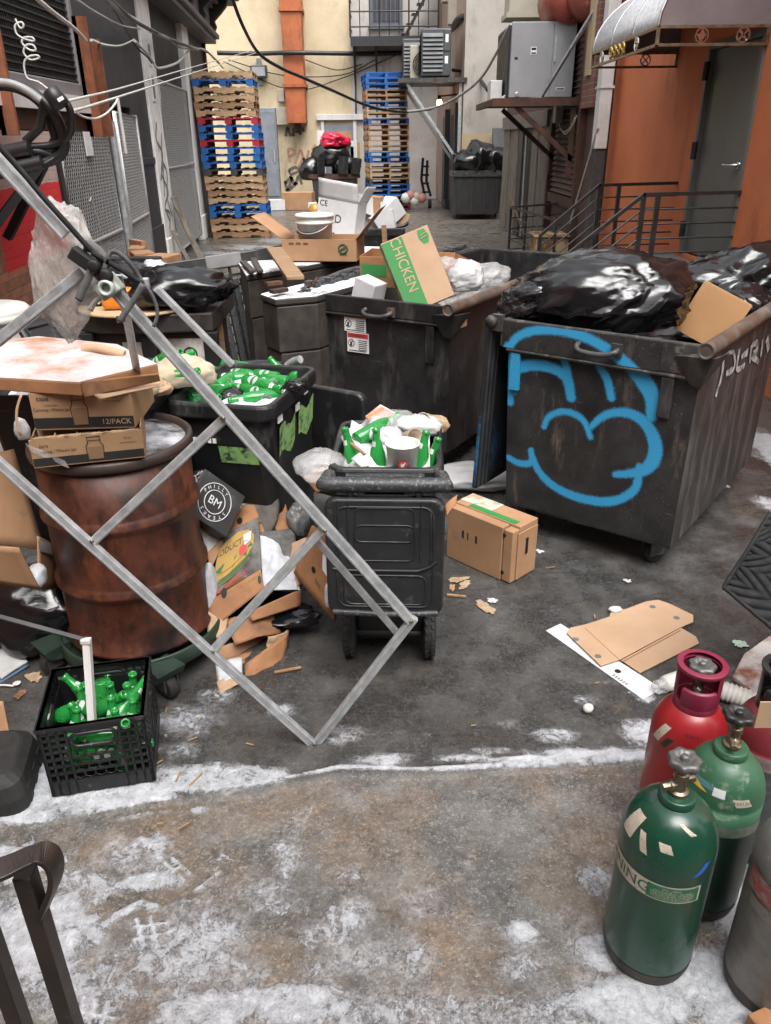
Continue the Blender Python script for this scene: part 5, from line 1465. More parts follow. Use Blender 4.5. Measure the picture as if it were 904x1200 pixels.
# ---- black dumpster with the chicken carton
D2 = (-.453, 5.093, -31.5)
W2, L2, Z2, H2, S2 = 1.0, 2.5, .15, .914, .15
d2 = dumpster('big black dumpster with caution stickers and chicken carton, in the middle', D2[0], D2[1], D2[2], W2, L2, Z2, H2, S2, None, m_steel_blk, rimh=.095)
def on2(px, py, off=.008):
    o = V((D2[0], D2[1], 0)); a = rad(D2[2]); n = V((math.sin(a), -math.cos(a), 0)); u = V((math.cos(a), math.sin(a), 0))
    p = HIT(px, py, o, n)-o
    return p.dot(u), p.z
for nm, y0, y1, hc, tx in (('caution_sticker', 365, 387, m_inkyel, 'CAUTION'), ('warning_sticker', 388, 411, m_inkred, 'WARNING')):
    dxs = 0 if nm[0] == 'c' else 3.5
    x0, z1 = on2(405+dxs, y0); x1, _ = on2(430+dxs, y0); _, z0 = on2(407+dxs, y1)
    mb = MB(); mb.box(x0, x1, -.016, -.011, z0, z1); s = mb.build(nm, m_inkwht, d2)
    mb = MB(); mb.box(x0+.004, x1-.004, -.0175, -.016, z1-.032, z1-.004); mb.build('sticker_band', hc, s)
    mb = MB(); cxm = (x0+x1)/2
    Mx = TR(cxm, -.0185, z1-.018, rx=90); mb.text(tx, .026, Mx, sx=.9)
    for k in range(6): mb.box(cxm+.005, x1-.012, -.017, -.0165, z1-.045-.012*k, z1-.05-.012*k+.0)
    mb.tube([(x0+.032+.022*math.cos(a*.393), -.017, z1-.068+.022*math.sin(a*.393)) for a in range(16)], .002, 4, closed=True)
    mb.bar((x0+.018, -.017, z1-.085), (x0+.046, -.017, z1-.052), .003); mb.box(x0+.024,x0+.036,-.0175,-.0165,z1-.085,z1-.06)
    mb.box(x0+.012, x1-.02, -.017, -.0165, z0+.008, z0+.013)
    mb.build('sticker_print', m_inkblk, s)
mb = MB(); mb.box(W2+.004, W2+.008, .12, .2, Z2+H2-.14, Z2+H2-.06); mb.build('number_plate', m_cardpale, d2)
# lids folded back: rolled plastic along the left edge and a flap hanging down
mb = MB()
for k in range(2):
    mb.tube(catmull([(-.08-.03*k, .0+.03*k, Z2+H2-.02+.02*k), (-.09-.03*k, .6, Z2+H2+.02+.03*k), (-.1-.02*k, 1.25, Z2+H2+.0+.02*k), (-.09, L2*.95, Z2+H2+.03)], 5), .028, 8)
for k in range(14): mb.box(-.15, -.05, .1+k*.17, .16+k*.17, Z2+H2-.03, Z2+H2+.055)
mb.build('folded_lid', m_frostplastic, d2, bevel=.008)
mb = MB(); mb.grid(lambda u, v: (-.085-.03*(1-v)+.012*math.sin(u*14), -.05+2.45*u, .14+(Z2+H2-.16)*v), 40, 12); mb.build('hanging_lid', m_blkplastic, d2, solid=.03)
mb = MB()
for k in range(6): mb.tube([(-.125+.02*k, -.055, .16), (-.095+.012*k, -.055, Z2+H2-.04)], .009, 6)
mb.build('lid_rib', m_blkplastic, d2)
def d2p(lx, ly, z):
    return PM[d2.name] @ V((lx, ly, z))
def d3p(lx, ly, z):
    return PM[d3.name] @ V((lx, ly, z))
# load inside: a dark layer of flattened rubbish in each dumpster
def load(dm, w, L, sl, z, amp, seed, mt, label, y0=.03):
    mb = MB(); M = PM[dm.name]
    mb.grid(lambda u, v: M @ V((sl+.02+(w-sl-.05)*u, y0+(L-y0-.05)*v, z+amp*fbm(V((u*4, v*6, seed)), 3))), 30, 40)
    o = single('rubbish_layer', mb, mt, label, 'rubbish'); tag(o, kind='stuff'); return o
load(d2, W2, L2, .06, .8, .1, 2.2, mat('mixed rubbish', (.25,.24,.23), (.02,.02,.02), 6, .6, lo=.4, hi=.6, bump=.5, bs=14, bd=.03), 'mixed bagged rubbish filling the black dumpster under the carton')
load(d3, W3, L3, .04, .95, .06, 5.1, m_bag, 'black bagged rubbish filling the graffiti dumpster')

# chicken carton standing on its corner in the rubbish
c0 = HIT(447, 284, d2p(.45,.3,1), V((0,-1,0))); 
zc = 5.02
tl, tr, br, bl_ = YP(446, 286, zc), YP(501, 263, zc+.06), YP(532, 342, zc), YP(487, 350, zc-.08)
ux = (tr-tl).normalized(); vy = (bl_-tl); vy = (vy-ux*vy.dot(ux)).normalized()
wC, hC = (tr-tl).length*1.0, (bl_-tl).length*1.2
cm = Matrix.Identity(4)
nz = ux.cross(vy)
for i, cc in enumerate((ux, vy, nz)):
    for k in range(3): cm[k][i] = cc[k]
cm.translation = tl
if (cm @ V((0,0,1)) - tl).dot(EYE-tl) > 0: pass
sgn = 1 if nz.dot(EYE-tl) > 0 else -1
ck = T('chicken_carton', 'brown and green chicken carton tilted up in the black dumpster', 'carton', rot=cm)
dep = .1
mb = MB(); mb.box(0, wC, 0, hC*.97, *( (-dep, 0) if sgn > 0 else (0, dep))); mb.build('carton', m_cardpale, ck, bevel=.004)
e = .0015*sgn
mb = MB(); mb.add([(.003,.006,e),(wC*.44,.006,e),(wC*.44,hC-.004,e),(.003,hC-.004,e)], [(0,1,2,3)]); mb.add([(wC*.76,.01,e),(wC*.9,.012,e),(wC*.95,.06,e),(wC*.9,.1,e),(wC*.8,.1,e),(wC*.74,.06,e)], [(0,1,2,3,4,5)])
mb.box(-.001,.0005, .01, hC*.6, -dep*.85, -dep*.1) if sgn > 0 else mb.box(-.001,.0005,.01,hC*.6,dep*.1,dep*.85)
mb.build('green_panel', m_inkgrn, ck)
mb = MB()
# lettering runs down the panel
Mt = Matrix(((0, -1*sgn, 0, wC*.27), (1, 0, 0, hC*.4), (0, 0, 1, e*2), (0,0,0,1)))
Mt = TR(wC*.27, hC*.36, e*2, rz=90) @ (Matrix.Scale(-1, 4, (0,1,0)) if sgn < 0 else Matrix.Identity(4))
mb.text('CHICKEN', hC*.2, Mt, sx=.85); mb.build('lettering', m_cardpale, ck)
mb = MB(); mb.text('fresh', hC*.07, TR(wC*.845, hC*.075, e*2, rz=20) @ (Matrix.Scale(-1, 4, (0,1,0)) if sgn < 0 else Matrix.Identity(4))) if False else mb.tube([(wC*.78,hC*.1,e*2),(wC*.92,hC*.08,e*2)], .003, 4)
mb.tube([(wC*.78,hC*.14,e*2),(wC*.9,hC*.12,e*2)], .003, 4); mb.build('emblem_print', m_cardpale, ck)
# other loads of that dumpster
p = YP(464, 308, 5.4)
simple_box('carton', TR(p.x, p.y+.05, p.z-.14, rz=-20, rx=6), .42, .24, .2, m_card2, 'open brown carton with green band behind the chicken carton')
mb = MB(); mb.box(-.2105,-.2095,-.115,.115,.07,.15); mb.box(-.2,-.02,-.1215,-.1205,.07,.15); mb.build('green_band', m_inkgrn, [o for o in COL.objects if o.get('label','').startswith('open brown carton with green band')][0])
mb = MB(); q = YP(443, 308, 4.86); 
p = YP(520, 306, 5.5)
simple_box('carton', TR(p.x, p.y, p.z-.1, rz=-25, rx=-15), .24, .3, .14, m_card2, 'small brown tray carton behind the white bags')
for px, py, yy, r, sd, lb, mt in ((543,326,5.4,(.15,.15,.12),3,'white bag bulging between the chicken carton and the pipe',m_whtbag),(572,322,5.6,(.16,.14,.08),8,'clear flattened bag on the rubbish near the pipe',m_film),(521,322,5.4,(.12,.12,.12),17,'pale bag behind the chicken carton',m_film)):
    c = YP(px, py, yy); sack('plastic_bag', c, r, sd, mt, lb, n=5, ridg=.13, fr=1.7, amp=.3, group='plastic bags in the black dumpster')
p = YP(430, 335, 5.02)
simple_box('white_carton', TR(p.x, p.y+.05, p.z-.1, rz=-35, ry=16), .16, .14, .13, m_cardwht, 'white carton corner poking up inside the black dumpster rim', open_=False)

# bags and carton heaped on the graffiti dumpster
def heap(name, px, py, yy, r, seed, label, rz=0, **k):
    c = YP(px, py, yy); return sack(name, c, r, seed, m_bag, label, rz=rz, n=5, group='black bags on the graffiti dumpster', **k)
heap('rubbish_bag', 708, 348, 3.98, (.46,.36,.225), 2, 'large glossy black bag filling the left of the graffiti dumpster', rz=-22, amp=.16, ridg=.19, flat=-.5, fr=1.4)
heap('bag_knot', 628, 356, 3.95, (.17,.14,.1), 9, 'tied black bag neck drooping over the left rim of the graffiti dumpster', rz=-20, ridg=.26, amp=.3)
heap('rubbish_bag', 880, 338, 4.75, (.42,.4,.26), 21, 'black bag at the back right of the graffiti dumpster', ridg=.2)
heap('rubbish_bag', 640, 345, 4.3, (.18,.18,.13), 33, 'small puckered black bag end behind the rim of the graffiti dumpster', ridg=.32)
heap('rubbish_bag', 870, 368, 4.45, (.2,.2,.16), 45, 'black bag tucked under the brown carton on the graffiti dumpster', ridg=.2)
p = YP(826, 362, 4.05)
bx = simple_box('carton', TR(p.x-.0, p.y+.02, p.z-.16, rz=-28, ry=24, rx=-10), .26, .4, .26, mat('tan shiny carton', (.44,.24,.11), (.37,.2,.09), 3, .5, bump=.1, bs=10, bd=.01), 'tan carton wedged between black bags on the graffiti dumpster', open_=False)

# ================================================================== GREASE BOXES WITH SNOWY LIDS
m_grease = mat('greasy brown black steel', (.06,.05,.042), (.03,.026,.024), 7, .5, .15, bump=.25, bs=30, dirts=[((.15,.14,.13), 140, .64, .7), ((.14,.075,.035), 5, .62, .72, (1,1,.4))])
m_lidsnow = mat('steel lid under thin snow', (.05,.045,.042), (.03,.028,.026), 6, .6, snow=(.36,.46,2.2))
def greasebox(label, poly, h, lipx=.02):
    c = V((sum(p[0] for p in poly)/len(poly), sum(p[1] for p in poly)/len(poly), 0))
    t = T('grease_box', label, 'grease box', c)
    q = [(p[0]-c.x, p[1]-c.y) for p in poly]
    mb = MB(); mb.prism([(a*.98, b*.98) for a, b in q], .02, h*.68); mb.prism(q, h*.685, h-.05); mb.build('body', m_grease, t, bevel=.01)
    mb = MB(); mb.prism([(a*1.02, b*1.02) for a, b in q], h-.046, h); mb.build('lid', m_lidsnow, t, bevel=.012)
    return t, c
def GP(px, py, z): p = G(px, py, z); return (p.x, p.y)
pa = [GP(306,340,1.1), GP(324,350,1.08), GP(372,346,1.08)]
u = V((math.sin(rad(31.5)), math.cos(rad(31.5))))
p2 = (pa[2][0], pa[2][1])
polyA = [pa[0], pa[1], p2, (p2[0]+u.x*1.3-.0, p2[1]+u.y*1.3), (pa[0][0]+u.x*1.15+.02, pa[0][1]+u.y*1.15)]
ga, ca = greasebox('nearer dark steel grease box with snowy lid beside the black dumpster', polyA, 1.08)
pb = [GP(281,308,1.05), GP(290,322,1.05), GP(330,316,1.05)]
polyB = [pb[0], pb[1], pb[2], (pb[2][0]+u.x*1.5+.2, pb[2][1]+u.y*1.5), (pb[0][0]+u.x*1.3+.1, pb[0][1]+u.y*1.3)]
gb, cb_ = greasebox('farther dark steel grease box with snowy lid and carton on top', polyB, 1.05)
for nm, par, q in (('hinge', ga, [G(312,333,1.12), G(330,331,1.12)]), ('hinge', ga, [G(318,342,1.11), G(336,339,1.11)]), ('lid_clamp', gb, [G(285,307,1.08), G(296,318,1.08)]), ('lid_clamp', gb, [G(297,303,1.07), G(305,318,1.07)])):
    mb = MB(); mb.bar(q[0], q[1], .05, .025); mb.build(nm, m_rustdark if nm == 'hinge' else m_grease, par, world=True, bevel=.005)
mb = MB(); q = V((pa[1][0], pa[1][1], .28)); mb.tube([q+V((-.09,.0,.0)), q+V((-.12,-.08,0)), q+V((.02,-.08,.0)), q+V((.04,-.0,-.0))], .012, 8); mb.build('handle', m_galv, ga, world=True)
mb = MB(); q = G(375,300,1.1); mb.box(q.x-.012, q.x+.012, q.y-.02, q.y+.02, 1.02, 1.17); mb.build('lid_stay', m_rustdark, gb, world=True)
mb = MB(); mb.tube([G(358,340,1.05), G(365,333,1.12), G(372,326,1.14)], .01, 6); mb.build('hook', m_rustdark, ga, world=True)
# plank across the lids
mb = MB(); a, b = G(322,292,1.2), G(346,325,1.125); mb.bar(a, b, .12, .025, ext=.02)
single('wooden_plank', mb, m_plank, 'wooden plank lying across the two snowy grease box lids', 'plank', bevel=.004)
# carton with bucket
p = G(372, 306, 1.06)
kb = simple_box('open_carton', TR(p.x+.05, p.y+.18, 1.062, rz=-8), .62, .42, .17, m_card, 'open brown printed carton holding a white bucket on the grease box', flaps=(('l', 35), ('r', 50)), flap_len=.3)
mb = MB(); mb.box(.17,.23,-.2125,-.2115,.05,.06); mb.tube([(.2+.035*math.cos(a*.393),-.213,.1+.035*math.sin(a*.393)) for a in range(16)], .007, 4, closed=True); mb.bar((.17,-.213,.085),(.23,-.213,.12),.012)
mb.build('emblem_print', mat('dull green ink', (.05,.09,.05), None, 6, .7, bump=0), kb)
mb = MB(); 
for k in range(3): mb.box(-.25+.06*k, -.21+.06*k, -.2125, -.2115, .13, .145)
mb.build('carton_print', m_inkbrn, kb)
# upright printed flap
fl = MB(); A, B, C, D_ = YP(400,289,p.y+.0), YP(432,262,p.y+.35), YP(420,300,p.y+.3), YP(398,300,p.y)
bt = T('white_bucket', 'white plastic bucket standing in the open brown carton', 'bucket', (p.x-.02, p.y+.16, 1.07))
mb = MB(); mb.lathe([(0,0),(.125,0),(.148,.27),(.16,.27),(.162,.285),(.15,.29),(.15,.32),(.162,.32),(.164,.335),(.152,.345),(.14,.345),(.135,.3),(.12,.05),(0,.05)], 32); mb.build('bucket', m_wht, bt)
mb = MB(); mb.tube([(.155*math.cos(rad(a)), .155*math.sin(rad(a)), .3-.1*math.sin(rad((a+200)))) for a in range(200, 341, 10)], .004, 6); mb.build('bail_handle', m_galv, bt)
# white printed carton standing behind
q = G(386, 297, 1.06)
wc = simple_box('white_carton', TR(q.x+.05, q.y+.5, 1.065, rz=-24, ry=8, rx=-4), .4, .2, .4, m_cardwht, 'white printed carton standing open behind the bucket', flaps=(('r', 65), ('f', 72)), flap_len=.17)
mb = MB(); mb.text('OND', .1, TR(-.06,-.1025,.24,rx=90)); mb.text('CE', .07, TR(-.14,-.1025,.355,rx=90)); mb.box(.12,.16,-.1025,-.1015,.06,.12); mb.box(-.02,.0,-.1025,-.1015,.06,.12)
mb.build('carton_print', m_inkblk, wc)
# amber bottles and cartons behind the bucket
for px, mt, lb in ((370, mat('amber liquid', (.45,.24,.05), None, 4, .3, bump=0), 'amber tall bottle behind the bucket'), (381, m_cardpale, 'tan paper canister behind the bucket')):
    c = YP(px, 255, 14.3); z = c.z
    mb = MB(); mb.lathe([(0,0),(.07,0),(.075,.02),(.075,.26),(.05,.31),(.03,.32),(0,.32)], 14, 0, TR(c.x, 14.3, z-.3) @ Matrix.Scale(1.65, 4)); single('bottle', mb, mt, lb, 'bottle')
for x0, x1, y0, y1, mt, lb, yy in ((362,372,238,262,m_cardwht,'white carton behind the amber bottle',14.6),(378,400,232,262,m_card,'brown carton behind the white printed carton',14.9),(355,366,253,265,m_card,'small brown carton left of the amber bottle',14.2)):
    a, b = YP(x0,y0,yy), YP(x1,y1,yy)
    simple_box('carton', TR((a.x+b.x)/2, yy, b.z-.15), b.x-a.x, .3, a.z-b.z+.15, mt, lb, open_=False)
# pale post sticking up behind the dumpster rim
mb = MB(); a, b = YP(450,264,6.6), YP(452,296,6.6); mb.bar(a, b, .05, .04)
single('wooden_post', mb, m_plank, 'short wooden post upright between the low cart and chicken carton', 'post')

# ================================================================== TILTED BLACK PLASTIC PALLET
A, B, C, D_ = G(205,345,1.05), YP(300,302,6.9), YP(280,420,6.3), YP(225,405,5.9)
tp = frame(V((-1.72,6.35,.02)), V((.95,.35,0)))
tp = tp @ Matrix.Rotation(rad(-5), 4, 'Y') @ Matrix.Rotation(rad(78), 4, 'X')
pp = T('plastic_pallet', 'black plastic grid pallet standing on edge behind the grease bin', 'pallet', rot=tp)
mb = MB()
for i in range(15): mb.box(-.1+i*.1, -.08+i*.1, 0, 1.0, -.02, .02)
for j in range(13): mb.box(-.1, 1.32, j*.08, j*.08+.02, -.016, .016)
mb.build('grid_deck', m_blkplastic, pp)
mb = MB(); mb.box(-.12, 1.34, .96, 1.06, -.06, .05); mb.box(-.12,-.04,0,1,-.06,.03); mb.box(1.26,1.34,0,1,-.06,.03); mb.box(-.12,1.34,0,.08,-.06,.03); mb.build('border', m_blkplastic, pp, bevel=.01)
mb = MB()
for k in range(4): mb.box(.47+k*.07, .52+k*.07, .15, .86, -.05, .05)
mb.build('rib_block', m_frostplastic, pp, bevel=.006)
mb = MB(); mb.box(.42, .72, .955, 1.065, -.065, .055); mb.box(1.0,1.3,.955,1.065,-.065,.055); mb.build('label_block', m_inkgry, pp, bevel=.01)
mb = MB(); a, b = YP(253,350,5.3), YP(262,422,5.25); mb.bar(a, b, .045, .03)
single('wooden_stick', mb, m_plank, 'splintered wooden stick leaning before the plastic pallet', 'stick', bevel=.004)
# red brick coloured crate behind it
mb = MB(); c = G(262,400,.05)
for k in range(5): mb.box(-.25,.25,-.2,.2,.02+k*.06,.06+k*.06)
for k in range(7): mb.box(-.252+.075*k,-.24+.075*k+.02,-.205,.205,.0,.3)
single('brown_crate', MB().add([p+V((-1.35,6.0,0)) for p in mb.v], mb.f), mat('brown crate plastic', (.12,.05,.03), None, 5, .5), 'brown slatted crate behind the wooden stick', 'crate')
sack('white_bag', (-1.0,5.75,.12), (.24,.16,.13), 41, m_whtbag, 'white and black crumpled bag on the ground by the grease box', n=4, ridg=.25)
sack('rubbish_bag', (-1.2,5.95,.12), (.26,.18,.15), 43, m_bag, 'low black bag on the ground by the grease boxes', n=4, ridg=.25)

# ================================================================== GREASE BIN WITH BAGS, LEFT
def GX(px, py, y): return YP(px, py, y)
rb = T('grease_bin', 'tall black greasy bin with white warning label and wooden top', 'bin', (-1.5, 4.95, 0))
m_charred = mat('greasy black wood', (.05,.042,.036), (.02,.018,.016), 8, .5, .2, bump=.35, bs=22, dirts=[((.16,.11,.07), 6, .6, .72, (1,1,.4))])
mb = MB(); mb.box(-.36, .36, -.02, .7, .02, .86); mb.build('body', m_charred, rb, bevel=.015)
mb = MB(); mb.prism([(-.44,-.02),(-.3,-.1),(.0,-.12),(.42,-.06),(.43,.06),(.42,.72),(-.42,.72)], .87, .99); mb.build('top_slab', m_charred, rb, bevel=.012)
for x in (-.39, .0, .4):
    mb = MB(); mb.box(x-.045, x+.045, -.075, -.022, 0, .868); mb.build('leg', m_blk, rb, bevel=.006)
mb = MB(); mb.box(.06, .34, -.026, -.022, .32, .82); mb.box(-.18,-.06,-.026,-.022,.4,.8); sl_ = mb.build('warning_label', mat('stained white label', (.55,.53,.5), (.25,.2,.17), 6, .6, lo=.38, hi=.55), rb)
mb = MB(); mb.box(.062, .338, -.03, -.026, .56, .61); mb.build('label_band', m_inkred, sl_)
mb = MB()
for x in (.13, .25):
    mb.tube([(x+.042*math.cos(a*.393), -.029, .72+.042*math.sin(a*.393)) for a in range(16)], .005, 4, closed=True); mb.box(x-.012,x+.012,-.03,-.026,.69,.74)
for k in range(7): mb.box(.08, .32-.02*(k % 3), -.029, -.026, .5-.022*k, .508-.022*k)
mb.build('label_print', m_inkblk, sl_)
c = G(150, 352, 1.0)
mb = MB(); mb.lathe([(0,0),(.36,0),(.365,.008),(.36,.018),(0,.018)], 40, 0, TR(-1.6, 5.08, .993)); single('wooden_disc', mb, mat('pale plywood', (.5,.37,.22), (.4,.28,.16), 6, .7, stretch=(.5,6,6)), 'pale round wooden board on the greasy black bin', 'board', bevel=.003)
# orange jug
p = G(150, 362, 1.01)
jg = T('orange_jug', 'orange plastic jug lying on the round wooden board', 'jug', (p.x, p.y, 1.08), 8)
mb = MB(); mb.loft([rrect(.1,.12,.03,x) for x in (0,)] + [rrect(.13,.13,.035,.02), rrect(.135,.135,.04,.12), rrect(.13,.13,.04,.22), rrect(.06,.06,.025,.29), rrect(.05,.05,.02,.31)], 0, TR(-.14,0,0,ry=90), True, True, True); mb.build('jug', m_jug, jg)
mb = MB(); mb.lathe([(0,0),(.028,0),(.028,.04),(0,.04)], 14, 0, TR(.17,0,0,ry=90)); mb.build('cap', m_jug, jg)
for px, py, y, r, sd, mt, lb, rg in ((205,338,5.05,(.36,.26,.14),4,m_bag,'crumpled dull black bag on the right of the greasy bin',.28),(150,335,5.3,(.25,.2,.16),14,m_bag,'black bag behind the orange jug',.2),(182,322,5.4,(.12,.12,.09),24,m_whtbag,'torn white bag behind the black bag on the greasy bin',.4),(120,362,5.15,(.16,.14,.12),34,m_bag,'black bag at the left end of the round board',.25),(168,358,5.0,(.07,.07,.08),44,m_paper,'crumpled pale paper beside the orange jug',.3)):
    c = YP(px, py, y); sack('rubbish_bag' if mt is not m_paper else 'crumpled_paper', c, r, sd, mt, lb, n=4, ridg=rg, cat='bag' if mt is not m_paper else 'paper')
for x0, x1, y0, y1, yy, rz, lb in ((152,172,290,304,8.0,10,'brown carton lying open before the black wall'),(174,208,300,320,7.4,-14,'square brown carton beside the pale pier'),(155,180,296,308,7.7,25,'torn brown carton behind the square one'),(158,166,282,292,8.2,40,'upright carton flap by the half open gate')):
    a, b = YP(x0,y0,yy), YP(x1,y1,yy)
    simple_box('carton', TR((a.x+b.x)/2, yy, max(0, b.z-.5), rz=rz), (b.x-a.x), .3, a.z-max(0, b.z-.5), m_card, lb, open_=False, group='cartons by the left gates')
# charcoal bag / grey lid just behind strap
c = YP(146, 325, 5.6); 
mb = MB(); mb.box(-.28,.28,-.02,.02,-.12,.14); single('grey_board', MB().add([p+c for p in mb.v], mb.f), m_lidplastic, 'grey plastic board upright behind the orange jug', 'board', bevel=.01)
# ================================================================== BOTTLES
m_glass = mat('green bottle glass', (.04,.44,.09), (.025,.33,.06), 4, .07, .02, bump=0, trans=.5, spec=.8)
m_glass.node_tree.nodes['Principled BSDF'].inputs['IOR'].default_value = 1.45
m_lab = mat('bottle label', (.62,.66,.6), (.35,.46,.36), 14, .5, bump=0)
m_labg = mat('green label band', (.03,.16,.05), None, 9, .5, bump=0)
BPROF = [(0,0),(.028,0),(.0305,.004),(.0305,.125),(.029,.14),(.022,.165),(.0155,.185),(.0135,.215),(.0138,.222),(.0152,.224),(.0152,.232),(.0125,.235),(.009,.234),(.0085,.22),(.0,.215)]
def bottle_proto():
    t = T('beer_bottle', '', 'bottle')
    MB().lathe(BPROF, 20).build('glass_body', m_glass, t)
    mb = MB()
    for q in (0, math.pi): mb.grid(lambda u, v: (.0309*math.cos((u-.5)*2.0+q), .0309*math.sin((u-.5)*2.0+q), .07+.028*math.sin((v-.5)*math.pi)*max(.12, math.cos((u-.5)*3.0))), 14, 6); lb = mb.build('label', m_lab, t)
    mb = MB(); mb.lathe([(.0312,.063),(.0312,.077)], 14, 0, None, True, -48, 48); mb.lathe([(.0312,.063),(.0312,.077)], 14, 0, None, True, 132, 228)
    mb.build('label_band', m_labg, lb)
    mb = MB(); mb.lathe([(.0207,.171),(.0154,.189)], 10, 0, None, True, -45, 45); mb.lathe([(.0207,.171),(.0154,.189)], 10, 0, None, True, 135, 225); mb.build('neck_label', m_lab, t)
    return t
_bp = [None]
def bottle(M, label, group=None):
    if _bp[0] is None:
        _bp[0] = o = bottle_proto()
    else:
        o = copy_tree(_bp[0])
        if 'group' in o: del o['group']
    o.matrix_basis = M
    return tag(o, label, 'bottle', group)
def lay(base, tip, roll=0):
    """matrix standing a bottle from base towards tip"""
    d = (tip-base).normalized()
    return frame(base, d.orthogonal(), d) @ Matrix.Rotation(rad(roll), 4, 'Z') if False else Matrix.Translation(base) @ d.to_track_quat('Z', 'Y').to_matrix().to_4x4() @ Matrix.Rotation(rad(roll), 4, 'Z')

# ================================================================== WHEELED BINS
def wbin(label, x, y, rz, w, d, h, fill, tap=(.82,.7), cy=.07):
    """origin: near left corner of the rim, on the ground; near side faces the camera"""
    c, s = math.cos(rad(rz)), math.sin(rad(rz))
    ox, oy = x + c*w/2 - s*d/2, y + s*w/2 + c*d/2
    t = T('wheeled_bin', label, 'bin', (ox, oy, 0), rz)
    mb = MB()
    L = [rrect(w*tap[0], d*tap[1], .05, .07, 0, cy), rrect(w*tap[0]+.01, d*tap[1]+.01, .06, .12, 0, cy), rrect(w*.93-.02, d*.93-.02, .06, h*.8, 0, .01), rrect(w-.05, d-.05, .06, h-.07),
         rrect(w-.005, d-.005, .06, h-.065), rrect(w, d, .06, h-.055), rrect(w, d, .06, h-.012), rrect(w-.012, d-.012, .055, h), rrect(w-.05, d-.05, .05, h), rrect(w-.06, d-.06, .045, h-.012), rrect(w-.09, d-.09, .045, fill-.06)]
    mb.loft(L, 0, None, True, True, False)
    mb.build('body', m_blkplastic, t, bevel=.004)
    return t
def wheels(t, xs, y, r=.1, wd=.05):
    for x in xs:
        mb = MB(); mb.lathe([(0,-wd/2),(r*.55,-wd/2),(r*.6,-wd*.4),(r*.9,-wd/2),(r,-wd*.3),(r,wd*.3),(r*.9,wd/2),(r*.6,wd*.4),(r*.55,wd/2),(0,wd/2)], 26, 0, TR(x, y, r, ry=90))
        for k in range(20):
            a = 2*math.pi*k/20
            for sg in (-1, 1): mb.bar((x+sg*wd*.25, y+r*math.cos(a+sg*.07), r+r*math.sin(a+sg*.07)), (x+sg*wd*.25+.001, y+(r+.005)*math.cos(a+sg*.07), r+(r+.005)*math.sin(a+sg*.07)), .012, wd*.42)
        wl = mb.build('wheel', m_rubber, t)
        mb = MB(); mb.lathe([(0,-wd*.6),(r*.3,-wd*.55),(r*.35,-wd*.4),(r*.35,wd*.4),(r*.3,wd*.55),(0,wd*.6)], 14, 0, TR(x, y, r, ry=90)); mb.build('hub', m_lidplastic, wl)
def lid_panel(w, h, th=.022):
    """hanging lid, x across, z down from 0; raised ribs on the face at -y"""
    mb = MB()
    lo = [[(x, y0, -h/2+zz) for x, zz, _ in rrect(w-i, h-i, .045, 0)] for y0, i in ((.03, .03), (.03, .0), (.0, .0), (-.012, .012), (-.012, .04))]
    mb.loft(lo, 0, None, True, True)
    return mb
# ---- front bin
FB = wbin('small black wheeled bin of bottles and cups in front, its lid hanging open', -.211, 2.53, -2.85, .422, .54, .9, .86)
Mi = PM[FB.name]
w_, d_ = .422, .54
mb = MB(); mb.tube(catmull([(-.2,-.255,.868),(-.205,-.3,.864),(-.185,-.318,.862),(.185,-.318,.862),(.205,-.3,.864),(.2,-.255,.868)], 5), [.027]*26, 14)
for x in (-.15, -.09, .09, .15): mb.box(x-.02, x+.02, -.33, -.25, .825, .87)
mb.box(-.14,.14,-.3,-.26,.85,.885)
mb.build('handle', m_frostplastic, FB, bevel=.004)
hm = TR(0, -.335, .818, rx=-3)
mb = lid_panel(.43, .47); mb.v = [hm @ p for p in mb.v]; ld = mb.build('lid', m_lidplastic, FB, bevel=.006, seg=2)
mb = MB()
def rrloop(w, h, cx, cz, r=.03): return [(cx+a, -.013, cz+b) for a, b, _ in rrect(w, h, r, 0)]
for args in ((.21,.13,0,-.1,.02,.003),(.22,.14,0,-.17,.03,.003),(.35,.4,0,-.23,.04,.004)): mb.tube([hm @ V(p) for p in rrloop(*args[:5])], args[5], 6, closed=True)
mb.tube([hm @ V(p) for p in ((-.19,-.012,-.275),(-.15,-.014,-.28),(.12,-.014,-.28),(.16,-.014,-.265),(.19,-.012,-.24))], .006, 6)
mb.tube([hm @ V(p) for p in rrloop(.3, .12, 0, -.36, .03)], .004, 6, closed=True)
for x in (-.165, .165, -.13, .13): mb.tube([hm @ V((x,-.013,-.01)), hm @ V((x,-.013,-.25))], .004, 6)
mb.build('lid_rib', m_lidplastic, ld)
mb = MB(); mb.tube([hm @ V((-.195,-.012,-.455)), hm @ V((0,-.016,-.46)), hm @ V((.195,-.012,-.455))], .012, 8); mb.build('lid_lip', m_frostplastic, ld)
mb = MB(); mb.box(-.1,.1,-.33,-.315,.78,.83); mb.box(-.13,-.11,-.335,-.28,.79,.84); mb.box(.11,.13,-.335,-.28,.79,.84); mb.build('hinge', m_blkplastic, FB, bevel=.006)
wheels(FB, (-.16, .17), -.12, .1, .05)
mb = MB(); mb.tube([(-.19,-.12,.1),(.2,-.12,.1)], .012, 8); mb.build('axle', m_rim, FB)
def fbp(x, y, z): return Mi @ V((x, y, z))
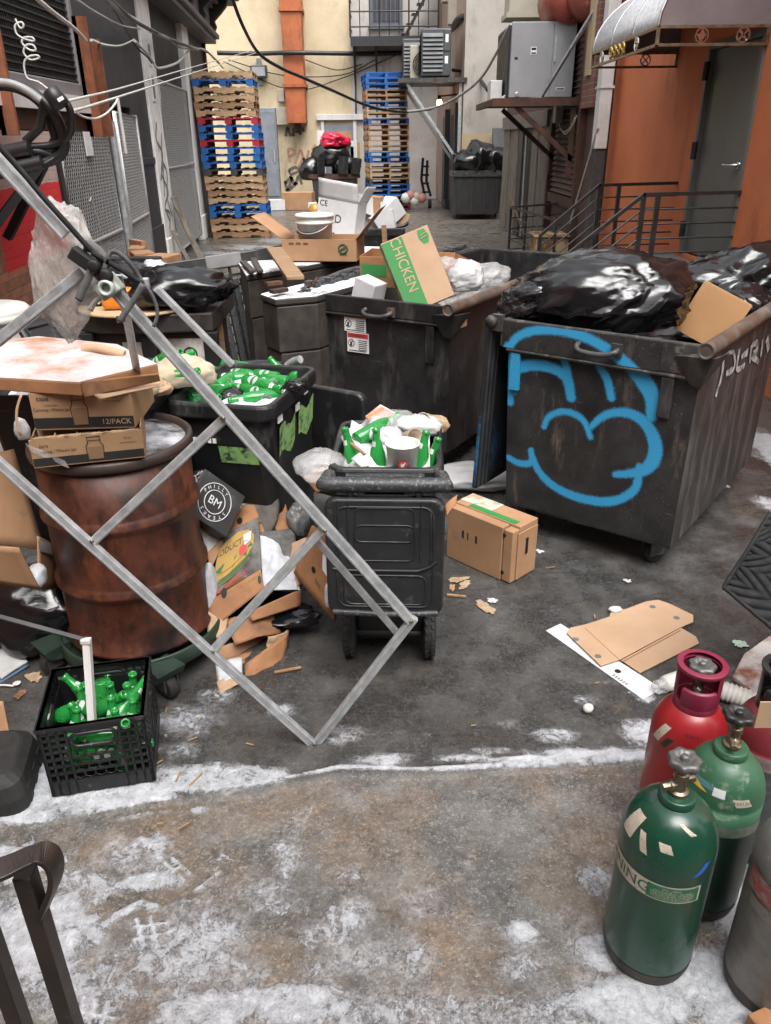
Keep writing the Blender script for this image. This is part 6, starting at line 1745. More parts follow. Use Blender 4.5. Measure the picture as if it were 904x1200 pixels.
# contents of the front bin
mb = MB(); mb.grid(lambda u, v: Mi @ V((-.16+.32*u, -.22+.44*v, .875+.05*fbm(V((u*3, v*3, 1.7)), 3)+.045*v)), 30, 40)
tag(single('snowy_rubbish', mb, mat('snow over rubbish', (.56,.58,.6), (.3,.27,.22), 7, .7, lo=.36, hi=.55, bump=.5, bs=30, bd=.02), 'snow covered rubbish filling the small front bin', 'rubbish'), kind='stuff')
def up_b(px, py, y, tilt, az, label, dz=0):
    """upright bottle whose mouth is at the given photo point"""
    m_ = YP(px, py, y)
    d = V((math.sin(rad(tilt))*math.cos(rad(az)), math.sin(rad(tilt))*math.sin(rad(az)), math.cos(rad(tilt))))
    return bottle(lay(m_-d*.235, m_, -az-60), label)
up_b(404, 501, 2.72, 14, 160, 'green bottle standing at the left rim of the small front bin')
up_b(441, 502, 2.63, 4, 120, 'green bottle standing next to the white cup with red emblem')
up_b(500, 505, 2.64, 12, 20, 'green bottle standing right of the white cup in the front bin')
up_b(514, 513, 2.72, 16, 10, 'green bottle half sunk in snow at the right rim of the front bin')
a, b = YP(418,516,2.8), YP(450,497,2.9); bottle(lay(a, b), 'green bottle lying on top, its neck pointing back, in the front bin')
a, b = YP(432,522,2.84), YP(461,503,2.93); bottle(lay(b+(a-b).normalized()*.02, a), 'green bottle lying base outward beside the lying one in the front bin')
cp = YP(472, 540, 2.6); cp.z -= .035
cup = T('paper_cup', 'white paper cup with red rooster emblem in the front bin', 'cup', rot=Matrix.Translation((cp.x, cp.y, cp.z-.02)) @ Matrix.Scale(1.1, 4))
mb = MB(); mb.lathe([(0,0),(.042,0),(.056,.11),(.059,.112),(.057,.115),(.053,.11),(.041,.02),(0,.02)], 28); mb.build('cup', m_wht, cup)
def cyl(r0, r1, h):                       # wraps flat print on a cone facing -y
    def f(x, y, z): 
        r = r0+(r1-r0)*y/h+.0008; a = -math.pi/2 + x/r
        return (r*math.cos(a), r*math.sin(a), y)
    return f
mb = MB(); mb.lathe([(.05,.1),(.03,.107),(0,.11)], 20); mb.build('snow_fill', m_snow, cup)
cf = cyl(.042, .056, .11)
mb = MB(); mb.add([cf(.0+.017*math.cos(a*.3307), .055+.017*math.sin(a*.3307), 0) for a in range(19)], [tuple(range(19))]); e1 = mb.build('emblem', m_inkred, cup)
mb = MB(); f2 = lambda x, y, z: tuple(q*1.004 if i < 2 else q for i, q in enumerate(cf(x, y, z)))
mb.add([f2(*p, 0) for p in ((-.008,.05),(-.004,.046),(.002,.048),(.007,.058),(.01,.066),(.003,.06),(-.002,.058),(-.005,.064))], [tuple(range(8))]); mb.build('bird_mark', m_inkwht, e1)
mb = MB()
for k in range(11):
    a = rad(-30+24*k); mb.add([f2(.023*math.cos(a)+dx, .055+.023*math.sin(a)+dy, 0) for dx, dy in ((-.0025,-.0025),(.0025,-.0025),(.0025,.0025),(-.0025,.0025))], [(0,1,2,3)])
mb.build('cup_print', m_inkgry, cup)
for px, py, y, rx, ry, lb in ((470,517,2.83,70,40,'tan paper cup lying on its side in the front bin'),(510,503,2.95,60,-50,'torn paper cup at the back right of the front bin')):
    c = YP(px, py, y); mb = MB(TR(c.x, c.y, c.z, rx=rx, rz=ry)); mb.lathe([(0,0),(.03,0),(.042,.09),(.044,.092),(.04,.09),(.028,.01),(0,.01)], 22); single('paper_cup', mb, mat('kraft paper cup', (.5,.4,.3), (.4,.3,.22), 9, .7), lb, 'cup')

for px, py, y, r, sd, lb, mt in ((420,512,2.86,(.06,.05,.04),56,'white crumpled bag behind the left bottles of the front bin',m_whtbag),(490,500,2.9,(.09,.07,.05),57,'white torn bag at the back of the front bin',m_whtbag),(455,512,2.8,(.06,.06,.04),58,'pale crumpled napkin in the middle of the front bin',m_paper)):
    c = YP(px, py, y); sack('plastic_bag' if mt is m_whtbag else 'crumpled_paper', c, r, sd, mt, lb, cat='bag' if mt is m_whtbag else 'paper', n=4, ridg=.2)
# flat sheets of board laid out from four corners
def sheet(mb, TL, TR_, BR, BL, bend=0, nx=10, ny=8, notch=None, seed=0, crumple=0):
    n = ((TR_-TL).cross(BL-TL)).normalized()
    if n.dot(EYE-TL) < 0: n = -n
    def S(u, v):
        p = TL.lerp(TR_, u).lerp(BL.lerp(BR, u), v)
        k = bend*math.sin(u*math.pi) + crumple*fbm(V((u*3+seed, v*3, seed)), 3)
        return p + n*k
    mb.grid(S, nx, ny, smooth=True)
    return S, n
def board(name, label, cat, corners, mt, bend=0, th=.006, print_=None, group=None, crumple=0, seed=0):
    c = [YP(*q) if len(q) == 3 and q[0] is not None else q for q in corners]
    base = V((sum(p.x for p in c)/4, sum(p.y for p in c)/4, min(p.z for p in c)))
    t = T(name, label, cat, base, group=group)
    mb = MB(); S, n = sheet(mb, *c, bend=bend, crumple=crumple, seed=seed)
    mb.build('board', mt, t, world=True, solid=th)
    off = n*(th*.5+.0015)
    if print_:
        for nm, pm, fn in print_:
            mb = MB(); fn(mb, lambda u, v: S(u, v)+off*(1.6 if nm.startswith('over') else 1)); mb.build(nm, pm, t, world=True)
    return t, S, n
def poly_print(pts, k=3):
    def f(mb, S):
        # subdivided fan keeps the print on the bent sheet
        cx, cy = sum(p[0] for p in pts)/len(pts), sum(p[1] for p in pts)/len(pts)
        vs = [S(cx, cy)]; fs = []
        m_ = len(pts)
        for r in range(1, k+1):
            for p in pts: vs.append(S(cx+(p[0]-cx)*r/k, cy+(p[1]-cy)*r/k))
        for i in range(m_): fs.append((0, 1+i, 1+(i+1) % m_))
        for r in range(k-1):
            for i in range(m_): fs.append((1+r*m_+i, 1+(r+1)*m_+i, 1+(r+1)*m_+(i+1) % m_, 1+r*m_+(i+1) % m_))
        mb.add(vs, fs)
    return f
def disc(cx, cy, rx, ry, n=16): return [(cx+rx*math.cos(2*math.pi*i/n), cy+ry*math.sin(2*math.pi*i/n)) for i in range(n)]
def text_print(s, cx, cy, size, asp=1.0, rot=0):
    def f(mb, S):
        vs, fs = text_mesh(s); ca, sa = math.cos(rad(rot)), math.sin(rad(rot))
        mb.add([S(cx+(p.x*ca-p.y*sa)*size, cy-(p.x*sa+p.y*ca)*size*asp) for p in vs], fs)
    return f
def many(*fs):
    def f(mb, S):
        for q in fs: q(mb, S)
    return f
m_hole = m_blk
# cardboard, film and snow at the back of the front bin
board('cardboard_sheet', 'snow dusted brown board standing at the back of the front bin', 'cardboard', [(428,488,2.98),(446,474,3.02),(478,492,3.0),(440,506,2.94)], m_cardsnow)
c = YP(462, 505, 2.95); sack('plastic_film', c, (.12,.1,.075), 51, m_film, 'clear plastic film bunched at the back of the front bin', n=4, ridg=.2, cat='film')
c = YP(376, 545, 2.66); sack('plastic_film', c, (.1,.12,.05), 53, m_film, 'clear plastic bag spilling over the left rim of the front bin', n=4, ridg=.2, cat='film')
board('cardboard_flap', 'damp brown flap poking out left of the front bin', 'cardboard', [(356,560,2.68),(384,545,2.72),(390,572,2.66),(372,578,2.6)], m_card2, .01)
c = YP(505, 498, 3.0); sack('crumpled_paper', c, (.07,.06,.045), 55, m_food, 'torn brown carton scrap at the back right of the front bin', n=4, ridg=.25, cat='paper')
mb = MB(); mb.tube([YP(412,520,2.7), YP(428,533,2.62)], .007, 6); single('wooden_stick', mb, m_plank, 'short brown stick across the left bottle of the front bin', 'stick')
board('white_tray', 'white food tray edge between the left bottles of the front bin', 'tray', [(412,538,2.62),(440,522,2.68),(446,534,2.62),(424,548,2.58)], m_cardwht, .008)

# ---- middle bin
BMID = wbin('large black wheeled bin of green bottles with green graffiti stickers', -.915, 3.03, -13.3, .476, .64, 1.0, .93, (.8,.68), .08)
Mm = PM[BMID.name]
m_gsticker = mat('pale green spray', (.28,.5,.16), (.2,.36,.13), 24, .6, dirts=[((.03,.035,.03), 26, .5, .62)], bump=.05)
mb = MB()
for k, (a, b) in enumerate(((-.2, .0), (.05, .26))):
    mb.grid(lambda u, v: (.476*.47-.012+.012-.035*(1-v)*.3, a+(b-a)*u, .74+.13*v+.02*math.sin(u*7+k)), 6, 4)
mb.grid(lambda u, v: (-.02+.17*u, -.292-.0+.018*(1-v)+.002, .73+.08*v), 5, 3)
mb.build('green_graffiti', m_gsticker, BMID)
mb = MB()
for k, (y, z) in enumerate(((-.22,.9),(.12,.92),(.0,.88))): mb.box(.224, .229, y, y+.05, z, z+.03)
for k in range(5): mb.box(-.13+.022*k, -.115+.022*k, -.291, -.286, .82, .84)
mb.build('white_scrawl', m_inkwht, BMID)
mb = MB(); mb.box(.0,.0,0,0,0,0)
wheels(BMID, (-.2, .2), .22, .1, .05)
mb = MB(); mb.grid(lambda u, v: Mm @ V((-.2+.4*u, -.28+.56*v, .935+.03*fbm(V((u*3, v*4, 7.7)), 3))), 30, 40)
tag(single('snow_layer', mb, m_snow, 'snow lying between the bottles in the large wheeled bin', 'snow'), kind='stuff')
for (x0, y0, x1, y1, za, zb) in ((262,438,300,440,.925,.93),(250,446,284,443,.92,.925),(326,444,300,439,.93,.93),(326,446,306,458,.925,.92),(338,448,318,446,.93,.925),(318,462,284,454,.925,.93),(350,442,326,434,.93,.935),(298,434,330,437,.93,.93),(240,434,270,440,.925,.925),(255,454,272,442,.925,.93),(330,463,300,466,.92,.92),(288,446,312,452,.955,.955),(208,458,240,463,.945,.945),(222,466,252,457,.945,.945),(226,448,250,440,.94,.94),(262,428,292,432,.945,.945)):
    a, b = G(x0, y0, za+.02), G(x1, y1, zb+.02)
    bottle(lay(a, a+(b-a).normalized(), random.uniform(0, 360)), 'green beer bottle lying in the snow on the large wheeled bin', 'bottles in the large wheeled bin')
up = G(219, 466, .9); bottle(TR(up.x, up.y, .8), 'green bottle standing in the near left corner of the large wheeled bin')
up = G(340, 434, .95); bottle(lay(up+V((.06,-.03,-.1)), up+V((-.1,.04,.05))), 'green bottle sticking up at the back of the large wheeled bin')
c = G(266, 464, .92); sack('black_film', c, (.1,.07,.04), 61, m_bag, 'black plastic scrap in the snow of the large wheeled bin', n=4, ridg=.25, cat='film')
c = YP(346, 452, 3.2); sack('black_film', c, (.05,.045,.028), 63, m_bag, 'black plastic knotted over the right rim of the large wheeled bin', n=4, ridg=.3, cat='film')
c = G(300, 430, .94); sack('black_film', c, (.16,.06,.03), 65, m_bag, 'black film along the back rim of the large wheeled bin', n=4, ridg=.25, cat='film')
# its lid hangs at the far right
hm2 = PM[BMID.name].inverted() @ frame(YP(386, 455, 3.75), V((.8,-.5,0)))
mb = lid_panel(.42, .6); mb.v = [hm2 @ p for p in mb.v]; mb.build('lid', m_blkplastic, BMID, bevel=.006)
mb = MB(); q = catmull([YP(333,436,3.75), YP(340,426,3.75), YP(352,421,3.7)], 4); mb.tube(q, .02, 8); single('metal_tube', mb, m_galv, 'bright curved tube end behind the large wheeled bin', 'tube')

# ---- left bin behind the drum
BLEF = wbin('black wheeled bin with green bottles behind the rusty drum', -1.66, 2.96, -3, .74, .62, 1.05, .99, (.8,.7), .06)
Ml = PM[BLEF.name]
mb = MB(); mb.grid(lambda u, v: Ml @ V((-.33+.66*u, -.27+.54*v, .99+.03*fbm(V((u*4, v*4, 3.3)), 3))), 30, 30)
tag(single('snow_layer', mb, m_icysnow, 'snow and litter in the wheeled bin behind the drum', 'snow'), kind='stuff')
for (x0, y0, x1, y1, za, zb) in ((180,428,200,418,1.02,1.08),(176,444,200,440,1.04,1.06),(192,452,176,448,1.03,1.03),(160,462,186,456,1.04,1.02),(185,438,206,425,1.06,1.08),(166,452,150,446,1.04,1.04)):
    a, b = G(x0, y0, za+.02), G(x1, y1, zb+.02)
    bottle(lay(a, a+(b-a).normalized()), 'green beer bottle heaped in the bin behind the rusty drum', 'bottles in the bin behind the drum')
c = G(213, 438, 1.07); sack('paper_bag', c, (.13,.1,.07), 71, mat('cream printed bag', (.5,.44,.33), (.4,.34,.24), 7, .7, bump=.3, bs=20, bd=.01, dirts=[((.15,.3,.14), 9, .6, .68)]), 'cream printed paper bag on the bin behind the drum', n=4, ridg=.22)
mb = MB(TR(G(172,460,1.05).x, G(172,460,1.05).y, 1.06, rx=70, rz=30)); mb.lathe([(0,0),(.028,0),(.032,.006),(.032,.1),(.028,.11),(0,.11)], 20); single('drink_can', mb, mat('yellow can', (.6,.45,.12), (.5,.5,.45), 12, .35, metal=.5), 'yellow and white can lying in the bin behind the drum', 'can')
c = G(184, 456, 1.05); sack('crumpled_paper', c, (.06,.05,.035), 73, m_cardpale, 'crumpled tan paper in the bin behind the drum', n=4, ridg=.3, cat='paper')
lt = BLEF
mb = MB(); S_, n_ = sheet(mb, YP(20,383,3.3), YP(56,372,3.5), YP(118,424,3.5), YP(52,436,3.2)); mb.build('lid', m_lidplastic, BLEF, world=True, solid=.02)
mb = MB(); 
off = n_*.014
mb.tube([S_(u, v)+off for u, v in ((.12,.12),(.88,.12),(.9,.88),(.12,.88))], .006, 6, closed=True); mb.tube([S_(u, v)+off for u, v in ((.5,.5),(.12,.88))], .005, 6); mb.tube([S_(u, v)+off for u, v in ((.12,.5),(.45,.45),(.5,.5))], .005, 6); mb.build('lid_rib', m_lidplastic, lt, world=True)
mb = MB(); mb.tube([S_(1.0, v)+off*(.8+.4*kk) for kk in (0,) for v in (0, .33, .66, 1)], .014, 8); mb.tube([S_(1.05, v) for v in (0, .33, .66, 1)], .012, 8); mb.build('lid_edge', m_blkplastic, lt, world=True)
c = YP(10, 385, 4.6)
bk2 = T('white_barrel', 'stained white plastic barrel at the left edge beside the brick wall', 'barrel', (c.x-.12, 4.7, 0))
mb = MB(); mb.lathe([(0,0),(.17,0),(.19,.02),(.2,.5),(.19,.95),(.195,1.0),(.21,1.0),(.21,1.06),(.19,1.08),(.15,1.09),(0,1.09)], 32); mb.build('barrel', m_wht, bk2)
mb = MB(); mb.lathe([(.212,1.0),(.22,1.01),(.22,1.03),(.212,1.04)], 32); mb.build('rim_ring', m_wht, bk2)

# ================================================================== RUSTY DRUM ON A DOLLY
m_drum = mat('rusty drum steel', (.115,.034,.018), (.036,.014,.01), 9, .46, .15, metal=.2, bump=.2, bs=40, stretch=(1,1,.6), lo=.4, hi=.62,
             dirts=[((.21,.062,.022), 10, .54, .74, (1,1,.5), .6), ((.012,.009,.009), 3.4, .5, .64, (1,1,.5), .32), ((.02,.013,.011), 9, .55, .7, (1,1,.5), .35), ((.3,.03,.03), 11, .76, .79, (1,1,2.5)), ((.22,.2,.19), 110, .7, .75)])
dx, dy, dr = -1.03, 2.73, .288
dm = T('rusty_drum', 'rust brown steel drum with snowy top on a green dolly', 'drum', (dx, dy, .14))
mb = MB(); mb.lathe([(0,0),(dr-.006,0),(dr+.006,.006),(dr+.006,.02),(dr-.006,.03),(dr-.006,.245),(dr-.002,.255),(dr+.011,.275),(dr+.011,.283),(dr-.002,.303),(dr-.006,.313),(dr-.006,.525),(dr-.002,.535),(dr+.011,.555),(dr+.011,.563),(dr-.002,.583),(dr-.006,.593),(dr-.006,.79),(0,.79)], 72); mb.build('shell', m_drum, dm)
mb = MB(); mb.lathe([(dr-.008,.778),(dr+.008,.782),(dr+.012,.8),(dr+.01,.815),(dr+.002,.822),(dr-.008,.82),(dr-.016,.808),(dr-.018,.79)], 72); mb.build('rim_ring', mat('black rusty rim', (.03,.026,.025), (.06,.035,.025), 9, .45, .1, bump=.15, dirts=[((.4,.4,.4), 60, .68, .74)]), dm)
mb = MB()
mb.lathe([(dr*.98*q, .797+.016*(1-q**3)+.004*mn.noise(V((q*5,0,0)))) for q in [i/12 for i in range(13)]][::-1], 64); mb.build('snow_cover', mat('thin snow on drum lid', (.5,.52,.55), (.04,.033,.03), 7, .6, lo=.4, hi=.62, bump=.6, bs=120), dm)
m_grn = mat('dark green dolly paint', (.022,.045,.03), (.014,.026,.019), 7, .5, bump=.15, dirts=[((.12,.1,.09), 10, .6, .76), (RUST, 8, .66, .76)])
dl_ = T('drum_dolly', 'dark green round dolly on casters under the rusty drum', 'dolly', (dx, dy, 0))
mb = MB(); mb.lathe([(.24,.085),(.33,.085),(.335,.09),(.335,.15),(.328,.155),(.322,.15),(.322,.105),(.24,.1)], 64); mb.box(-.3,.3,-.04,.04,.09,.13); mb.box(-.04,.04,-.3,.3,.09,.13); mb.build('ring', m_grn, dl_)
for a in (-62, -118-35, 30, 120):
    ca, sa = math.cos(rad(a)), math.sin(rad(a)); cx, cyy = .37*ca, .37*sa
    M = TR(cx, cyy, 0, rz=a+20)
    mb = MB(M); mb.add([(-.06,-.05,.14),(.05,-.06,.14),(.05,.06,.14),(-.06,.05,.14),(-.06,-.05,.07),(.03,-.06,.1),(.03,.06,.1),(-.06,.05,.07)], [(0,1,2,3),(0,4,5,1),(3,2,6,7),(1,5,6,2)]); mb.build('bracket', m_grn, dl_, solid=.004)
    mb = MB(M); mb.box(-.025,.035,-.032,-.027,.04,.1); mb.box(-.025,.035,.027,.032,.04,.1); cs = mb.build('caster', m_rim, dl_)
    mb = MB(M); mb.lathe([(0,-.022),(.03,-.022),(.034,-.018),(.046,-.022),(.05,-.014),(.05,.014),(.046,.022),(.034,.018),(.03,.022),(0,.022)], 22, 0, TR(0.005, 0, .05, rx=90)); mb.build('wheel', m_rubber, cs)

# cartons on the drum
m_jar = mat('jar carton board', (.34,.205,.11), (.28,.165,.085), 6, .75, bump=.1, bs=16, bd=.005, dirts=[((.2,.11,.06), 8, .62, .78)])
def jar_print(t, w, h, jx, words, y=-.0015):
    mb = MB(); mb.box(0.002, w-.002, y, y+.0012, h*.06, h*.34); mb.build('dark_band', m_inkblk, t)
    mb = MB()
    mb.tube([(jx-.026,y,h*.12),(jx-.028,y,h*.6),(jx-.02,y,h*.72),(jx-.022,y,h*.93),(jx+.022,y,h*.93),(jx+.02,y,h*.72),(jx+.028,y,h*.6),(jx+.026,y,h*.12)], .0013, 4, closed=True)
    mb.tube([(jx-.021,y,h*.8),(jx+.021,y,h*.8)], .001, 4)
    for s, x, z, sz in words: mb.text(s, sz, TR(x, y-.0006, z, rx=90))
    mb.build('carton_print', m_inkblk, t)
    mb = MB(); mb.box(jx-.024, jx+.024, y-.0004, y+.0014, h*.14, h*.58); mb.build('jar_picture', mat('jar picture ink', (.25,.15,.08), (.2,.115,.06), 6, .7, bump=0), t)
j1 = T('jar_carton', 'lower torn open jar carton resting on the snowy drum', 'carton', (-1.175, 2.385, .972), 15)
w1, d1, h1 = .36, .25, .1
mb = MB(); mb.box(0,w1,0,d1,0,.005); mb.box(0,w1,0,.005,.005,h1); mb.box(0,w1,d1-.005,d1,.005,h1); mb.box(0,.005,.005,d1-.005,.005,h1*.92); mb.box(w1-.005,w1,.005,d1-.005,.005,h1+.012)
mb.build('carton', m_jar, j1, bevel=.0015)
mb = MB()
for k in range(1,4): mb.box(.01,w1-.01,d1*k/4,d1*k/4+.003,.006,h1-.012)
for k in range(1,5): mb.box(w1*k/5,w1*k/5+.003,.008,d1-.008,.006,h1-.01)
mb.build('divider', m_cardpale, j1)
jar_print(j1, w1, h1, w1*.56, [('Canning / Mason Jar', w1*.22, h1*.55, .016), ('jars', w1*.12, h1*.76, .02), ('12 / PACK', w1*.84, h1*.2, .014), ('lids and bands', w1*.86, h1*.62, .009), ('16 oz', w1*.86, h1*.78, .012)])
mb = MB(); mb.grid(lambda u, v: (-.01+.11*u+.01*v, -.004-.004*math.sin(u*9), h1-.005-.075*u-.03*v), 10, 3); mb.build('torn_tape', m_film, j1)
mb = MB()
mb.grid(lambda u, v: (.01+.34*u, .002+.015*mn.noise(V((u*20,0,1)))*v, h1-.002+.008*v+.004*mn.noise(V((u*30,v,3)))), 40, 2); mb.build('torn_edge', m_cardpale, j1, solid=.002)
j2 = T('jar_carton', 'upper jar carton with black band under the snowy tray', 'carton', (-1.185, 2.475, 1.074), 3)
w2, d2_, h2 = .335, .3, .13
mb = MB(); mb.box(0,w2,0,d2_,0,h2); mb.build('carton', m_jar, j2, bevel=.002)
jar_print(j2, w2, h2, w2*.47, [('Canning / Mason Jar', w2*.2, h2*.56, .015), ('mouth glass', w2*.2, h2*.68, .009), ('case', w2*.13, h2*.86, .024), ('regular pints', w2*.8, h2*.86, .009), ('made for canning', w2*.8, h2*.76, .009)])
mb = MB(); mb.text('12/PACK', .026, TR(w2*.82, -.0022, h2*.2, rx=90)); mb.build('pale_print', m_cardpale, j2)
mb = MB()
for k in range(6):
    for q in range(6):
        if (k*7+q*5+k*q) % 3: mb.box(w2*.88+.005*k, w2*.88+.005*k+.0045, -.0015, -.0008, h2*.45+.005*q, h2*.45+.005*q+.0045)
mb = None
# snow laden tray on top
ty = T('cardboard_tray', 'flat brown cardboard tray heaped with snow on the jar cartons', 'tray', (-1.15, 2.8, 1.206))
P4 = [G(-70,452,1.21), G(95,463,1.21), G(187,440,1.21), G(140,416,1.21), G(48,406,1.21), G(-75,420,1.21)]
q = [(p.x+1.15, p.y-2.8) for p in P4]
mb = MB(); mb.prism(q, 0, .045); mb.build('tray', m_card2, ty, bevel=.004)
mb = MB()
cxq, cyq = sum(p[0] for p in q)/6, sum(p[1] for p in q)/6
qq = [V((a, b, 0)) for a, b in q]; ring = []
for i in range(6):
    for kk in range(10): ring.append(qq[i].lerp(qq[(i+1) % 6], kk/10))
vs = [V((cxq, cyq, .062))]; fs = []; R_ = 12; m2 = len(ring)
for r in range(1, R_+1):
    for p in ring:
        f = r/R_; s = V((cxq, cyq, 0)).lerp(V((p.x, p.y, 0)), f*.995)
        s.z = .0465 + .014*(1-f**4)*(1+.5*mn.noise(V((s.x*9, s.y*9, 0)))); vs.append(s)
for i in range(m2): fs.append((0, 1+i, 1+(i+1) % m2))
for r in range(R_-1):
    for i in range(m2): fs.append((1+r*m2+i, 1+(r+1)*m2+i, 1+(r+1)*m2+(i+1) % m2, 1+r*m2+(i+1) % m2))
mb.add(vs, fs, 0, None, True)
mb.build('snow_cover', mat('snow over board', (.52,.54,.57), (.36,.17,.09), 5, .75, lo=.32, hi=.6, bump=.5, bs=120, dirts=[((.45,.24,.13), 60, .62, .7)]), ty)
mb = MB(); S_, n_ = sheet(mb, G(95,447,1.256), G(186,438,1.25), G(188,446,1.22), G(100,466,1.205), .004); mb.build('side_flap', m_card2, ty, world=True, solid=.005)
mb = MB(); S_, n_ = sheet(mb, G(110,463,1.21), G(190,442,1.22), G(193,452,1.2), G(118,468,1.195), .004); mb.build('torn_layer', m_cardpale, ty, world=True, solid=.003)
mb = MB(); c = G(118, 410, 1.29); mb.tube(catmull([G(99,410,1.27), G(112,408,1.28), G(128,411,1.275), G(146,416,1.26)], 4), [.018]*13, 8); single('rolled_carton', mb, m_cardpale, 'tan rolled cardboard behind the snowy tray', 'cardboard')
# dangling torn strip left of the jar cartons
mb = MB(); mb.grid(lambda u, v: YP(24+3*u-6*math.sin(v*3), 462+48*v, 2.4-.02*v), 2, 10); single('torn_strip', mb, m_cardpale, 'torn tan strip hanging at the left of the jar cartons', 'strip', solid=.003)
c = YP(26, 505, 2.42); sack('crumpled_paper', c, (.025,.02,.045), 79, m_paper, 'crumpled scrap at the left end of the jar cartons', n=3, ridg=.3, cat='paper')

# leaning cartons at the left edge
cl = T('brown_carton', 'large brown corrugated carton slumped left of the rusty drum', 'carton', G(20, 690, .2))
mb = MB(); S1_, n1 = sheet(mb, YP(-60,548,2.55), YP(16,526,2.72), YP(52,645,2.66), YP(-60,632,2.4), .01); mb.build('side_panel', m_card, cl, world=True, solid=.008)
mb = MB(); sheet(mb, YP(-60,634,2.38), YP(22,642,2.4), YP(47,690,2.46), YP(-60,672,2.38), .006); mb.build('end_panel', m_card, cl, world=True, solid=.008)
mb = MB(); sheet(mb, YP(44,628,2.58), YP(66,640,2.7), YP(70,690,2.75), YP(46,690,2.5), .004); mb.build('flap', m_card, cl, world=True, solid=.006)
mb = MB(); sheet(mb, YP(45,632,2.57), YP(60,638,2.6), YP(62,650,2.62), YP(47,646,2.56)); mb.build('label', m_inkgry, cl, world=True)
c = YP(44, 676, 2.5); sack('snow_lump', c, (.03,.05,.05), 81, m_snow, 'small wedge of snow in the fold of the slumped carton', n=3, ridg=.1, cat='snow')
board('cardboard_sheet', 'dark damp board lying flat under the slumped carton', 'cardboard', [(-20,700,2.9),(70,692,3.0),(76,715,2.9),(-20,730,2.7)], m_card2, .005)
mb = MB(); mb.box(-1.75,-1.25,2.75,3.1,.0,.22); single('black_sack', lumpy(TR(-1.5,2.85,.15), .3,.25,.2, 83, 4), m_bag, 'dark bag under the slumped carton', 'bag')

# ================================================================== CARTONS BETWEEN THE DRUM AND THE FRONT BIN
m_prodblk = mat('scuffed black print', (.045,.045,.045), (.16,.15,.14), 16, .7, bump=0)
m_prodgrn = mat('dark green print', (.04,.14,.05), (.03,.1,.035), 12, .7, bump=0)
pr = [('black_panel', m_prodblk, poly_print([(0,.0),(1,.0),(1,1),(.7,1),(.45,.85),(.2,.98),(0,.98)])),
      ('over_sun', m_inkyel, poly_print([(.02,.25),(.2,.14),(.5,.09),(.75,.14),(.88,.3),(.86,.48),(.7,.6),(.4,.72),(.02,.82)])),
      ('over_field', m_prodgrn, poly_print([(.02,.6),(.2,.52),(.35,.56),(.5,.47),(.62,.52),(.8,.4),(.86,.48),(.78,.62),(.55,.76),(.3,.86),(.02,.92)]))]
pt_, PS, pn = board('produce_carton', 'flattened produce carton printed with sun and green fields', 'carton', [(259,629,2.93),(303,606,2.98),(307,667,2.84),(246,702,2.76)], m_card2, print_=pr)
off = pn*.0085
mb = MB(); text_print('PRODUCT OF', .36, .3, .15, 1.0, 4)(mb, lambda u, v: PS(u, v)+off); mb.build('lettering', m_inkblk, pt_, world=True)
mb = MB(); poly_print(disc(.62, .46, .09, .1))(mb, lambda u, v: PS(u, v)+off); text_print('VEGETABLES', .42, .93, .12, 1.0, 10)(mb, lambda u, v: PS(u, v)+off); mb.build('red_print', m_inkred, pt_, world=True)
mb = MB()
for k in range(3):
    pts = [PS(u, .86-.1*k-.25*u+.08*math.sin(u*4))+off*1.1 for u in [i/8*.7+.08 for i in range(9)]]; mb.tube(pts, .0016, 4)
mb.build('yellow_lines', m_inkyel, pt_, world=True)
def flap_on(t, nm, corners, mt, bend=.0, holes=(), th=.006, prt=None):
    mb = MB(); S, n = sheet(mb, *[YP(*q) for q in corners], bend=bend); mb.build(nm, mt, t, world=True, solid=th)
    o = n*(th*.5+.0015)
    if holes:
        mb = MB()
        for h in holes: poly_print(disc(*h), 1)(mb, lambda u, v: S(u, v)+o)
        mb.build('hand_hole', m_hole, t, world=True)
    if prt:
        mb = MB(); prt[1](mb, lambda u, v: S(u, v)+o); mb.build('lettering', prt[0], t, world=True)
    return S, n
flap_on(pt_, 'upper_flap', [(256,611,3.02),(297,588,3.07),(304,606,2.99),(258,630,2.94)], m_card2, .004, [(.55,.72,.07,.2)])
flap_on(pt_, 'lower_flap', [(242,707,2.75),(306,667,2.83),(310,690,2.78),(246,740,2.68)], m_card2, .006, [(.33,.05,.05,.2),(.95,.45,.03,.2)], prt=(m_inkgrn, text_print('FRESH', .85, .25, .1, 1.0, 5)))
flap_on(pt_, 'right_flap', [(302,599,3.04),(334,589,3.1),(344,622,3.04),(304,626,2.98)], m_card2, .004, [(.42,.92,.08,.14)], prt=(m_inkblk, text_print('ARI', .14, .55, .2)))
flap_on(pt_, 'right_panel', [(304,624,2.97),(345,620,3.02),(354,694,2.86),(308,692,2.8)], m_prodblk, .004)
flap_on(pt_, 'front_edge', [(290,718,2.72),(353,690,2.85),(352,710,2.82),(296,728,2.7)], m_card2, .002)
flap_on(pt_, 'under_edge', [(250,738,2.68),(350,705,2.86),(349,716,2.86),(262,742,2.7)], m_card2, .002)
mb = MB()
c = [YP(305,628,2.955), YP(342,640,3.0), YP(352,692,2.84), YP(309,694,2.78)]
def sf(u, v):
    p = c[0].lerp(c[1], u).lerp(c[3].lerp(c[2], u), v)
    e = math.sin(math.pi*min(1, max(0, u)))*math.sin(math.pi*min(1, max(0, v*.92+.04)))
    return p + V((0,-.35,1)).normalized()*(.003+.034*max(0, e)**.7*(1+.8*mn.noise(V((u*5, v*5, 2)))))
mb.grid(sf, 18, 18); mb.build('snow_cover', m_snow, pt_, world=True)
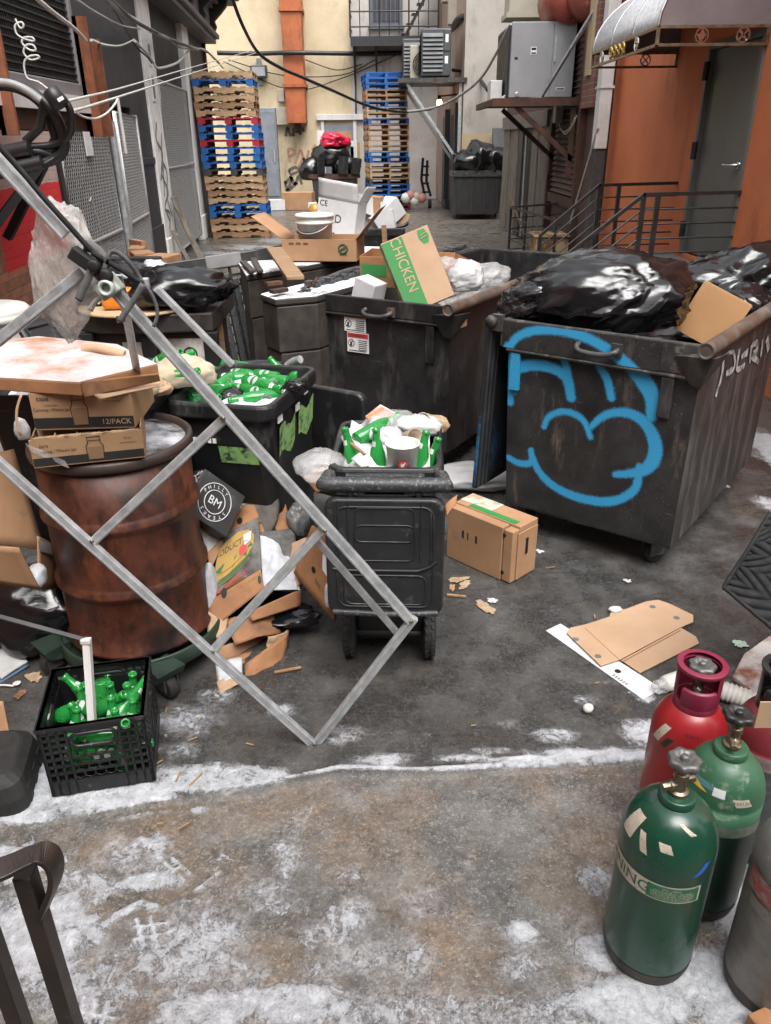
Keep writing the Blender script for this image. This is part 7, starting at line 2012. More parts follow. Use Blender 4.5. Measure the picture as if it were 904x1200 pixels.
mb = MB(); poly_print([(.62,.2),(.82,.2),(.8,.36),(.66,.4)])(mb, lambda u, v: PS(u, v)+off*1.3) ; mb.build('snow_patch', m_icysnow, pt_, world=True)
c = YP(247, 690, 2.8); sack('snow_lump', c, (.035,.06,.12), 85, m_snow, 'snow packed between the rusty drum and the produce carton', n=4, ridg=.08, cat='snow')
c = YP(350, 612, 3.05); sack('plastic_film', c, (.05,.05,.09), 87, mat('grey film', (.2,.2,.2), (.04,.04,.04), 9, .3, bump=.5, bs=20, bd=.02), 'crumpled grey film behind the produce carton', n=4, ridg=.28, cat='film')
# black film underneath
c = YP(320, 722, 2.84); sack('black_film', c, (.2,.1,.04), 89, m_bag, 'black film under the produce carton', n=4, ridg=.22, cat='film')
c = G(290, 700, .1); sack('rubbish_bag', (c.x, c.y+.15, .18), (.24,.2,.2), 90, m_bag, 'black bag holding up the produce carton from below', n=4, ridg=.18)
# philly carton
O = YP(241,549,2.93)
e1_ = (YP(288,582,3.0)-O); e2_ = (YP(246,527,3.0)-O); e3_ = (YP(205,572,2.8)-O)
e1_ = e1_; x_ = e1_.normalized(); y_ = (e3_-x_*e3_.dot(x_)).normalized(); z_ = x_.cross(y_)
if z_.dot(e2_) < 0: z_ = -z_
ph = T('steak_carton', 'charcoal steak carton with white print and round emblem beside the drum', 'carton', O)
A_, B_, H_ = e1_.length, .2, .085
def pc(a, b, c_): return O + x_*a + y_*b + z_*c_
mb = MB(); mb.add([pc(a, b, c_) for c_ in (0, H_) for b in (0, B_) for a in (0, A_)], [(0,2,3,1),(4,5,7,6),(0,1,5,4),(2,6,7,3),(0,4,6,2),(1,3,7,5)]); mb.build('carton', m_carddark, ph, world=True, bevel=.004)
mb = MB()
vs, fs = text_mesh('PHILLY'); mb.add([pc(-.002, B_*.5-(p.x)*.055*1, H_*.62-(-p.y)*.055*-1) for p in vs], fs)
vs, fs = text_mesh('STEAKS'); mb.add([pc(-.002, B_*.5-(p.x)*.055, H_*.24+p.y*.05) for p in vs], fs)
# round emblem on the lower face
def em(r, a): return pc(A_*.46+r*math.cos(a), B_*.5+r*math.sin(a), -.0025)
for r in (.08, .05): mb.tube([em(r, i*.2618) for i in range(24)], .0022, 4, closed=True)
for word, a0, step_ in (('PHILLY', 200, 20), ('STEAKS', 20, 22)):
    for i, ch in enumerate(word):
        vs, fs = text_mesh(ch); a = rad(a0+step_*i)
        mb.add([em(0, 0) + (em(1, a)-em(0, 0))*(.065+p.y*.022) + (em(1, a+math.pi/2)-em(0, 0))*(p.x*.022) for p in vs], fs)
vs, fs = text_mesh('BM'); mb.add([pc(A_*.46+p.x*.05, B_*.5-p.y*.05, -.003) for p in vs], fs)
mb.build('white_print', m_inkwht, ph, world=True)
mb = MB(); mb.add([pc(a, -.002, c_) for a, c_ in ((A_*.33,H_*.25),(A_*.7,H_*.25),(A_*.7,H_*.8),(A_*.33,H_*.8))], [(0,1,2,3)]); s_ = mb.build('white_label', m_inkgry, ph, world=True)
mb = MB()
for k in range(9): mb.add([pc(A_*(.36+.034*k), -.003, H_*.4), pc(A_*(.36+.034*k+.015), -.003, H_*.4), pc(A_*(.36+.034*k+.015), -.003, H_*.7), pc(A_*(.36+.034*k), -.003, H_*.7)], [(0,1,2,3)])
mb.build('label_print', m_inkwht, s_, world=True)
mb = MB()
for a in (.2, .83): mb.add([pc(A_*a+.011*math.cos(i*.4), -.0025, H_*.5+.015*math.sin(i*.4)) for i in range(16)], [tuple(range(16))])
mb.build('hand_hole', m_hole, ph, world=True)
# big round metal disc behind
cD = YP(272, 592, 3.08)
mb = MB(Matrix.Translation(cD) @ Matrix.Rotation(rad(-25), 4, 'Y') @ Matrix.Rotation(rad(62), 4, 'X')); mb.lathe([(0,-.012),(.21,-.012),(.22,-.008),(.22,.008),(.21,.012),(0,.012)], 48); single('metal_disc', mb, mat('mottled grey brown disc', (.13,.12,.105), (.06,.045,.035), 8, .55, bump=.2, dirts=[((.3,.29,.27), 40, .6, .7)]), 'mottled round metal lid leaning behind the steak carton', 'lid')
board('white_board', 'white folded board beside the rusty drum', 'cardboard', [(234,596,2.98),(258,572,3.06),(252,632,2.96),(238,628,2.9)], m_cardwht, .012)
board('white_board', 'smaller white board fold below the first, touching the drum', 'cardboard', [(232,610,2.93),(240,626,2.92),(258,632,2.94),(244,652,2.86)], m_cardwht, .006)
board('cardboard_flap', 'brown pointed flap hanging left of the produce carton', 'cardboard', [(242,648,2.86),(263,630,2.93),(262,636,2.92),(247,668,2.82)], m_card, .004)
board('cardboard_sheet', 'thin brown board on edge beside the white board', 'cardboard', [(257,572,3.04),(262,574,3.06),(258,640,2.95),(250,634,2.93)], m_card2, .004)
mb = MB(); a = YP(297, 598, 3.3); mb.box(-.05,.05,-.03,.03,-.03,.03); 
# brown carton leaning against the front bin
ln, LS, lnn = board('brown_carton', 'flat brown carton leaning against the left side of the front bin', 'carton', [(366,616,2.86),(396,632,2.84),(393,727,2.72),(346,671,2.86)], m_card2, .006, th=.02,
      print_=[('hand_hole', m_hole, poly_print(disc(.38,.62,.06,.05), 1)), ('white_label', m_inkwht, poly_print([(.55,.28),(.8,.3),(.8,.55),(.6,.5)], 1)), ('olive_mark', mat('olive ink', (.16,.12,.03), None, 6, .7, bump=0), poly_print([(.45,.7),(.62,.74),(.6,.8),(.46,.77)], 1))])
c = YP(386, 700, 2.7); sack('snow_lump', c, (.02,.03,.06), 91, m_snow, 'thin snow along the edge of the carton leaning on the front bin', n=3, ridg=.08, cat='snow')
board('cardboard_sheet', 'pale torn sheet tucked between the produce carton and the leaning carton', 'cardboard', [(336,640,2.98),(366,628,3.0),(362,680,2.88),(345,690,2.84)], m_cardpale, .012, crumple=.01)
board('cardboard_sheet', 'damp brown sheet sagging over the black film below the produce carton', 'cardboard', [(262,728,2.72),(318,716,2.8),(330,742,2.74),(276,756,2.64)], m_card2, .02, crumple=.012, seed=4)
board('cardboard_flap', 'torn tan flap leaning against the dolly by the drum', 'cardboard', [(240,716,2.74),(268,722,2.72),(262,752,2.64),(244,744,2.66)], m_cardpale, .006, seed=6, crumple=.01)
board('cardboard_sheet', 'snow dusted brown sheet standing behind the produce carton', 'cardboard', [(262,600,3.04),(288,580,3.1),(300,600,3.06),(270,618,3.0)], m_cardsnow, .006)
# torn carton on the ground
tc_ = T('torn_carton', 'torn open brown carton with snow inside on the ground beside the dolly', 'carton', G(290, 790, 0))
for nm, cs_, bd_, mt in (('floor_panel', [(252,778,2.58),(330,752,2.78),(300,795,2.56),(256,808,2.44)], .004, m_card2), ('side_panel', [(288,778,2.56),(338,742,2.72),(330,790,2.6),(286,800,2.5)], .02, m_card2), ('back_panel', [(252,760,2.62),(325,735,2.85),(325,765,2.8),(255,785,2.58)], .01, m_card), ('torn_flap', [(314,746,2.68),(338,738,2.76),(336,758,2.72),(312,764,2.66)], .015, m_cardpale), ('front_lip', [(254,800,2.46),(280,790,2.5),(282,802,2.46),(258,814,2.41)], .006, m_cardpale)):
    mb = MB(); sheet(mb, *[YP(*q) for q in cs_], bend=bd_, crumple=.012, seed=len(nm)); mb.build(nm, mt, tc_, world=True, solid=.006)
mb = MB(); cc_ = [YP(254,784,2.56), YP(284,774,2.62), YP(284,796,2.5), YP(258,806,2.45)]; sheet(mb, *[p+V((0,0,.012)) for p in cc_], bend=.012); mb.build('snow_cover', m_snow, tc_, world=True, solid=.012)
mb = MB(); mb.bar(G(322,788,.012), G(353,782,.012), .012, .006); single('wood_sliver', mb, m_skinpeel, 'orange wooden sliver on the ground right of the torn carton', 'sliver')
# ================================================================== FOLDING METAL FRAME
FY = 2.13
def F_(px, py, dy=0): return YP(px, py, FY+dy)
fr = T('canopy_frame', 'folded galvanised canopy frame of crossing square tubes in the foreground', 'frame', (F_(370,873).x, FY, 0))
for nm, a, b, w_, dyy in (('tube', (-40,147), (78,276), .033, 0), ('tube', (104,306), (482,728), .032, 0), ('tube', (-40,430), (99,318), .032, .03), ('tube', (-40,507), (366,871), .03, 0), ('tube', (486,723), (368,875), .03, .004),
                          ('cross_tube', (107,637), (266,488), .028, .012), ('cross_tube', (246,766), (384,614), .027, .012), ('thin_rod', (371,632), (466,742), .02, .05), ('thin_rod', (184,338), (273,428), .018, .12)):
    mb = MB(); A, B = F_(a[0], a[1], dyy), F_(b[0], b[1], dyy)
    mb.bar(A, B, .022, w_, up=V((0,0,1)) if False else (B-A).cross(V((0,1,0))))
    # a rolled groove down the visible face
    d = (B-A).normalized(); s = d.cross(V((0,1,0))).normalized()
    mb.build(nm, m_galv, fr, world=True, bevel=.003)
    if w_ > .025:
        mb = MB()
        for q in (-.28,): mb.bar(A+s*w_*q+V((0,-.0125,0)), B+s*w_*q+V((0,-.0125,0)), .003, w_*.2, up=s)
        mb.build('tube_edge', m_galv, fr, world=True, bevel=.001)
for px, py in ((262,490),(381,622),(108,634),(250,763),(482,728),(369,872)):
    c = F_(px, py, -.013); mb = MB(); mb.lathe([(0,-.0),(.006,0),(.007,.003),(.005,.006),(0,.007)], 10, 0, TR(c.x, c.y, c.z, rx=90)); mb.build('rivet', m_brass, fr, world=True)
mb = MB(); c0 = F_(96, 300, -.02); c1 = F_(126, 322, -.02)
mb.bar(F_(84,294,-.01), F_(118,318,-.01), .036, .036); mb.lathe([(0,0),(.03,0),(.032,.02),(.02,.03),(0,.03)], 16, 0, TR(c1.x-.0, c1.y-.01, c1.z, rx=90) @ Matrix.Scale(.7,4)); mb.lathe([(0,0),(.016,0),(.016,.025),(0,.025)], 14, 0, TR(F_(118,308).x, FY-.04, F_(118,308).z, rx=90)); mb.build('corner_joint', m_blk, fr, world=True, bevel=.008)
mb = MB(); mb.bar(F_(120,326,-.01), F_(135,345,-.01), .05, .06); mb.lathe([(0,0),(.022,0),(.022,.02),(.012,.02),(.012,.0)], 16, 0, TR(F_(131,334).x, FY-.035, F_(131,334).z, rx=90)); mb.build('slider_joint', mat('milky plastic joint', (.42,.46,.42), (.34,.38,.34), 9, .4, bump=.05), fr, world=True, bevel=.008)
def strip(pts, w, y0=-.02, th=.003, n=5):
    """flat strap through photo points (px, py, dy); its broad face turned to the alley"""
    q = catmull([F_(p[0], p[1], y0+(p[2] if len(p) > 2 else 0)) for p in pts], n)
    mb = MB(); vs = []
    for i, p in enumerate(q):
        a, b = q[max(0, i-1)], q[min(len(q)-1, i+1)]
        t = (b-a).normalized(); s = t.cross(V((0,1,0)))
        s = s.normalized() if s.length > .05 else V((0,0,1))
        vs += [p+s*w/2, p-s*w/2]
    mb.add(vs, [(2*i, 2*i+1, 2*i+3, 2*i+2) for i in range(len(q)-1)], 0, None, True)
    return mb
m_web = mat('black webbing', (.008,.008,.009), (.014,.014,.015), 60, .8, bump=.3, bs=300)
m_webg = mat('grey webbing', (.12,.12,.12), (.07,.07,.07), 40, .75, bump=.3, bs=300)
def strap(label, pts, w, mt, cat='strap'):
    return single('strap', strip(pts, w), mt, label, cat, solid=.003)
strap('long black strap running down beside the upper tube to its knot', [(-20,153),(0,172),(25,200),(50,230),(84,268),(105,291),(128,313)], .014, m_web)
strap('black strap from the corner joint over to the strap knot', [(108,296,-.02),(125,306,-.02),(145,318,-.02),(160,328,-.02),(168,332,-.02)], .014, m_web)
strap('grey strap looped high over the corner joint', [(122,318,-.02),(127,300,-.02),(132,295,-.02),(140,297,-.03),(152,308,-.03),(162,322,-.02),(168,333,-.02)], .012, m_webg)
strap('grey strap with metal end hanging from the strap knot to the lower left', [(168,333,-.03),(158,350,-.03),(148,365,-.03),(140,377,-.03)], .016, m_webg)
strap('thin dark strap curling down from the strap knot', [(169,333,-.02),(178,345,-.02),(184,360,-.02),(184,372,-.02),(180,383,-.02)], .009, m_webg)
strap('short ribbed grey strap below the corner joint', [(109,312,-.03),(104,325,-.03),(98,338,-.03),(92,352,-.03)], .02, m_webg)
strap('pale grey strap looped behind the corner joint', [(98,288,.02),(108,290,.02),(118,298,.01),(124,310,.0)], .03, m_webg)
strap('pale strip of tape dangling left of the orange jug', [(124,346,.02),(116,350,.02),(110,356,.02),(106,364,.02)], .014, mat('pale tape', (.45,.42,.39), None, 9, .5))
strap('thin dark strap curling up right of the strap knot', [(176,332,-.02),(182,328,-.02),(181,320,-.02),(178,318,-.02)], .007, m_web)
c = F_(169, 332, -.03); mb = MB(); mb.box(c.x-.014, c.x+.014, c.y-.008, c.y+.008, c.z-.014, c.z+.014); single('strap_buckle', mb, m_galv, 'small metal buckle where the straps meet', 'buckle', bevel=.003)
c = F_(142, 374, -.034); mb = MB(); mb.box(c.x-.012, c.x+.012, c.y-.005, c.y+.005, c.z-.008, c.z+.008); single('strap_end', mb, m_chrome, 'bright metal tip on the end of the grey strap', 'buckle', bevel=.002)
# flat bar standing on the snowy tray
mb = MB(); A, B, C_ = YP(136,322,2.15), YP(145,350,2.2), YP(161,437,2.62); mb.bar(A, B, .03, .006, up=(0,-1,.2)); mb.bar(B, C_, .028, .006, up=(0,-1,.2))
single('flat_bar', mb, m_galv, 'thin flat metal bar from the frame joint down to the snowy tray', 'bar')
# clear film hanging from the upper tube
mb = lumpy(TR(F_(74,322,.05).x, FY+.06, F_(74,322).z, ry=8), .085, .04, .185, 101, 5, amp=.25, ridg=.16, fr=2.0, flat=-9)
single('plastic_film', mb, mat('creased clear film', (.7,.67,.64), (.5,.47,.44), 6, .12, .1, bump=.8, bs=22, bd=.03, alpha=.46, stretch=(1.6,1.6,.6)), 'crumpled clear plastic film hanging from the upper frame tube', 'film')
mb = lumpy(TR(F_(108,336,.06).x, FY+.08, F_(108,336).z), .03, .03, .04, 103, 4, amp=.25, ridg=.2)
single('crumpled_paper', mb, m_whtbag, 'small torn end of film under the corner joint', 'film')

# ================================================================== MILK CRATE WITH BOTTLES
m_crate = mat('black crate plastic', (.012,.012,.013), (.008,.008,.009), 12, .42, bump=.08, bs=200, dirts=[((.14,.14,.135), 30, .6, .78)])
cr = T('milk_crate', 'black plastic milk crate of green bottles standing on the snow', 'crate', (-1.107, 1.874, .014), 12.04)
W, D, H = .33, .32, .28
def wall(mb, M, w, h):
    """lattice crate wall with hand hole in the xz plane, outer face at y=0"""
    t = .012
    mb.box(0, w, 0, t, h-.028, h, M=M); mb.box(0, w, 0, t, 0, .055, M=M)
    mb.box(0, w, -.005, t, h-.012, h, M=M)
    for z in (.085, .115, .145): mb.box(0, w, 0, t*.8, z, z+.007, M=M)
    for z in (.175, .2, .226):
        for x0, x1 in ((0, w*.26), (w*.74, w)): mb.box(x0, x1, 0, t*.8, z, z+.007, M=M)
    for i in range(13):
        x = i*(w-.008)/12
        cen = w*.27 < x < w*.72
        if i in (0, 1, 2, 3, 9, 10, 11, 12): mb.box(x, x+.008, 0, t, .0, h, M=M)
    # honeycomb field in the middle
    for r, z in enumerate((.06, .09, .12, .15)):
        for i in range(5):
            x = w*.26 + (i+.5*(r % 2))*w*.098
            cx, cz, rr = x+.014, z+.015, .0175
            mb.tube([M @ V((cx+rr*math.cos(rad(60*k+30)), t*.4, cz+rr*math.sin(rad(60*k+30)))) for k in range(6)], .003, 4, closed=True)
    # hand hole rim
    mb.tube([M @ V((w/2+a, t*.4, .215+b)) for a, b, _ in rrect(w*.42, .05, .022, 0)], .007, 6, closed=True)
for nm, M, w in (('front_wall', TR(0,0,0), W), ('back_wall', TR(W,D,0,rz=180), W), ('side_wall', TR(W,0,0,rz=90), D), ('side_wall', TR(0,D,0,rz=-90), D)):
    mb = MB(); wall(mb, M, w, H); mb.build(nm, m_crate, cr)
mb = MB(); mb.box(.004,W-.004,.004,D-.004,.0,.012)
for x in (.01, W-.04):
    for y in (.01, D-.04): mb.box(x,x+.03,y,y+.03,-.006,.0)
mb.build('floor', m_crate, cr)
mb = MB(); mb.box(.013,W-.013,D-.016,D-.013,.03,H-.05); mb.box(.013,.016,.014,D-.014,.03,H-.06); mb.build('liner', m_crate, cr)
Mc = PM[cr.name]
for (x, y, z, tx, ty, tz) in ((.06,.09,.03,.2,.1,1),(.12,.2,.03,-.1,.1,1),(.2,.12,.03,.05,.1,1),(.26,.1,.03,.1,.05,1),(.27,.2,.03,-.05,.0,1),(.2,.24,.03,.0,-.1,1),(.08,.26,.03,.15,-.1,1),(.14,.09,.04,-.25,.2,1),
                              (.13,.15,.1,.2,.7,.5),(.2,.2,.12,-.6,.3,.6),(.25,.15,.13,.1,-.7,.6),(.07,.2,.13,.7,-.2,.5),(.18,.08,.16,.5,.6,.3),(.06,.17,.075,.25,.25,-1),(.16,.27,.24,.05,-.25,-1),(.25,.27,.03,.1,-.05,1),(.23,.05,.03,0,.1,1),(.1,.06,.2,.9,.5,-.3),(.17,.17,.215,-.9,.15,-.25),(.1,.05,.1,1,.05,.05),(.3,.055,.16,-1,.05,.1)):
    a = Mc @ V((x, y, z)); d = (Mc.to_3x3() @ V((tx, ty, tz))).normalized()
    if tz == -1: a = a - d*.0
    bottle(lay(a, a+d, random.uniform(0, 360)), 'green beer bottle packed in the black milk crate', 'bottles in the milk crate')
# angle strip from the left edge resting in the crate
an = T('angle_strip', 'bent pale metal strip resting in the milk crate', 'metal strip', YP(104,858,1.98))
mb = MB(); A, B, C_ = YP(-40,712,2.1), YP(100,750,2.06), YP(107,858,1.97); mb.bar(A, B, .014, .008, up=(0,-.4,1)); mb.build('upper_length', m_rim, an, world=True)
mb = MB(); mb.bar(B+V((0,0,.004)), C_, .018, .004, up=(0,-1,.3)); mb.bar(B+V((.011,.011,0)), C_+V((.011,.011,0)), .022, .004, up=(1,0,0)); mb.build('lower_length', m_white_paint, an, world=True)
mb = MB(); mb.box(B.x-.016,B.x+.018,B.y-.01,B.y+.012,B.z-.016,B.z+.006); mb.build('bent_corner', m_white_paint, an, world=True, bevel=.006)

# ================================================================== STRIPED CARTON, FLAT CARTON, PAPERS
sb = T('striped_carton', 'brown carton with green stripe and hand hole standing beside the front bin', 'carton', (.314, 3.494, .003), -45.9)
W, D, H = .408, .2, .293
mb = MB(); mb.box(0,W-.06,0,.055,0,H-.004); mb.box(.0,W,.058,D,0,H); mb.box(W-.055,W-.002,.004,.0565,.004,H-.012); mb.build('carton', m_card, sb, bevel=.004)
mb = MB(); mb.box(W+.0,W+.006,.04,D-.004,.01,H-.03); mb.build('end_flap', m_card, sb, bevel=.003)
mb = MB(); mb.box(.08,W-.035,.062,.1,H+.0005,H+.0018); mb.build('green_stripe', m_inkgrn, sb)
mb = MB(); mb.box(.0,.2,.1,D-.002,H+.0005,H+.0015); mb.build('frosted_patch', mat('pale green frosting', (.4,.52,.42), (.4,.27,.17), 14, .7, lo=.4, hi=.55), sb)
mb = MB(); mb.box(W+.0055,W+.0072,D*.5,D*.5+.022,H*.45,H*.75); mb.build('hand_hole', m_hole, sb)
mb = MB()
for x, w_ in ((.1,.012),(.135,.006),(.185,.012)): mb.box(x,x+w_,-.0015,-.0005,H*.5,H*.5+.04)
for x, z in ((W-.05,H*.86),(W-.05,.05)):
    for k in range(4): mb.bar((x-.011*math.cos(k*.785),.0025,z-.011*math.sin(k*.785)),(x+.011*math.cos(k*.785),.0025,z+.011*math.sin(k*.785)),.002,.003)
mb.build('carton_print', m_inkblk, sb)
c = G(552, 572, .03); sack('white_sheet', (c.x+.05, c.y+.12, .06), (.3,.16,.07), 111, m_whtbag, 'white plastic sheet crumpled between the front bin and graffiti dumpster', n=4, ridg=.2, cat='sheet')
board('cardboard_flap', 'folded brown flaps between the front bin and the striped carton', 'cardboard', [(522,592,3.0),(536,580,3.05),(534,592,3.0),(524,604,2.95)], m_card2, .006)
fc = T('flat_carton', 'flat tan carton blank with round holes lying on the asphalt', 'carton', G(735, 755, 0))
def outline(pts): return [(lambda q: (q.x, q.y))(G(x, y, 0)) for x, y in pts]
mb = MB(); mb.prism(outline([(664,745),(668,739),(686,735),(714,726),(716,719),(733,717),(757,708),(771,706),(785,711),(812,724),(812,732),(796,739),(727,776),(704,784)]), .012, .0155); mb.build('blank', m_cardpale, fc, world=True)
mb = MB(); mb.prism(outline([(728,776),(798,738),(815,748),(819,756),(750,791)]), .007, .0105); mb.build('side_flap', m_cardpale, fc, world=True)
mb = MB()
for x, y in ((675,749),(701,769),(765,711),(793,724)):
    c = G(x, y, .016); mb.lathe([(0,.0),(.014,.0)], 16, 0, TR(c.x, c.y, .0165))
mb.build('hole', mat('dim hole', (.14,.14,.14), None, 5, .8), fc, world=True)
mb = MB(); mb.bar(G(728,776,.0162), G(798,738,.0162), .003, .0006); mb.bar(G(686,736,.0162), G(727,774,.0162), .0025, .0006); mb.build('crease', m_card2, fc, world=True)
ws = T('white_strip', 'white board strip lying half under the flat tan carton', 'cardboard', G(708, 776, 0))
mb = MB(); mb.prism(outline([(640,740),(657,732),(775,808),(754,821)]), .002, .0055); mb.build('strip', m_cardwht, ws, world=True)
mb = MB(); c = G(724, 788); mb.lathe([(0,0),(.013,0)], 14, 0, TR(c.x, c.y, .0065)); mb.build('hole', m_hole, ws, world=True)
mb = MB()
for k in range(6):
    a, b = G(718+3*k, 792+2*k, .0062), G(721+3*k, 790.5+2*k, .0062); mb.bar(a, b, .008, .0004)
mb.build('print', m_inkgry, ws, world=True)
c = G(722, 722); sack('crumpled_paper', (c.x, c.y+.02, .022), (.03,.02,.012), 113, m_cardwht, 'white torn scrap at the top edge of the flat tan carton', n=3, ridg=.2, cat='paper')
def scrap(c, rx, ry, h, seed, mt, label):
    """torn, crumpled flake with a ragged outline, lying on the ground"""
    nr, na = 6, 26; vs = [V((0, 0, h*.6))]
    for r in range(1, nr+1):
        for k in range(na):
            a = 2*math.pi*k/na; f = r/nr
            e = 1+.75*mn.noise(V((math.cos(a)*1.7, math.sin(a)*1.7, seed*3.1)))+.3*mn.noise(V((math.cos(a)*5, math.sin(a)*5, seed)))
            x, y = rx*1.15*f*e*math.cos(a), ry*1.15*f*e*math.sin(a)
            vs.append(V((x, y, .003+h*.75*abs(fbm(V((x/rx*1.3, y/ry*1.3, seed)), 3)))))
    fs = [(0, 1+k, 1+(k+1) % na) for k in range(na)]
    for r in range(nr-1):
        for k in range(na): fs.append((1+r*na+k, 1+(r+1)*na+k, 1+(r+1)*na+(k+1) % na, 1+r*na+(k+1) % na))
    mb = MB(TR(c.x, c.y, .002, rz=seed*37)); mb.add(vs, fs, 0, None, True)
    return single('litter_scrap', mb, mt, label, 'litter', solid=.002)
# egg, pulp, peel and scraps
c = G(683, 835); mb = MB(); mb.lathe([(0,0),(.014,.004),(.019,.017),(.016,.03),(.009,.038),(0,.04)], 20, 0, TR(c.x, c.y, .014, ry=70)); single('egg', mb, mat('egg shell', (.72,.66,.58), None, 8, .5, bump=0), 'pale egg lying on the asphalt', 'egg')
for i, (px, py, rx, ry, rz_, mt, lb) in enumerate((
    (568,712,.05,.025,.014,m_food,'brown crumpled scrap in front of the striped carton'),(578,705,.022,.018,.016,m_paper,'pale crumpled scrap next to the brown one'),
    (536,680,.045,.018,.007,m_food,'pale torn food scrap by the front bin wheel'),(545,686,.035,.018,.007,m_food,'small chewed scrap right of the front bin'),
    (530,690,.025,.012,.007,m_skinpeel,'orange scrap at the front bin foot'),(632,647,.018,.014,.012,m_paper,'white torn scrap right of the striped carton'),
    (735,682,.014,.012,.012,m_paper,'small pale pebble on the asphalt before the graffiti dumpster'),(867,756,.032,.02,.012,mat('mint paper', (.42,.56,.47), None, 9, .8),'mint green paper scrap near the red brown board'),
    (623,532,.05,.03,.02,m_food,'tan scrap on the ground between the two dumpsters'),(850,570,.03,.02,.012,m_snow,'lump of snow beside the graffiti dumpster'))):
    c = G(px, py); scrap(c, rx, ry, rz_, 120+i, mt, lb)
mb = MB(); mb.bar(G(524,697,.008), G(546,699,.008), .012, .008); single('wood_sliver', mb, m_skinpeel, 'orange wooden sliver at the foot of the front bin', 'sliver')
for i, (px, py, a, L, lb) in enumerate(((195,832,95,.03,''),(187,893,50,.025,''),(183,911,5,.035,''),(209,910,85,.045,''),(229,914,60,.06,''),(226,866,30,.035,''),(252,818,0,.02,''),(293,872,-20,.03,''),(235,842,80,.02,''),(555,850,10,.02,''),(700,800,20,.02,''),(215,968,40,.04,''),(188,965,10,.02,''),(645,665,15,.05,''),(697,722,80,.03,''))):
    c = G(px, py, .008); d = V((math.cos(rad(a)), math.sin(rad(a)), 0))*L/2
    mb = MB(); mb.bar(c-d, c+d, .005, .003); single('wood_sliver', mb, m_skinpeel, 'small orange wood sliver on the wet ground', 'sliver', group='small wood slivers on the ground')
# left ground litter
bd = T('book', 'grey blue magazine lying on the dark ground at the left edge', 'magazine', G(5, 778))
mb = MB(); P0, P1, P2, P3 = G(-20,770,.03), G(14,757,.04), G(33,776,.02), G(2,796,.01); sheet(mb, P0, P1, P2, P3, .004); mb.build('cover', m_paper, bd, world=True, solid=.008)
mb = MB(); sheet(mb, *[p-V((0,0,.01)) for p in (P0, P1+V((.01,-.02,0)), P2+V((.008,-.01,0)), P3+V((0,-.015,0)))]); mb.build('back_cover', mat('blue card', (.06,.11,.17), None, 6, .6), bd, world=True, solid=.004)
fk = MB(); fk.tube(catmull([G(-6,803,.012), G(8,803,.014), G(16,804,.012)], 3), .004, 6); c = G(20,801,.012); fk.lathe([(0,0),(.012,.002),(.016,.005),(.012,.004),(0,.003)], 14, 0, TR(c.x, c.y, .01)); single('plastic_spoon', fk, m_wht, 'white plastic spoon on the dark ground at the left', 'spoon')
for i, (px, py) in enumerate(((56,762),(49,768),(62,772),(57,757))):
    c = G(px, py); mb = MB(); mb.tube([(c.x+.011*math.cos(a*.5), c.y+.011*math.sin(a*.5), .006) for a in range(12)], .002, 5, closed=True); single('plastic_ring', mb, m_paper, 'tiny pale ring on the dark ground left of the drum', 'ring', group='pale rings on the ground left of the drum')
for i, (px, py, r) in enumerate(((40,795,.035),(60,785,.025),(78,782,.02),(25,815,.02))):
    c = G(px, py); scrap(c, r, r*.7, .012, 140+i, (m_food, mat('damp brown crumbs', (.2,.1,.05), (.12,.06,.03), 20, .8))[i % 2], ('pale mash of food on the ground left of the crate','orange brown crumbs at the dolly edge','small tan crumb heap beside the dolly','pale crumb on the ground above the rubber block')[i])
# rubber block and carton edge at the left margin
rbk = T('rubber_block', 'black rubber block on the snow at the left edge', 'block', (-1.34, 1.93, 0), 12)
mb = MB(); mb.loft([rrect(.3,.3,.04,0), rrect(.3,.3,.05,.06), rrect(.28,.28,.06,.11), rrect(.22,.24,.07,.14)], 0, None, True, True); mb.build('block', m_rubber, rbk, bevel=.012)
mb = MB()
for k in range(3): mb.box(.14,.152,-.1+.08*k,-.06+.08*k,.0,.07)
mb.build('ridge', m_rubber, rbk, bevel=.004)
mb = MB(); sheet(mb, YP(-30,818,2.1), YP(4,822,2.1), YP(13,866,2.05), YP(-30,868,2.05)); single('carton_edge', mb, m_card, 'brown board edge standing behind the rubber block', 'cardboard', solid=.008)

# ================================================================== GAS CYLINDERS
m_gas = mat('green gas bottle paint', (.009,.066,.036), (.006,.045,.026), 3, .3, .08, bump=.06, bs=40, dirts=[((.035,.06,.045), 6, .55, .75, (1,1,.4), .5), ((.2,.2,.17), 70, .68, .74), ((.1,.05,.03), 26, .66, .73), ((.02,.035,.028), 3, .5, .7)], coat=.15)
m_gas2 = mat('chipped green gas bottle paint', (.035,.115,.058), (.02,.08,.04), 6, .45, .1, bump=.2, bs=60, dirts=[((.28,.3,.25), 14, .58, .72), ((.16,.2,.15), 60, .64, .72)])
m_gasdk = mat('dark green gas bottle paint', (.008,.028,.018), (.006,.018,.012), 4, .35, bump=.06, dirts=[((.25,.26,.2), 5, .7, .76, (1,1,.3))])
m_gasred = mat('red gas bottle paint', (.32,.014,.018), (.22,.011,.014), 3, .35, .08, bump=.06, bs=40, dirts=[((.12,.02,.02), 6, .6, .76), ((.4,.3,.28), 60, .73, .77)], coat=.1)
m_gasmar = mat('maroon gas bottle paint', (.22,.025,.035), (.16,.02,.028), 5, .45, bump=.1, dirts=[((.35,.28,.27), 16, .6, .72)])
m_gasgrey = mat('scuffed grey gas bottle', (.26,.25,.235), (.15,.142,.13), 9, .5, .1, metal=.3, bump=.2, bs=50, dirts=[((.1,.085,.07), 5, .54, .72, (1,1,.5)), ((.42,.41,.39), 40, .62, .74)])
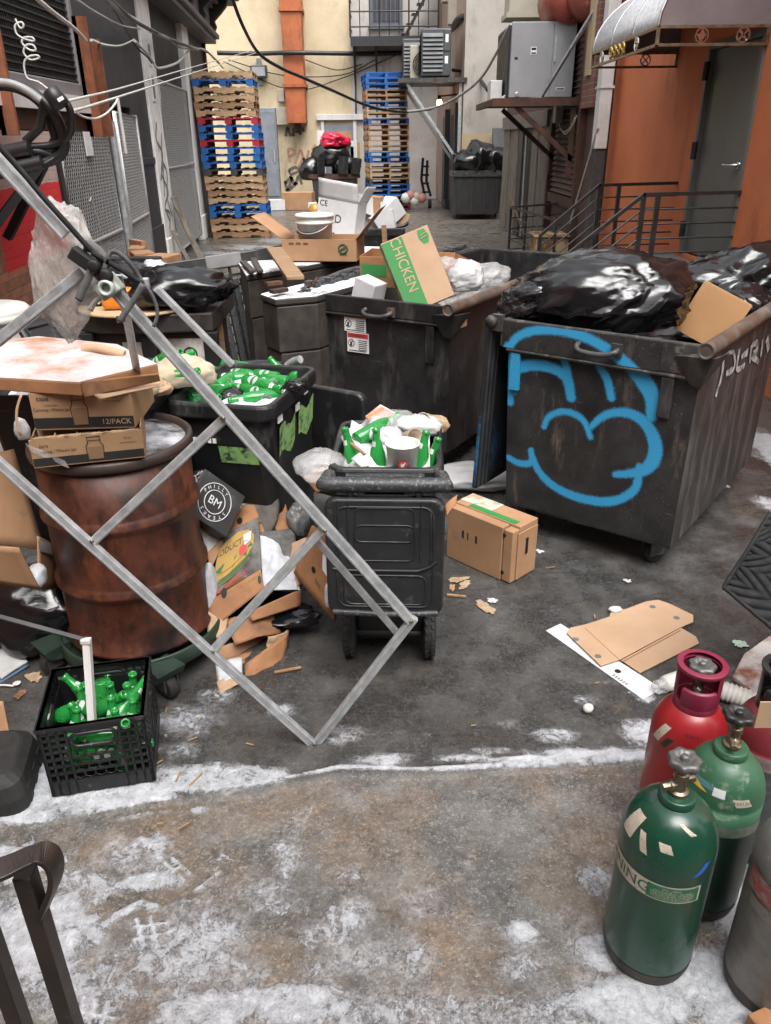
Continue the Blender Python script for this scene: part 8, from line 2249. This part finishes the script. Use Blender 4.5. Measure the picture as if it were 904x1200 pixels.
m_greyband = mat('bare grey scrape', (.24,.24,.22), (.08,.12,.08), 12, .5, bump=.1)
m_wheelgrey = mat('cast grey handwheel', (.16,.16,.155), (.1,.1,.097), 14, .45, metal=.5, bump=.15)
m_wheelblk = mat('black handwheel', (.02,.02,.021), None, 14, .4, bump=.1, dirts=[((.3,.3,.3), 40, .66, .74)])
m_foot = mat('rusty scuffed foot', (.06,.045,.035), (.02,.02,.018), 14, .6, bump=.2, lo=.42, hi=.58, dirts=[((.2,.19,.18), 40, .62, .7)])
def gas(label, x, y, r, h, mats, valve='wheel', wheelmat=None, collar=None, vang=200, band=None):
    t = T('gas_cylinder', label, 'gas cylinder', (x, y, -.006))
    sh = h*.76
    dome = [(r*math.cos(rad(a))**.8 if a < 90 else 0, sh+(h-sh)*math.sin(rad(a))) for a in range(0, 79, 6)]
    if isinstance(mats, tuple): lo, hi, zs = mats
    else: lo, hi, zs = mats, mats, sh
    mb = MB(); mb.lathe([(0,.01),(r*.8,.0),(r*.93,.008),(r*.985,.03),(r,.06)] + [(r, .06+(zs-.06)*i/6) for i in range(1, 7)], 64); mb.build('body', lo, t)
    mb = MB(); mb.lathe([(r*.94,.004),(r*.985,.024),(r*1.002,.045)], 64); mb.build('rusty_foot', m_foot, t)
    mb = MB(); mb.lathe([(r, zs)] + ([(r, sh)] if zs < sh else []) + [p for p in dome if p[1] > zs+.001] + [(.038, h-.004)], 64); mb.build('shoulder', hi, t)
    mb = MB(); mb.lathe([(.03,h-.012),(.043,h-.012),(.043,h+.012),(.04,h+.016),(.03,h+.017),(0,h+.017)], 32); mb.build('neck_ring', hi if collar is None else lo, t, bevel=.002)
    M = TR(0, 0, h+.012, rz=vang)
    mb = MB(M); mb.lathe([(.022,0),(.024,.006),(.024,.014),(.016,.018),(.015,.05),(.018,.052),(.018,.066),(.012,.07),(.01,.1),(0,.1)], 16); mb.lathe([(0,0),(.013,0),(.014,.014),(.01,.018),(.01,.036),(0,.036)], 6, 0, TR(.012, 0, .034, ry=90)); mb.lathe([(0,0),(.01,0),(.01,.026),(0,.026)], 8, 0, TR(-.012, 0, .04, ry=-90)); vv = mb.build('valve', m_brass, t, bevel=.001)
    mb = MB(M @ TR(0,0,.092)); R_ = .037
    lp = [[(( R_*f*(1+.075*math.cos(7*2*math.pi*i/56)))*math.cos(2*math.pi*i/56), (R_*f*(1+.075*math.cos(7*2*math.pi*i/56)))*math.sin(2*math.pi*i/56), z) for i in range(56)] for f, z in ((.55,.0),(.9,.0),(1.0,.006),(1.0,.014),(.9,.02),(.62,.02),(.5,.013),(.2,.013))]
    mb.loft(lp, 0, None, True, True, True); mb.lathe([(0,.026),(.008,.026),(.01,.022),(.01,.012)], 12); mb.build('handwheel', wheelmat or m_wheelgrey, vv)
    if collar:
        cm_, ch, cr_ = collar
        mb = MB(TR(0,0,h-.03)); 
        def ring(rr, z, a0, a1, n=36): return [(rr*math.cos(rad(a0+(a1-a0)*i/n)), rr*math.sin(rad(a0+(a1-a0)*i/n)), z) for i in range(n+1)]
        mb.lathe([(cr_*.72,0),(cr_,0),(cr_+.004,.006),(cr_+.004,.04),(cr_-.004,.04),(cr_-.006,.012),(cr_*.72,.012)], 48)
        mb.lathe([(cr_-.004,.03),(cr_+.004,.03),(cr_+.006,ch-.01),(cr_-.002,ch-.01)], 40, 0, None, True, vang+55, vang+305)
        mb.lathe([(cr_-.003,.03),(cr_+.004,.03),(cr_+.006,.088),(cr_-.002,.092)], 24, 0, None, True, vang-38, vang+58)
        mb.lathe([(cr_-.006,ch-.014),(cr_+.01,ch-.014),(cr_+.012,ch),(cr_-.006,ch)], 48)
        mb.build('valve_collar', cm_, t, bevel=.003)
    return t
def wrapper(r, a0, z0):
    """print wrapped round a cylinder; x runs along the skin, y up"""
    def f(x, y, z=0):
        a = rad(a0) + x/r
        return (r*math.cos(a), r*math.sin(a), z0+y)
    return f
def patch(t, nm, r, a0, a1, z0, z1, mt, n=16, parent=None):
    mb = MB(); mb.grid(lambda u, v: (r*math.cos(rad(a0+(a1-a0)*u)), r*math.sin(rad(a0+(a1-a0)*u)), z0+(z1-z0)*v), n, 2)
    return mb.build(nm, mt, parent or t)
def domepatch(t, nm, r, h, a0, a1, e0, e1, mt, tilt=0):
    sh = h*.76; k = 1.006
    def f(u, v):
        e = e0+(e1-e0)*v; a = a0+(a1-a0)*u+tilt*(v-.5)
        return (r*k*math.cos(rad(e))**.8*math.cos(rad(a)), r*k*math.cos(rad(e))**.8*math.sin(rad(a)), sh+(h-sh)*k*math.sin(rad(e)))
    mb = MB(); mb.grid(f, 8, 8); return mb.build(nm, mt, t)
gx, gy, gr_, gh = .685, 1.345, .113, .545
gc = gas('green gas cylinder with warning band, nearest of the group', gx, gy, gr_, gh, m_gas, vang=195)
vd = math.degrees(math.atan2(-gy, -gx))          # bearing of the camera from the cylinder
m_stk = mat('worn cream sticker', (.55,.5,.42), (.42,.36,.28), 18, .6, bump=.05, dirts=[((.16,.13,.1), 90, .56, .64, (1,1,4)), ((.03,.1,.06), 30, .62, .68)])
zb = .322
patch(gc, 'warning_band', gr_+.0012, vd-78, vd+52, zb, zb+.052, m_stk, 30)
bnd = patch(gc, 'green_band', gr_+.0019, vd-12, vd+49, zb+.004, zb+.048, mat('band green', (.02,.16,.08), None, 9, .5, bump=0), 20)
mb = MB(); mb.text('WARNING', .046, fn=wrapper(gr_+.0026, vd-63, zb+.026), sx=1.0); mb.build('lettering', mat('band green ink', (.015,.12,.06), None, 9, .5, bump=0), gc)
mb = MB()
f = wrapper(gr_+.0028, vd+19, zb+.0)
mb.text('WARNING', .009, fn=wrapper(gr_+.0028, vd+16, zb+.041))
for k, s in enumerate(('HIGH PRESSURE GAS CAN CAUSE', 'RAPID SUFFOCATION AND FROSTBITE', 'STORE AND USE WITH VENTILATION', 'DO NOT DROP OR HEAT CYLINDER', 'CLOSE VALVE AFTER EACH USE')): mb.text(s, .0068, fn=wrapper(gr_+.0028, vd+18, zb+.033-.006*k), sx=.88)
mb.build('small_print', m_stk, gc)
for a0, a1, e0, e1, mt, tl in ((-66,-44,14,48,m_stk,6),(-34,-24,12,34,m_stk,-10),(-8,8,24,34,m_stk,-5),(44,54,-3,12,mat('blue tape', (.03,.13,.5), None, 9, .5),16),(24,34,46,60,m_stk,-20)):
    domepatch(gc, 'sticker', gr_, gh, vd+a0, vd+a1, e0, e1, mt, tl)
hx, hy, hr, hh = .885, 1.515, .104, .53
g2 = gas('green gas cylinder with chipped shoulder and black handwheel, second in the group', hx, hy, hr, hh, (m_gasdk, m_gas2, .33), vang=250, wheelmat=m_wheelblk)
vd2 = math.degrees(math.atan2(-hy, -hx))
patch(g2, 'scraped_band', hr+.0012, 0, 360, .33, .365, m_greyband, 64)
for a0, a1, e0, e1, mt, tl in ((-10,8,22,33,m_cardwht,0),(22,46,14,24,m_stk,-6),(-52,-28,22,30,mat('yellow tape', (.6,.42,.05), None, 9, .5),-22),(-44,-12,27,35,mat('blue crayon', (.05,.14,.35), (.06,.16,.1), 30, .6),-18)):
    domepatch(g2, 'sticker', hr, hh, vd2+a0, vd2+a1, e0, e1, mt, tl)
f3 = lambda x, y, z: (lambda a, e: ((hr*1.012*math.cos(e)**.8)*math.cos(a), (hr*1.012*math.cos(e)**.8)*math.sin(a), hh*.76+hh*.24*1.012*math.sin(e)))(rad(vd2+34)+x/hr*1.2, rad(19)+y/(hh*.24))
mb = MB(); mb.text('TS31207', .012, fn=f3); mb.build('tag_print', m_inkblk, g2)
m_pink = mat('magenta collar plastic', (.22,.02,.05), (.17,.016,.04), 6, .45, bump=.08, bs=90, dirts=[((.12,.03,.04), 8, .6, .76)])
rx_, ry_ = .888, 1.755
vr = math.degrees(math.atan2(-ry_, -rx_))
g3_ = gas('bright red gas cylinder with magenta valve collar', rx_, ry_, .107, .5, m_gasred, collar=(m_pink, .155, .058), vang=vr)
mb = MB()
domepatch(g3_, 'sticker', .107, .5, vr-50, vr-36, -2, 30, m_stk, 16); domepatch(g3_, 'sticker', .107, .5, vr-34, vr-24, -4, 14, m_gasdk, 12)
f4 = lambda x, y, z: (lambda a, e: ((.107*1.012*math.cos(e)**.8)*math.cos(a), (.107*1.012*math.cos(e)**.8)*math.sin(a), .38+.12*1.012*math.sin(e)))(rad(vr+10)+x/.107*1.3, rad(28)+y/.12)
mb = MB(); mb.text('TW31', .016, fn=f4); mb.build('stamped_print', m_inkblk, g3_)
kx, ky = 1.098, 1.7
g4 = gas('maroon and grey gas cylinder with black collar at the right edge', kx, ky, .104, .53, (mat('grey streaked gas bottle', (.1,.1,.1), (.05,.05,.052), 5, .5, bump=.1, stretch=(1,1,6), dirts=[((.25,.25,.24), 10, .58, .74, (1,1,4))]), m_gasmar, .4), collar=(m_wheelblk, .15, .056), vang=math.degrees(math.atan2(-ky, -kx)))
patch(g4, 'scraped_band', .1052, 0, 360, .36, .405, mat('pale scrape', (.36,.34,.33), (.2,.12,.12), 10, .5), 64)
tg = MB(); c = YP(897, 835, 1.57); tg.box(c.x-.02, c.x+.05, c.y-.002, c.y+.002, c.z-.05, c.z+.035); single('paper_tag', tg, m_cardpale, 'tan tag hanging on the maroon gas cylinder', 'tag')
g5 = gas('scuffed bare grey gas cylinder at the lower right edge', .975, 1.245, .117, .57, m_gasgrey, vang=150)
v5 = math.degrees(math.atan2(-1.245, -.975))
patch(g5, 'worn_label', .1185, v5-62, v5+30, .36, .42, mat('worn red label', (.36,.08,.07), (.26,.24,.22), 16, .6, lo=.44, hi=.54), 24)
patch(g5, 'green_label', .1184, v5-50, v5+10, .315, .35, mat('worn green label', (.08,.15,.09), (.22,.2,.18), 16, .6, lo=.5, hi=.6), 24)
sc_ = G(885, 1196); mb = MB(); mb.box(-.06,.08,-.05,.05,0,.05); single('carton_scrap', MB(TR(sc_.x+.04, sc_.y-.04, 0, rz=20)).add(mb.v, mb.f), m_card2, 'brown carton corner in the snow by the grey gas cylinder', 'cardboard', bevel=.004)
# red brown snowy board and white roll behind the cylinders
q = [G(858,795,.01), G(872,768,.012), G(900,748,.012), G(960,730,.012), G(990,800,.012), G(890,818,.01)]
mb = MB(); mb.prism([(p.x, p.y) for p in q], .004, .022); single('red_board', mb, mat('red brown snowy board', (.34,.13,.07), (.66,.64,.62), 6, .7, lo=.42, hi=.56, bump=.3), 'red brown board dusted with snow behind the maroon cylinder', 'board', bevel=.003)
rl = T('white_roll', 'crushed white plastic cup lying behind the red gas cylinder', 'cup', G(805, 808))
a, b = G(778, 802, .04), G(812, 792, .045); mb = MB(); d = (b-a).normalized(); mb.lathe([(0,0),(.03,0),(.033,.02),(.036,.09),(.042,.12),(.038,.12),(.03,.02),(0,.02)], 24, 0, lay(a, b)); mb.build('cup', m_wht, rl, world=True)
mb = lumpy(TR(a.x-.01, a.y, .03), .035, .03, .03, 151, 4, amp=.3, ridg=.2); mb.build('crumpled_end', m_film, rl, world=True)
r2 = T('white_roll', 'ribbed white plastic tube lying beside the red brown board', 'tube', G(870, 822))
a, b = G(838, 806, .04), G(892, 824, .04); mb = MB(); L = (b-a).length; mb.lathe([(0,0)] + [(.036+.003*math.sin(i*1.57), L*i/40) for i in range(41)] + [(0,L)], 24, 0, lay(a, b)); mb.build('tube', m_wht, r2, world=True)

# ================================================================== QUILTED BLANKET AND HANDRAIL
bl2 = T('quilted_blanket', 'black quilted moving blanket hanging in at the right edge', 'blanket', (1.62, 2.28, 0))
c0, c1, c2, c3 = YP(904,606,2.34)+V((.02,.0,.03)), V((2.1,2.5,.98)), V((2.05,2.1,.02)), None
TL, BL, BR, TRt = YP(901,606,2.36), YP(848,687,2.26), YP(904,734,2.16), V((1.9,2.5,1.0))
def qf(u, v):
    # u along the lower hem from the near corner outwards, v from the hem upwards
    hem = BL.lerp(BR, u*1.0) if u <= .35 else BL.lerp(BR, .35)+(V((1.9,2.0,.2))-BL.lerp(BR, .35))*((u-.35)/.65)
    hem = BL + (BR-BL)*(u*3.2) if u*3.2 <= 1 else BR + (V((1.75,1.95,.05))-BR)*((u*3.2-1)/2.2)
    top = TL + (TRt-TL)*u + V((0,0,.02))
    p = hem.lerp(top, v)
    x, y = u*9.5, v*7.0
    zz = abs(((x + (1 if int(y*.9) % 2 else -1)*(y*.9 % 1)*2.0) % 1)-.5)*2
    n = V((-.35,-.93,.1))
    return p + n*(.011*(zz**.5) + .03*math.sin(u*5+v*3)*v)
mb = MB(); mb.grid(qf, 150, 90); mb.build('cloth', mat('black quilted cloth', (.007,.007,.008), (.011,.011,.012), 30, .85, bump=.3, bs=240, bd=.002, dirts=[((.12,.12,.12), 120, .68, .74)]), bl2, world=True, solid=.006)
mb = MB(); hemp = [qf(u/20*.9, 0) for u in range(20)]; mb.tube(hemp, .008, 7); mb.tube([qf(0, v/12) for v in range(13)], .008, 7); mb.build('binding', m_web, bl2, world=True)

hr_ = T('handrail', 'dark bronze metal handrail with curled end at the lower left corner', 'handrail', (-.47, .72, 0))
HY = .72
def hp(px, py, dy=0): return YP(px, py, HY+dy)
mb = MB()
path = catmull([hp(-60,1035,-.05), hp(0,1019,-.02), hp(35,1004,0), hp(50,1000,.005), hp(61,1006,.008), hp(66,1020,.008), hp(64,1036,.006), hp(57,1054,.003), hp(50,1070,0)], 6)
def ribbon3(mb, path, w, th):
    # flat bar: broad side lies across the rail
    for a, b in zip(path, path[1:]): pass
    vs = []
    for i, p in enumerate(path):
        a, b = path[max(0, i-1)], path[min(len(path)-1, i+1)]
        t = (b-a).normalized(); s = V((.12,1,0)).normalized(); s = (s-t*s.dot(t)).normalized(); n = t.cross(s)
        vs.append([p+s*w/2+n*th/2, p-s*w/2+n*th/2, p-s*w/2-n*th/2, p+s*w/2-n*th/2])
    mb.loft(vs, 0, None, True, True)
ribbon3(mb, path, .034, .008); mb.build('top_rail', m_handrail, hr_, world=True, bevel=.0015)
for px, py in ((27, 1018), (-36, 1034)):
    p = hp(px, py); p.z -= .006
    mb = MB(); mb.box(p.x-.011, p.x+.013, p.y-.013, p.y+.013, -.0, p.z); mb.build('post', m_handrail, hr_, world=True, bevel=.0015)
